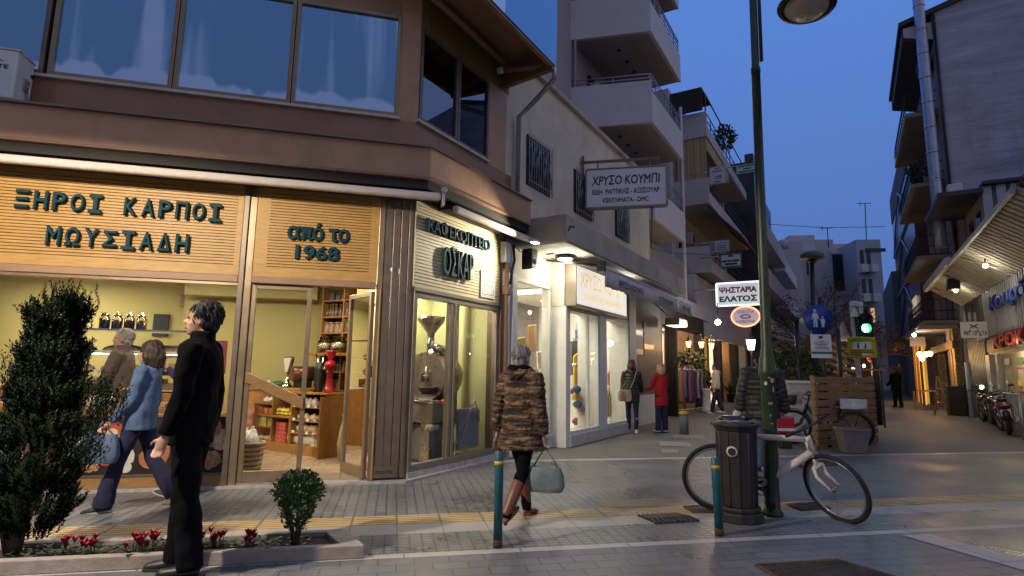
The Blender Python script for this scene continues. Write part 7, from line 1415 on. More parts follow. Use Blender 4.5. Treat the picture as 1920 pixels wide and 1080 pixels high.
# white cabinet, wood fence, planter box, hedge
P, w, z0, z1 = facing(1482, 715, 1534, 800, 12.6); P = Plane(at_dist(1480, 760, 12.6), R(96)); w = P.uz(1534, 760)[0]; z1 = P.uz(1500, 714)[1]
t = thing('utility_cabinet', 'white utility cabinet scrawled with graffiti before the hedge', 'cabinet', P.w(w / 2, 0, 0)); m_cab = M('cabinet_white', (0.50, 0.49, 0.48), .6, var=.12, scale=5, stain=.3, stain_col=(.28, .27, .26)); MB().box(P, 0, w, 0, .4, 0.1, z1 - .06).build('body', m_cab, t, bevel=.01); MB().box(P, -.03, w + .03, -.04, .44, z1 - .06, z1).build('top', m_whitem, t, bevel=.01); MB().box(P, -.01, w + .01, .02, .4, 0, .1).build('plinth', m_conc, t)
m_pinkp = M('pink_spray', (0.42, 0.13, 0.18), .6); b = MB(); b.tube([P.w(w * .6 + .08 * math.cos(a), -.006, z1 - .33 + .06 * math.sin(a)) for a in [k * .5 for k in range(13)]] + [P.w(w * .62, -.006, z1 - .55)], .013, 4); b.build('pink_graffiti', m_pinkp, t); b = MB()
for k in range(7): b.tube([P.w(w * (.08 + .06 * k), -.006, z1 - .5), P.w(w * (.13 + .05 * k), -.006, z1 - .25)], .010, 4)
b.build('grey_graffiti', m_zinc, t)
A0, A1 = G(1534, 843), G(1652, 832); WFd = A1 - A0; WF = Plane(A0, math.atan2(WFd.x, WFd.y)); FW = WFd.length; zt = WF.uz(1600, 705)[1]
m_deck = wood('deck_boards', (0.31, 0.18, 0.09), .6, 2.5, .6, (2, 2, 10)); t = thing('slat_fence', 'brown wooden slat fence around the cafe seating', 'fence', WF.w(FW / 2, 0, 0)); hgt = (zt - .06) / 9
for k in range(9): MB().box(WF, 0, FW - .12, -.015, .015, .06 + k * hgt, .06 + k * hgt + hgt * .80).build('slat', m_deck, t, bevel=.004)
for u in (.0, FW * .5, FW - .2): MB().box(WF, u, u + .08, .016, .08, 0, zt).build('post', m_deck, t)
for k in range(9): MB().add([WF.w(FW - .11, 0, .06 + k * hgt), WF.w(FW + .02, 2.2, .06 + k * hgt), WF.w(FW + .05, 2.2, .06 + k * hgt), WF.w(FW - .08, 0, .06 + k * hgt)] + [WF.w(FW - .11, 0, .06 + k * hgt + hgt * .8), WF.w(FW + .02, 2.2, .06 + k * hgt + hgt * .8), WF.w(FW + .05, 2.2, .06 + k * hgt + hgt * .8), WF.w(FW - .08, 0, .06 + k * hgt + hgt * .8)], [(3, 2, 1, 0), (4, 5, 6, 7), (0, 1, 5, 4), (1, 2, 6, 5), (2, 3, 7, 6), (3, 0, 4, 7)]).build('end_slat', m_deck, t)
leafy('hedge_bush', 'dense dark bush behind the white utility cabinet', at_dist(1492, 697, 13.6) * Vector((1, 1, 0)) if False else Vector((at_dist(1492, 697, 13.6).x, 13.6, .2)), 1.85, .72, 2600, m_lf, (.09, .035), cat='bush')
leafy('hedge_bush', 'loose bush between the cafe pergola and lamp post', Vector((at_dist(1462, 697, 15).x, 15, .4)), 1.9, .5, 900, m_lf, (.10, .04), cat='bush')
c = G(1607, 851); t = thing('planter_box', 'pale square tapered planter box standing before the black bicycle', 'planter', c); Pp = Plane(c, R(100)); m_pb = M('planter_taupe', (0.27, 0.225, 0.19), .7, var=.1, scale=6)
b = MB(); vs = [Pp.w(x * .165, y * .165 + .16, 0) for x, y in ((-1, -1), (1, -1), (1, 1), (-1, 1))] + [Pp.w(x * .225, y * .225 + .16, .40) for x, y in ((-1, -1), (1, -1), (1, 1), (-1, 1))]; b.add(vs, [(3, 2, 1, 0), (0, 1, 5, 4), (1, 2, 6, 5), (2, 3, 7, 6), (3, 0, 4, 7), (4, 5, 6, 7)]); b.build('body', m_pb, t, bevel=.01); b = MB()
for a in ((-.235, .235, -.08, -.03), (-.235, .235, .36, .40), (-.235, -.19, -.03, .36), (.19, .235, -.03, .36)): b.box(Pp, a[0], a[1], a[2], a[3], .40, .435)
b.build('rim', m_pb, t, bevel=.005)
# cafe pergola and terrace
pg = thing('cafe_pergola', 'dark slatted cafe pergola behind the blue pedestrian sign', 'pergola', Vector((at_dist(1540, 690, 18).x, 18, 0))); m_slat = M('slat_brown', (0.12, 0.085, 0.06), .7, var=.25, scale=4)
for k in range(6): MB().tube([at_dist(1534 + 3 * k, 632 + 15 * k, 18.5), at_dist(1602 + 3 * k, 662 + 13 * k, 16.5)], .075, 4, ell=(1, .3)).build('roof_slat', m_slat, pg)
for k in range(4): MB().tube([at_dist(1450, 668 + 12 * k, 19), at_dist(1520, 632 + 14 * k, 20)], .075, 4, ell=(1, .3)).build('roof_slat', m_slat, pg)
for px in (1498, 1575, 1640): c = at_dist(px, 690, 16.5); MB().tube([Vector((c.x, c.y, 0)), Vector((c.x, c.y, 2.7))], .07, 8).build('post', m_blackf, pg)
b = MB(); b.box(Plane(at_dist(1450, 690, 21), R(100)), 0, 3.4, 0, .1, 0, 2.6); b.build('back_screen', m_board, pg)
for i, (px, py, e_) in enumerate(((1600, 690, 10), (1620, 686, 10), (1548, 684, 8), (1578, 692, 8), (1640, 693, 10))):
    c = at_dist(px, py, 17 + .3 * i); tag(MB().ball(c, .035, .035, .05).build('cafe_bulb', EM('cafe_bulb_%d' % i, (1.0, .70, .34), 14)), 'tiny warm bulb glowing on the cafe terrace', 'lamp', 'warm bulbs on the cafe terrace')
bulb('cafe_light', at_dist(1600, 690, 17.2), 40, (1.0, .68, .34), .1); bulb('cafe_light', at_dist(1470, 640, 17.5), 26, (1.0, .68, .34), .1)
c = at_dist(1630, 690, 15.5); Pt = Plane((c.x - .3, c.y, 0), R(100)); t = thing('high_table', 'dark high cafe table with stools inside the fence', 'table', Vector((c.x, c.y, 0))); MB().box(Pt, 0, .7, 0, .5, 1.52, 1.57).build('top', m_wooddk, t)
for u in (.05, .62): MB().box(Pt, u, u + .04, .2, .24, 0, 1.52).build('leg', m_black, t)
def parasol(px, y0, y1, dist, wpx, mat_, label):
    a = at_dist(px, y1, dist); z1 = at_dist(px, y0, dist).z; t = thing('closed_parasol', label, 'parasol', Vector((a.x, a.y, 0))); r = wpx / FPX * dist / 2; q = Vector((a.x, a.y, 0)); MB().lathe(q, [(r * .55, a.z), (r, a.z + .1), (r * .7, (a.z + z1) / 2), (.03, z1)], 9).build('canvas', mat_, t); MB().tube([q, q + Vector((0, 0, z1 + .1))], .03, 6).build('pole', m_blackf, t)
parasol(1582, 604, 640, 17.5, 22, M('grey_canvas2', (0.17, 0.18, 0.21), .9), 'folded grey parasol behind the traffic light'); parasol(1646, 642, 690, 16.5, 12, M('slate_canvas', (0.13, 0.14, 0.16), .9), 'folded slate parasol at the right end of the cafe'); parasol(1634, 640, 680, 17, 14, M('red_canvas', (0.18, 0.02, 0.025), .9), 'folded dark red parasol beside the slate parasol')
t = thing('terrace_lamp', 'dark angular lamp head on a pole left of the blue sign', 'lamp post', Vector((at_dist(1498, 690, 13).x, 13, 0))); c = Vector((at_dist(1498, 690, 13).x, 13, 0)); zt = at_dist(1498, 596, 13).z; MB().tube([c, c + Vector((0, 0, zt))], .045, 8).build('pole', m_iron, t); MB().prism(Plane(c, R(96)), [(-.26, zt + .05), (.12, zt - .02), (.12, zt - .12), (0, zt - .10)], -.1, .1).build('head', m_iron, t); MB().ball(c + Vector((.08, -.1, zt - .08)), .07).build('lens', m_signw, t)
# bare tree at the end
def tree(c, h, label):
    t = thing('bare_tree', label, 'tree', c); b = MB(); lf = MB(); r = random.Random(5)
    def br(p, d, L_, rad, dep):
        q = p + d * L_; b.tube([p, p.lerp(q, .5) + Vector((r.gauss(0, .03), r.gauss(0, .03), 0)) * L_, q], [rad, rad * .8, rad * .6], 5 if dep > 2 else 4)
        if dep == 0:
            for _ in range(2):
                w = p.lerp(q, r.random()) + Vector((r.gauss(0, .08), r.gauss(0, .08), r.gauss(0, .08))); e = Vector((r.gauss(0, 1), r.gauss(0, 1), r.gauss(0, 1))).normalized() * .085; f = e.cross(Vector((r.gauss(0, 1), r.gauss(0, 1), 1))).normalized() * .05; lf.add([w, w + e * .5 + f, w + e, w + e * .5 - f], [(0, 1, 2, 3)])
            return
        for k in range(3 if dep > 1 else 4): br(p.lerp(q, .55 + .45 * r.random()), (d + Vector((r.gauss(0, .55), r.gauss(0, .55), r.gauss(0, .35) + .05))).normalized(), L_ * r.uniform(.6, .85), rad * .55, dep - 1)
    b.tube([c, c + Vector((0, 0, h * .33))], [.16, .12], 8)
    for k in range(6): br(c + Vector((0, 0, h * .31)), Vector((math.cos(k * 1.05) * .8, math.sin(k * 1.05) * .8, .9 + .2 * (k % 2))).normalized(), h * .24, .07, 4)
    b.build('trunk', m_bark, t); lf.build('crown', M('dry_leaf', (0.05, 0.035, 0.03), .8, var=.4), t, recalc=False)
cx = at_dist(1535, 690, 27); tree(Vector((cx.x, cx.y, 0)), 6.4, 'sparse bare tree with few leaves behind the blue sign')
cx = at_dist(1628, 690, 33); tree(Vector((cx.x, cx.y, 0)), 5.0, 'smaller bare tree behind the traffic light')
c = G(1476, 842); t = thing('red_scooter_box', 'red hard box with a white stripe behind the green lamp post', 'box', c); Pc = Plane(c, R(96)); MB().box(Pc, -.17, .17, 0, .3, .28, .60).build('case', m_red, t, bevel=.04); MB().box(Pc, -.16, .16, -.006, 0, .33, .38).build('stripe', m_signw, t); MB().box(Pc, -.10, .12, .05, .25, 0.0, .28).build('stand', m_blackf, t, bevel=.03)
# ================================================================== bicycles and motorcycles
m_tyre = M('tyre_rubber', (0.012, 0.012, 0.012), .75, var=.2)
m_rim = M('rim_metal', (0.35, 0.35, 0.36), .3, .8)
m_bkw = M('scratched_white_paint', (0.80, 0.68, 0.54), .4, var=.12, scale=14, stain=.35, stain_col=(.30, .16, .13))
m_bkk = M('black_paint', (0.014, 0.014, 0.016), .35, var=.15)
RZ0 = Matrix.Identity(3)
def wheel(name, c, r, parent, rot, rimmat, tw=.022, spokes=28, hubr=.03):
    c = Vector(c); ax = rot @ Vector((0, 1, 0)); e1 = rot @ Vector((1, 0, 0)); e2 = Vector((0, 0, 1)); e2 = rot @ e2
    ring = lambda rr: [c + (e1 * math.cos(a) + e2 * math.sin(a)) * rr for a in [2 * PI * k / 40 for k in range(40)]]
    b = MB(); b.tube(ring(r - tw), tw, 9, closed=True); w = b.build(name, m_tyre, parent)
    b = MB(); b.tube(ring(r - 2.3 * tw), tw * .6, 7, closed=True); b.build('rim', rimmat, w)
    b = MB(); b.tube([c - ax * .05, c + ax * .05], hubr * .5, 8); b.tube([c - ax * .03, c - ax * .022], hubr, 10)
    for k in range(spokes):
        a = 2 * PI * k / spokes; s = 1 if k % 2 else -1; b.tube([c + ax * .028 * s + (e1 * math.cos(a + .5 * s) + e2 * math.sin(a + .5 * s)) * .02, c + (e1 * math.cos(a) + e2 * math.sin(a)) * (r - 2.3 * tw)], .0016, 3, cap=False)
    b.build('spokes', m_rim, w); return w
def bicycle(name, label, loc, rz, lean, steer, fm, wb=1.08, r=.345, fat=.030, city=False, handle_low=False):
    t = thing(name, label, 'bicycle', (0, 0, 0)); H = Vector
    wheel('rear_wheel', (0, 0, r), r, t, RZ0, m_rim if not city else m_bkk)
    bb = H((.42, 0, .29)); st = H((.24, 0, .78 if not city else .66)); ht = H((wb - .27, 0, .80)); hb = H((wb - .21, 0, .60)); ra = H((0, 0, r))
    b = MB()
    if city: b.tube([ht - H((.01, 0, .06)), H((.62, 0, .48)), bb], .022, 8); b.tube([hb, H((.62, 0, .40)), bb], .024, 8)
    else: b.tube([st, ht - H((0, 0, .03))], fat, 10); b.tube([bb, hb + H((-.02, 0, .04))], fat * 1.25, 10)
    b.tube([bb, st + H((-.03, 0, .06))], fat * .85, 10); b.tube([ht, hb], fat * 1.15, 10)
    for s in (-1, 1): b.tube([bb + H((0, .03 * s, 0)), ra + H((0, .06 * s, 0))], .011, 7); b.tube([st + H((0, .02 * s, -.03)), ra + H((0, .06 * s, 0))], .009, 7)
    b.build('frame', fm, t)
    b = MB(); b.tube([st + H((-.03, 0, .04)), st + H((-.06, 0, .14))], .013, 8); b.build('seat_post', m_chrome, t)
    b = MB(); b.lathe(st + H((-.08, 0, .14)), [(.0, 0), (.06, .01), (.075, .035), (.06, .055), (0, .06)], 14, Matrix.Diagonal((1.9, 1, 1))); b.tube([st + H((.0, 0, .18)), st + H((.12, 0, .19))], [.045, .018], 8); b.build('saddle', m_bkk, t)
    # steering assembly turned about the head axis
    axh = (ht - hb).normalized(); SR = Matrix.Rotation(steer, 3, axh)
    def sp(p): return hb + SR @ (H(p) - hb)
    fa = H((wb, 0, r)); b = MB()
    b.tube([hb, sp(hb + H((.03, 0, -.10)))], .02, 8)
    for s in (-1, 1): b.tube([sp(hb + H((.028, .02 * s, -.07))), sp(hb + H((.04, .062 * s, -.09))), sp(hb + H((.07, .066 * s, -.17))), sp(fa + H((0, .062 * s, 0)))], [.017, .019, .018, .012], 9)
    b.tube([sp(hb + H((.04, -.062, -.09))), sp(hb + H((.04, .062, -.09)))], .018, 8); b.build('fork', fm if not city else m_bkk, t)
    wheel('front_wheel', sp(fa), r, t, SR, m_rim if not city else m_bkk)
    b = MB(); top = ht + axh * (.10 if not city else .17); b.tube([ht, top, sp(top + H((.06, 0, .02)))], .014, 8); hx = sp(top + H((.06, 0, .02)))
    if city: b.tube([sp(top + H((-.16, -.28, .05))), sp(top + H((-.02, -.26, .06))), sp(top + H((.06, -.08, .02))), sp(top + H((.06, .08, .02))), sp(top + H((-.02, .26, .06))), sp(top + H((-.16, .28, .05)))], .012, 7)
    else: b.tube([sp(top + H((.04, -.29, .03))), sp(top + H((.06, -.08, .02))), sp(top + H((.06, .08, .02))), sp(top + H((.04, .29, .03)))], .013, 7)
    hbar = b.build('handlebar', m_bkk, t)
    for s in (-1, 1):
        b = MB()
        if city: b.tube([sp(top + H((-.06, .275 * s, .055))), sp(top + H((-.18, .285 * s, .05)))], .018, 8)
        else: b.tube([sp(top + H((.045, .19 * s, .026))), sp(top + H((.04, .30 * s, .03)))], .018, 8)
        b.build('grip', m_tyre, hbar)
    b = MB(); b.tube([bb + H((0, -.03, 0)), bb + H((0, .03, 0))], .05, 14)
    for k in range(16):
        pass
    b.tube([bb + H((0, -.035, 0)) + H((.09 * math.cos(a), 0, .09 * math.sin(a))) for a in [2 * PI * k / 24 for k in range(24)]], .006, 5, closed=True); b.tube([bb + H((0, -.06, 0)), bb + H((.06, -.07, -.155))], .012, 6); b.tube([bb + H((0, .06, 0)), bb + H((-.06, .07, .155))], .012, 6); b.build('crankset', m_bkk, t)
    for s in (1, -1): MB().cbox(bb + H((.06 * s, -.12 * s, -.155 * s)), .09, .10, .022).build('pedal', m_bkk, t)
    b = MB(); b.tube([bb + H((0, -.035, .09)), ra + H((0, -.035, .045))], .004, 4); b.tube([bb + H((0, -.035, -.09)), ra + H((0, -.035, -.045))], .004, 4); b.lathe(ra + H((0, -.035, 0)), [(.05, -.01), (.05, .01)], 16, Matrix.Rotation(PI / 2, 3, 'X')); b.build('chain', m_bkk, t)
    if city:
        b = MB(); ar = [ra + H((math.cos(a), 0, math.sin(a))) * (r + .02) for a in [R(20 + 8 * k) for k in range(19)]]
        b.tube(ar, .022, 6, ell=(.4, 1)); b.build('mudguard', m_bkk, t); b = MB(); fa2 = [fa + H((math.cos(a), 0, math.sin(a))) * (r + .02) for a in [R(60 + 8 * k) for k in range(14)]]; b.tube([sp(p) for p in fa2], .022, 6, ell=(.4, 1)); b.build('mudguard', m_bkk, t)
        b = MB(); 
        for s in (-1, 1): b.tube([ra + H((0, .07 * s, 0)), H((-.12, .07 * s, .74)), H((.16, .07 * s, .74))], .007, 5)
        b.tube([H((-.2, -.07, .74)), H((.2, -.07, .74)), H((.2, .07, .74)), H((-.2, .07, .74))], .007, 5, closed=True); b.build('rear_rack', m_bkk, t)
        b = MB(); q = sp(fa + H((.02, 0, .44))); b.lathe(q, [(.10, 0), (.15, .20), (.155, .20), (.105, -.005)], 4, Matrix.Rotation(PI / 4, 3, 'Z')); b.build('front_basket', m_bkk, t, bevel=.01)
        b = MB(); b.cbox(H((-.02, 0, .84)), .44, .30, .20); b.build('rear_crate', M('blue_white_crate', (0.36, 0.42, 0.46), .6, var=.25, scale=14), t, bevel=.02)
    else:
        b = MB(); b.tube([ht + H((.02, .02, .05)), hb + H((.08, .05, .02)), hb + H((.0, .03, -.12))], .004, 4); b.build('brake_cable', m_bkk, t)
    t.rotation_euler = (lean, 0, rz); t.location = loc; return t
pR = G(1345, 957); pF = G(1590, 974)
dv = pF - pR; bicycle('bicycle', 'white scratched bicycle with turned front wheel leaning behind lamp post', (pR.x, pR.y, 0), math.atan2(dv.y, dv.x), R(9), R(-52), m_bkw, wb=1.12)
qR = G(1604, 842); qF = G(1504, 834); dv = qF - qR; bicycle('bicycle', 'black city bicycle with front basket and rear crate chained to sign pole', (qR.x, qR.y, 0), math.atan2(dv.y, dv.x), R(2), R(20), m_bkk, wb=1.06, city=True)

def motorbike(label, loc, rz, bodym, steer=.2):
    t = thing('motorcycle', label, 'motorcycle', (0, 0, 0), 'motorcycles parked along the right row'); H = Vector; r = .29
    wheel('rear_wheel', (0, 0, r), r, t, RZ0, m_rim, .055, 10, .07); wheel('front_wheel', (1.25, 0, r), r, t, Matrix.Rotation(steer, 3, 'Z'), m_rim, .05, 10, .06)
    b = MB(); b.tube([H((.1, 0, .62)), H((.45, 0, .58)), H((.75, 0, .45))], [.11, .15, .12], 10, ell=(1, 1)); b.ball((.72, 0, .74), .24, .15, .14); b.ball((.5, 0, .42), .22, .16, .18); b.build('body', bodym, t)
    b = MB(); b.ball((.30, 0, .80), .36, .13, .06, 16, 8); b.ball((-.02, 0, .86), .2, .11, .06); b.build('seat', m_bkk, t)
    b = MB(); b.prism(Plane((0, 0, 0), 0), [(-.12, .60), (.12, .60), (.16, .74), (.10, .80), (-.10, .80), (-.16, .74)], .12, .34) if False else b.ball((-.2, 0, .72), .12, .16, .09); b.build('tail', bodym, t)
    b = MB(); b.ball((-.29, 0, .72), .035, .13, .035, 12, 7); b.build('tail_light', m_red, t)
    for s in (-1, 1): MB().ball((-.26, .17 * s, .68), .03, .03, .03, 8, 6).build('indicator', m_orange, t)
    b = MB(); b.cbox((-.31, 0, .55), .012, .20, .15); b.build('number_plate', m_signw, t); b = MB(); b.tube([H((-.05, 0, .62)), H((-.30, 0, .60)), H((-.33, 0, .38))], .03, 6, ell=(1, 3)); b.build('rear_mudguard', m_bkk, t)
    b = MB(); b.tube([H((.4, -.16, .28)), H((.1, -.2, .32)), H((-.18, -.2, .38))], [.04, .065, .065], 10); b.build('exhaust', m_steel, t)
    b = MB()
    for s in (-1, 1): MB().tube([H((.95, .08 * s, .85)), H((1.25, .08 * s, r))], .025, 7).build('fork_leg', m_chrome, t); MB().tube([H((.1, .1 * s, .7)), H((0, .09 * s, r))], .022, 7).build('shock_absorber', m_chrome, t)
    b = MB(); b.tube([H((.82, -.36, .98)), H((.94, -.2, 1.0)), H((.98, 0, .96)), H((.94, .2, 1.0)), H((.82, .36, .98))], .016, 7)
    for s in (-1, 1): b.tube([H((.92, .26 * s, 1.0)), H((.96, .33 * s, 1.14))], .008, 5); b.ball((.95, .35 * s, 1.18), .02, .065, .04, 10, 6)
    b.build('handlebar', m_bkk, t); b = MB(); b.ball((1.08, 0, .88), .10, .12, .12, 12, 8); b.build('headlight', m_chrome, t); b = MB(); b.ball((1.0, 0, 1.05), .05, .15, .14, 12, 8); b.build('windscreen', m_glassc, t)
    t.rotation_euler = (R(-6), 0, rz); t.location = loc; return t
mb = G(1893, 816); motorbike('black motorcycle with red tail and white number plate nearest at the right edge', (mb.x, mb.y, 0), R(55), M('wine_black', (0.05, 0.012, 0.014), .3, coat=.5))
mb2 = G(1884, 806); motorbike('dark blue motorcycle second in the parked row on the right', (mb2.x, mb2.y, 0), R(57), M('navy_enamel', (0.015, 0.018, 0.04), .3, coat=.5), -.3)
mb3 = G(1874, 798); motorbike('grey covered motorcycle farthest in the parked row on the right', (mb3.x, mb3.y + .2, 0), R(60), M('grey_cover', (0.09, 0.09, 0.12), .7), .1)
c = G(1915, 826); Pb = Plane((c.x + .25, c.y + .2, 0), R(31)); t = thing('metal_barrier', 'grey tube barrier at the right edge beside the motorcycles', 'barrier', c); b = MB(); b.tube([Pb.w(0, 0, 0), Pb.w(0, 0, 1.0), Pb.w(1.6, 0, 1.0), Pb.w(1.6, 0, 0)], .03, 8); b.tube([Pb.w(0, 0, .5), Pb.w(1.6, 0, .5)], .022, 6); b.build('tube_frame', m_zinc, t)
for k in range(6): MB().tube([Pb.w(.2 + k * .22, 0, .08), Pb.w(.2 + k * .22, 0, 1.0)], .012, 5).build('bar', m_zinc, t)

# ================================================================== people
from mathutils import noise
def remesh(b, name, mats, voxel=.01, smooth=4, amp=0, f=(9, 9, 4)):
    me = b.mesh(name, mats); o = bpy.data.objects.new(name, me); COL.objects.link(o)
    r = o.modifiers.new('r', 'REMESH'); r.mode = 'VOXEL'; r.voxel_size = voxel; r.use_smooth_shade = True
    s = o.modifiers.new('s', 'SMOOTH'); s.factor = .5; s.iterations = smooth
    bpy.context.view_layer.update(); out = bpy.data.meshes.new_from_object(o.evaluated_get(bpy.context.evaluated_depsgraph_get()))
    bpy.data.objects.remove(o); bpy.data.meshes.remove(me); out.name = name
    if amp:
        n1 = [v.normal.copy() for v in out.vertices]
        for v, q in zip(out.vertices, n1):
            c = v.co; a = noise.noise((c.x * f[0], c.y * f[1], c.z * f[2])); k = noise.noise((c.x * f[0] * 2.3 + 5, c.y * f[1] * 2.3, c.z * f[2] * 2.3 + c.x * f[0])); v.co = c + q * amp * (a + .6 * k)
    out.materials.clear()
    for k in (mats if isinstance(mats, (list, tuple)) else [mats]): out.materials.append(k)
    return out
def putmesh(me, name, parent):
    o = bpy.data.objects.new(name, me); COL.objects.link(o); o.parent = parent; return o
def rings(b, L_, seg=20):
    """L_: (x, y, z, rx, ry) stacked oval rings, closed at both ends"""
    vs = []; n = len(L_)
    for x, y, z, rx, ry in L_:
        for j in range(seg):
            a = 2 * PI * j / seg; vs.append(Vector((x + rx * math.cos(a), y + ry * math.sin(a), z)))
    fs = [(i * seg + j, i * seg + (j + 1) % seg, (i + 1) * seg + (j + 1) % seg, (i + 1) * seg + j) for i in range(n - 1) for j in range(seg)]
    fs += [tuple(range(seg - 1, -1, -1)), tuple((n - 1) * seg + j for j in range(seg))]
    b.add(vs, fs, True)
m_skin = M('skin', (0.42, 0.235, 0.17), .5, var=.06, scale=12); m_skin2 = M('skin_pale', (0.50, 0.29, 0.22), .5, var=.06, scale=12)
m_eye = M('eye_dark', (0.02, 0.015, 0.012), .2); m_lip = M('lip', (0.30, 0.10, 0.09), .5)
def person(label, loc, rz, H=1.7, legs=((.0, 0, 0), (.0, 0, 0)), arms=((0, .1, .15), (0, .1, .15)), skin=None, hair=('short', None), top=None, bottom=None, shoes=None, lean=0.0, head_turn=0.0, head_tilt=0.0, voxel=.012, fem=False, boots=None, grip=(.6, .6), face=True, seatless=0):
    """faces +Y in its own space; legs (forward angle, knee bend, toe pitch), arms (forward, outward, elbow bend) for left (-x) and right (+x)"""
    s = H / 1.75; skin = skin or m_skin; t = thing('person', label, 'person', (0, 0, 0)); V = Vector
    J = {}; hipz = .93
    for i, sx in ((0, -1), (1, 1)):
        a, k, p = legs[i]; h = V((sx * .088, 0, 0)); kn = h + V((sx * .004, .43 * math.sin(a), -.43 * math.cos(a))); an = kn + V((0, .42 * math.sin(a - k), -.42 * math.cos(a - k))); J[i] = [h, kn, an, a - k, p]
    low = min(J[0][2].z + (-.06 if J[0][4] > .3 else 0), J[1][2].z + (-.06 if J[1][4] > .3 else 0)); dz = .085 - low
    for i in (0, 1):
        for q in range(3): J[i][q] = J[i][q] + V((0, 0, dz))
    hip = V((0, 0, dz)); L = lambda z: V((0, math.sin(lean) * (z), math.cos(lean) * z))       # up the leaning spine from the hip
    sh = .175 if fem else .195
    chest = hip + L(.40); neck = hip + L(.555); headc = hip + L(.69) + V((0, .02, 0))
    A = {}
    for i, sx in ((0, -1), (1, 1)):
        f, o, e = arms[i]; p0 = hip + L(.50) + V((sx * sh, 0, 0)); d1 = V((sx * math.sin(o), math.sin(f) * math.cos(o), -math.cos(f) * math.cos(o))); p1 = p0 + d1 * .30; d2 = V((sx * math.sin(o) * .5, math.sin(f + e), -math.cos(f + e))).normalized(); p2 = p1 + d2 * .26; A[i] = (p0, p1, p2, d2, sx)
    # -- body
    b = MB()
    rings(b, [(0, hip.y, hip.z - .06, .12, .085), (0, hip.y, hip.z + .05, .135, .09)] + [((hip + L(z)).x, (hip + L(z)).y, (hip + L(z)).z, rx, ry) for z, rx, ry in ((.2, .115, .08), (.36, .135, .09), (.48, .14, .08), (.53, .09, .06), (.57, .05, .052), (.64, .048, .052))])
    HT = Matrix.Rotation(head_turn, 3, 'Z') @ Matrix.Rotation(head_tilt, 3, 'X')
    def hp(x, y, z): return headc + HT @ V((x, y, z))
    b.ball(hp(0, -.012, .022), .075, .094, .098, 20, 14, HT); b.ball(hp(0, .026, -.045), .056, .062, .072, 16, 10, HT); b.ball(hp(0, .070, -.092), .022, .02, .018, 10, 6, HT)
    b.tube([hp(0, .085, .012), hp(0, .108, -.026), hp(0, .086, -.036)], [.009, .016, .008], 8); b.tube([hp(-.04, .076, .028), hp(.04, .076, .028)], .012, 8)
    b.ball(hp(0, .082, -.062), .024, .012, .012, 10, 6, HT)
    for sx in (-1, 1): b.ball(hp(sx * .077, -.012, -.012), .012, .022, .034, 10, 8, HT); b.ball(hp(sx * .036, .050, -.03), .024, .022, .026, 10, 8, HT)
    for i in (0, 1):
        p0, p1, p2, d, sx = A[i]; b.tube([p0, p0.lerp(p1, .3), p1, p1.lerp(p2, .3), p2], [.045, .044, .036, .038, .026], 10)
        # hand: palm, four fingers curled, thumb from its side
        side = V((0, 1, 0)) - d * d.y; side.normalize(); pn = d.cross(side) * sx; g = grip[i]
        pc = p2 + d * .055; b.tube([p2, p2 + d * .03, p2 + d * .085], [.026, .034, .034], 10, ell=(1.0, .55) if abs(d.z) < .9 else (.55, 1.0))
        for k in range(4):
            q = p2 + d * .085 + side * (.028 - .019 * k); ln = (.066, .074, .070, .054)[k]; dd = d; pts = [q - d * .02, q]
            for m_ in range(3): dd = (Matrix.Rotation(-sx * g * .75 if True else 0, 3, side) @ dd); pts.append(pts[-1] + dd * ln * (.44, .32, .24)[m_])
            b.tube(pts, [.0095, .0095, .009, .008, .0065], 7)
        q = p2 + d * .03 + side * .028; b.tube([q, q + side * .028 + d * .022, q + side * .034 + d * .055 - pn * .01], [.012, .0105, .008], 7)
    for i in (0, 1):
        h, k, a, _, _ = J[i]; b.tube([h + V((0, 0, .05)), h.lerp(k, .4), k, k.lerp(a, .35), a], [.075, .07, .05, .05, .034], 12)
    putmesh(remesh(b, 'body', skin, min(voxel, .0095), 5), 'body', t)
    if face:
        for sx in (-1, 1):
            e = MB(); e.ball(hp(sx * .031, .0785, .008), .0115, .007, .007, 8, 6, HT); e.build('eye', m_eye, t)
        e = MB(); e.tube([hp(-.022, .094, -.062), hp(0, .098, -.061), hp(.022, .094, -.062)], [.003, .006, .003], 6); e.build('mouth', m_lip, t)
    # -- hair
    kind, hm = hair[0], hair[1]
    if hm:
        b = MB()
        if kind == 'short':
            b.ball(hp(0, -.026, .040), .083, .098, .096, 18, 12, HT); b.ball(hp(0, -.055, -.02), .072, .06, .075, 14, 10, HT); b.tube([hp(-.05, .045, .082), hp(0, .058, .090), hp(.05, .045, .082)], .018, 8)
        else:
            ln = hair[2]; b.ball(hp(0, -.022, .038), .092, .104, .100, 18, 12, HT)
            b.tube([hp(0, -.05, .03), hp(0, -.065, -.06), hp(0, -.07, -.06 - ln)], [.095, .10, .075], 14, ell=(1.0, .7) if False else None)
            for sx in (-1, 1): b.tube([hp(sx * .072, .01, .03), hp(sx * .085, .0, -.05), hp(sx * .075, -.015, -.05 - ln * .8)], [.03, .034, .02], 8)
        w_ = MB()
        for q in range(170):
            d = V((random.gauss(0, 1), random.gauss(0, 1) - .45, abs(random.gauss(0, 1)) * (1 if q % 3 else -.4))).normalized(); e = (V((d.x, d.y - .4, -1.1)) - d * d.dot(V((d.x, d.y - .4, -1.1)))).normalized() * random.uniform(.02, .05)
            o_ = V((0, -.024, .040)); r_ = V((d.x * .087, d.y * .103, d.z * .101)); p0 = o_ + r_
            w_.tube([hp(*p0), hp(*(p0 + e * .6 + d * .004)), hp(*(p0 + e + d * random.uniform(-.006, .008)))], [.0036, .003, .001], 4)
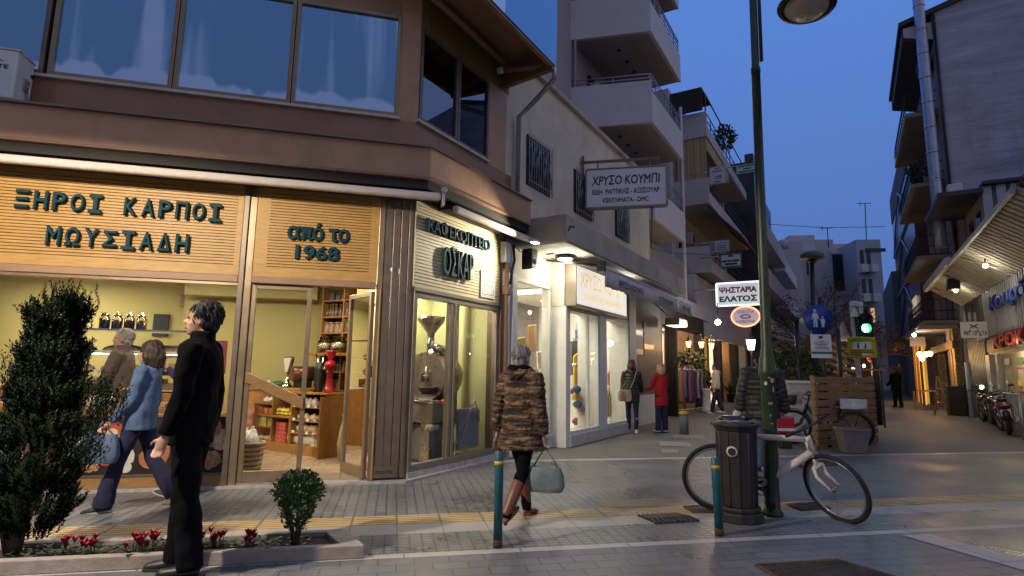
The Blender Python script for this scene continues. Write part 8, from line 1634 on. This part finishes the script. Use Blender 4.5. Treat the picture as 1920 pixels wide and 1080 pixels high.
        me = remesh(b, 'hair', hm, .010, 2, .010, (34, 34, 9)); bm = bmesh.new(); bm.from_mesh(me); q = w_.mesh('wisps', hm); bm.from_mesh(q); bm.to_mesh(me); bm.free(); bpy.data.meshes.remove(q); putmesh(me, 'hair', t)
    # -- trousers
    bm_ = bottom; b = MB()
    rings(b, [(0, hip.y, hip.z - .10, bm_.get('hip', .165) * .9, .115), (0, hip.y, hip.z + .0, bm_.get('hip', .165), .125), (0, (hip + L(.12)).y, (hip + L(.12)).z, .150, .105)])
    for i in (0, 1):
        h, k, a, _, _ = J[i]; rt, rk, ra = bm_['r']; a2 = a + (k - a) * bm_.get('short', .0) + V((0, 0, -.03 if not bm_.get('short') else 0)); b.tube([h + V((0, 0, .03)), h.lerp(k, .35), k, k.lerp(a2, .5), a2], [rt, rt * .95, rk, (rk + ra) * .5, ra], 14)
    putmesh(remesh(b, 'trousers', bm_['mat'], voxel, 3, .012, (7, 7, 6)), 'trousers', t)
    # -- shoes or boots
    for i in (0, 1):
        h, k, a, ang, p = J[i]; b = MB(); fr = Matrix.Rotation(-p, 3, 'X'); F = lambda x, y, z: a + fr @ V((x, y, z))
        if boots:
            b.tube([k.lerp(a, .22), k.lerp(a, .5), a, F(0, .01, -.03)], [.062, .062, .046, .042], 14); b.tube([F(0, -.025, -.035), F(0, .06, -.05), F(0, .13, -.062), F(0, .185, -.068)], [.040, .040, .036, .018], 12, ell=(.75, 1)); b.tube([F(0, -.035, -.03), F(0, -.045, -.084)], [.026, .016], 8)
            putmesh(remesh(b, 'boot', boots, .009, 3), 'boot', t)
        else:
            b.tube([F(0, -.055, -.045), F(0, .02, -.04), F(0, .10, -.052), F(0, .165, -.060), F(0, .19, -.062)], [.036, .044, .042, .034, .015], 12, ell=(.75, 1)); b.tube([a, F(0, 0, -.04)], [.040, .042], 10); o = putmesh(remesh(b, 'shoe', shoes[0], .009, 2), 'shoe', t)
            b = MB(); b.slab([(F(x, y, -.075).x, F(x, y, -.075).y) for x, y in ((-.034, -.085), (.034, -.085), (.042, .08), (.030, .18), (0, .20), (-.030, .18), (-.042, .08))], 0, .018)
            zs = [F(v_.x - a.x, 0, 0) for v_ in ()]
            for v_ in b.v:
                y = v_.y - a.y; base = F(0, y, -.085); v_.z = base.z + v_.z
            b.build('sole', shoes[1], o, bevel=.004)
    # -- top
    tp = top; b = MB(); g = tp.get('girth', 1.0); hem = tp.get('hem', -.05); fl = tp.get('flare', 1.0)
    Lr = []
    for f in (0, .15, .4, .7, 1.0):
        z = hem + (.10 - hem) * f; Lr.append((0, (hip + L(z)).y if z > 0 else hip.y, hip.z + z if z < 0 else (hip + L(z)).z, (.172 + (fl - 1) * .10 * (1 - f)) * g, (.130 + (fl - 1) * .08 * (1 - f)) * g))
    for z, rx, ry in ((.2, .160, .118), (.34, .172, .125), (.44, .178, .118), (.50, .165, .100), (.535, .115, .082), (.565, .072, .068), (.60, .066, .066)): Lr.append((0, (hip + L(z)).y, (hip + L(z)).z, rx * g * (sh / .195 if z > .3 else 1), ry * g))
    rings(b, Lr, 24); sl = tp.get('sleeve', .058)
    for i in (0, 1):
        p0, p1, p2, d, sx = A[i]; p3 = p2 + d * tp.get('cuff', -.005); b.tube([p0 + V((-sx * .05, 0, .0)), p0, p0.lerp(p1, .45), p1, p1.lerp(p3, .55), p3], [sl * 1.05, sl * 1.12, sl * 1.02, sl * .92, sl * .86, sl * .72], 14)
    if tp.get('hood'):
        q = hip + L(.53); b.tube([q + V((-.11, .02, .03)), q + V((-.09, -.07, .02)), q + V((0, -.12, -.02)), q + V((.09, -.07, .02)), q + V((.11, .02, .03))], [.04, .05, .065, .05, .04], 12)
    if tp.get('collar'): b.tube([hip + L(.54), hip + L(.615)], [.085, .078], 16)
    if tp.get('puff'):
        for z in [hem + .06 + .075 * k for k in range(int((.46 - hem) / .075))]:
            c_ = hip + (L(z) if z > 0 else V((0, 0, z))); b.tube([c_ + V((.165 * g * math.cos(a_), .122 * g * math.sin(a_), 0)) for a_ in [2 * PI * k / 28 for k in range(28)]], .018, 7, closed=True)
        for i in (0, 1):
            p0, p1, p2, d, sx = A[i]
            for f in (.15, .4, .65, .9): b.ball(p0.lerp(p1, f), sl * 1.06, sl * 1.06, sl * .62, 12, 8); b.ball(p1.lerp(p2, f), sl * 1.02, sl * 1.02, sl * .6, 12, 8)
    me = remesh(b, tp.get('name', 'coat'), tp['mat'], voxel, tp.get('smooth', 3), tp.get('amp', .015), tp.get('f', (8, 8, 5))); putmesh(me, tp.get('name', 'coat'), t)
    if tp.get('hoodmat'):
        q = hip + L(.545); b = MB(); b.tube([q + V((-.10, .03, .035)), q + V((-.085, -.06, .045)), q + V((0, -.095, .02)), q + V((.085, -.06, .045)), q + V((.10, .03, .035))], [.03, .042, .055, .042, .03], 12); putmesh(remesh(b, 'collar', tp['hoodmat'], .012, 3), 'collar', t)
    # hand positions in the world, for bags
    mw = Matrix.Translation(V(loc)) @ Matrix.Rotation(rz, 4, 'Z') @ Matrix.Scale(s, 4)
    t.scale = (s, s, s); t.rotation_euler = (0, 0, rz); t.location = loc
    return [mw @ (A[i][2] + A[i][3] * .12) for i in (0, 1)], [mw @ (hip + L(.5) + V((sx * sh * .7, -.02, .06))) for sx in (-1, 1)]
m_blk = M('black_cloth', (0.0035, 0.0035, 0.004), .9, spec=.08, var=.25, scale=12, bump=.3, bscale=14); m_blk2 = M('black_trousers', (0.005, 0.005, 0.006), .9, spec=.08, var=.25, scale=10, bump=.3, bscale=12)
m_denim = M('blue_denim', (0.075, 0.13, 0.235), .85, var=.3, scale=9, bump=.4, bscale=16); m_navyj = M('dark_jeans', (0.014, 0.016, 0.045), .9, var=.3, scale=9, bump=.3)
def furmat():
    m = M('striped_fur', (0.085, 0.048, 0.026), .95, var=0); t = m.node_tree; b = t.nodes['Principled BSDF']; L = t.links.new; tc = t.nodes.new('ShaderNodeTexCoord'); mp = t.nodes.new('ShaderNodeMapping'); mp.inputs['Scale'].default_value = (4, 4, 26); L(tc.outputs['Object'], mp.inputs[0])
    n = t.nodes.new('ShaderNodeTexNoise'); n.inputs['Scale'].default_value = 1.2; n.inputs['Detail'].default_value = 5; n.inputs['Distortion'].default_value = .5; L(mp.outputs[0], n.inputs['Vector']); cr = t.nodes.new('ShaderNodeValToRGB'); cr.color_ramp.elements[0].position = .40; cr.color_ramp.elements[0].color = (.022, .013, .009, 1); cr.color_ramp.elements[1].position = .68; cr.color_ramp.elements[1].color = (.27, .165, .095, 1); k = cr.color_ramp.elements.new(.52); k.color = (.11, .063, .035, 1)
    L(n.outputs[0], cr.inputs[0]); L(cr.outputs[0], b.inputs['Base Color']); n2 = t.nodes.new('ShaderNodeTexNoise'); n2.inputs['Scale'].default_value = 60; L(tc.outputs['Object'], n2.inputs['Vector']); bp = t.nodes.new('ShaderNodeBump'); bp.inputs['Strength'].default_value = .7; bp.inputs['Distance'].default_value = .02; L(n2.outputs[0], bp.inputs['Height']); L(bp.outputs[0], b.inputs['Normal']); return m
h_blk = M('black_hair', (0.006, 0.005, 0.0045), .75, var=.3, scale=30, bump=.5, bscale=60, stretch=(1, 1, .2)); h_brn = M('brown_hair', (0.035, 0.020, 0.012), .6, var=.3, scale=30, bump=.5, bscale=60, stretch=(1, 1, .2)); h_gry = M('grey_hair', (0.26, 0.24, 0.235), .6, var=.4, scale=25, bump=.6, bscale=60, stretch=(1, 1, .2)); h_red = M('auburn_hair', (0.095, 0.028, 0.020), .55, var=.3, scale=30, bump=.5, bscale=60, stretch=(1, 1, .2)); h_bld = M('blond_hair', (0.42, 0.29, 0.15), .55, var=.4, scale=30, bump=.5, bscale=60, stretch=(1, 1, .2))
sh_blk = (M('black_shoe', (0.012, 0.012, 0.012), .5), M('dark_sole', (0.02, 0.02, 0.02), .8)); sh_wht = (M('white_trainer', (0.60, 0.58, 0.58), .6, var=.08), M('white_sole', (0.7, 0.7, 0.7), .7)); sh_nvy = (M('navy_trainer', (0.03, 0.035, 0.05), .7), M('pale_sole', (0.42, 0.36, 0.30), .7))
# heading: a walker facing picture-left along the pavement looks along -QP.d
HL = math.atan2(-QP.d.y, -QP.d.x) - PI / 2
c = G(335, 1076); person('man in black jacket and trousers striding left in front of the planter', (c.x, c.y, 0), HL, 1.85, ((-.06, .10, -.05), (.07, .02, 0)), ((.06, .10, .22), (-.15, .10, .2)), m_skin, ('short', h_blk), dict(mat=m_blk, name='jacket', hem=-.12, girth=1.06, sleeve=.066, collar=True), dict(mat=m_blk2, r=(.098, .082, .078)), sh_blk, lean=-.03, head_tilt=.05, voxel=.0105)
c = G(245, 956); hd_, _s = person('woman in denim jacket and flared dark jeans walking left past the window', (c.x, c.y, 0), HL, 1.66, ((.30, .05, .12), (-.28, .35, -.35)), ((.15, .12, .5), (-.1, .10, .35)), m_skin2, ('long', h_brn, .10), dict(mat=m_denim, name='jacket', hem=-.10, girth=1.10, amp=.010, sleeve=.058, collar=True), dict(mat=m_navyj, r=(.092, .066, .095)), sh_nvy, lean=-.06, fem=True)
def handbag(label, p, w, d, h, mat_, rz, strap=None, cat='bag', drop=.0):
    p = Vector(p); t = thing('handbag', label, cat, p - Vector((0, 0, drop + h))); b = MB(); vs = []; Rm = Matrix.Rotation(rz, 3, 'Z'); top = p - Vector((0, 0, drop))
    for z, k in ((-h, .86), (-h * .75, 1.0), (-h * .35, .95), (0, .78)):
        for j in range(16):
            a = 2 * PI * j / 16; vs.append(top + Rm @ Vector((w / 2 * k * math.copysign(abs(math.cos(a)) ** .6, math.cos(a)), d / 2 * k * math.copysign(abs(math.sin(a)) ** .6, math.sin(a)), z)))
    b.add(vs, [(i * 16 + j, i * 16 + (j + 1) % 16, (i + 1) * 16 + (j + 1) % 16, (i + 1) * 16 + j) for i in range(3) for j in range(16)] + [tuple(range(15, -1, -1)), tuple(48 + j for j in range(16))], True); b.build('bag_body', mat_, t, bevel=.006)
    e1 = top + Rm @ Vector((w * .33, 0, -.01)); e2 = top + Rm @ Vector((-w * .33, 0, -.01)); b = MB(); tops = strap or [p + Vector((0, 0, .02))]; b.tube([e1] + [Vector(q) for q in tops] + [e2], .008, 6); b.build('strap', mat_ if not strap else m_wick2, t)
handbag('slouchy blue bag carried by the woman in denim', hd_[0] + Vector((.0, 0, .05)), .34, .14, .26, M('dusty_blue_bag', (0.09, 0.14, 0.23), .8, var=.2), HL + PI / 2, drop=.08)
c = G(975, 978); hd_, _s = person('grey haired woman in striped fur coat and tall brown boots walking away', (c.x, c.y, 0), R(-38), 1.66, ((.34, .10, .0), (-.22, .42, -.55)), ((-.05, .30, .15), (.0, .16, .2)), m_skin2, ('short', h_gry), dict(mat=furmat(), name='fur_coat', amp=.016, f=(26, 26, 32), hem=-.20, girth=1.16, flare=1.5, sleeve=.080, hood=True, hoodmat=m_blk), dict(mat=m_blk2, r=(.085, .060, .045)), None, lean=-.02, fem=True, boots=M('brown_leather', (0.17, 0.055, 0.025), .42, var=.25, scale=9), face=False, voxel=.0105)
handbag('grey green shopping bag in the right hand of fur coat woman', hd_[1] + Vector((0, 0, -.02)), .36, .15, .22, M('sage_bag', (0.16, 0.20, 0.19), .8, var=.3, scale=9), R(-10), drop=.16)
c = G(1186, 811); m_puff = M('black_quilt', (0.014, 0.014, 0.015), .45, var=.2, scale=10); hd_, sh_ = person('woman in black quilted coat with cross body bag facing the shop window', (c.x, c.y, 0), R(-12), 1.66, ((.02, .0, 0), (-.03, .03, 0)), ((.35, .12, .7), (.25, .12, .6)), m_skin2, ('long', h_red, .05), dict(mat=m_puff, name='quilted_coat', hem=-.22, girth=1.04, sleeve=.068, puff=True, hood=True), dict(mat=m_navyj, r=(.088, .062, .048)), sh_wht, fem=True, face=False)
p = Vector((c.x - .20, c.y - .17, .98)); handbag('beige patterned bag hanging at the side of woman in black', p, .34, .14, .26, M('beige_pattern_bag', (0.44, 0.35, 0.22), .7, var=.5, scale=16), R(10), strap=[(c.x + .02, c.y - .155, 1.20), (c.x + .09, c.y - .13, 1.42), (c.x + .10, c.y + .02, 1.47)])
c = G(1241, 811); person('blonde woman in long red coat and dark trousers beside grey panel', (c.x, c.y, 0), R(28), 1.60, ((.03, .0, 0), (-.03, .0, 0)), ((.30, .08, .9), (.1, .08, .4)), m_skin2, ('long', h_bld, .10), dict(mat=M('red_wool', (0.36, 0.008, 0.016), .9, var=.12, scale=14), name='red_coat', hem=-.26, girth=1.04, flare=1.1, sleeve=.064), dict(mat=m_navyj, r=(.092, .080, .080)), (sh_wht[0], sh_blk[1]), fem=True, face=False)
c = G(1344, 775); person('young man in white jumper and dark trousers standing near the pot plants', (c.x, c.y, 0), R(78), 1.72, ((.22, .05, .05), (-.22, .1, -.1)), ((.0, .10, .3), (.05, .10, .3)), m_skin, ('short', h_brn), dict(mat=M('cream_jumper', (0.56, 0.49, 0.40), .9, var=.08, scale=14), name='jumper', hem=-.06, girth=1.10, sleeve=.07, hood=True), dict(mat=m_navyj, r=(.10, .082, .072)), sh_wht)
c = G(1436, 884); hd_, _s = person('person in bulky dark green puffer jacket half hidden behind lamp post', (c.x, c.y, 0), R(-8), 1.72, ((.05, .0, 0), (-.05, .05, 0)), ((.05, .22, .15), (.0, .24, .2)), m_skin, ('short', h_blk), dict(mat=M('olive_puffer', (0.013, 0.014, 0.009), .5, var=.25, scale=9), name='puffer_jacket', hem=-.16, girth=1.42, sleeve=.105, puff=True, collar=True), dict(mat=M('faded_jeans', (0.09, 0.13, 0.20), .9, var=.3, scale=9), r=(.10, .085, .075)), sh_blk, face=False, lean=.05)
handbag('white patterned carrier bag held by the person in puffer jacket', hd_[0] + Vector((-.03, 0, .10)), .16, .10, .24, M('flower_bag', (0.55, 0.55, 0.55), .6, var=.45, scale=22), 0, drop=.02)
c = FP.w(-1.52, .75, .05); person('grey haired man in brown jacket seen in profile inside the nut shop', c, HL + .1, 1.78, ((.0, 0, 0), (0, 0, 0)), ((.3, .1, .6), (.2, .1, .6)), m_skin, ('short', h_gry), dict(mat=M('brown_jacket', (0.085, 0.06, 0.042), .8, var=.15), name='jacket', hem=-.15, girth=1.1, sleeve=.066, collar=True), dict(mat=m_blk2, r=(.095, .08, .07)), sh_blk)
c = FP.w(-.72, .95, .05); person('person with purple scarf and one hand raised inside the nut shop', c, HL + .5, 1.60, ((.0, 0, 0), (0, 0, 0)), ((.9, .1, 1.5), (.2, .1, .3)), m_skin2, ('long', h_brn, .10), dict(mat=M('purple_knit', (0.045, 0.03, 0.09), .9, var=.3), name='coat', hem=-.15, girth=1.04, sleeve=.06, hood=True), dict(mat=m_blk2, r=(.092, .075, .065)), sh_blk, fem=True)
c = FP.w(-2.62, 1.0, .05); person('shopper in dusty mauve coat at the far left window', c, HL + 2.6, 1.60, ((.0, 0, 0), (0, 0, 0)), ((.2, .1, .4), (.2, .1, .3)), m_skin2, ('long', h_gry, .06), dict(mat=M('mauve_coat', (0.14, 0.10, 0.11), .9, var=.2), name='coat', hem=-.2, girth=1.08, sleeve=.066), dict(mat=m_blk2, r=(.092, .075, .065)), sh_blk, fem=True, face=False)
c = G(1684, 764); person('dark silhouetted person standing far down the right side of street', (c.x, c.y, 0), R(10), 1.74, ((.05, 0, 0), (-.1, .05, 0)), ((.2, .12, .6), (.2, .12, .6)), m_skin, ('short', h_blk), dict(mat=m_blk, name='jacket', hem=-.14, girth=1.12, sleeve=.07, collar=True), dict(mat=m_blk2, r=(.10, .085, .075)), sh_blk, face=False, voxel=.02)
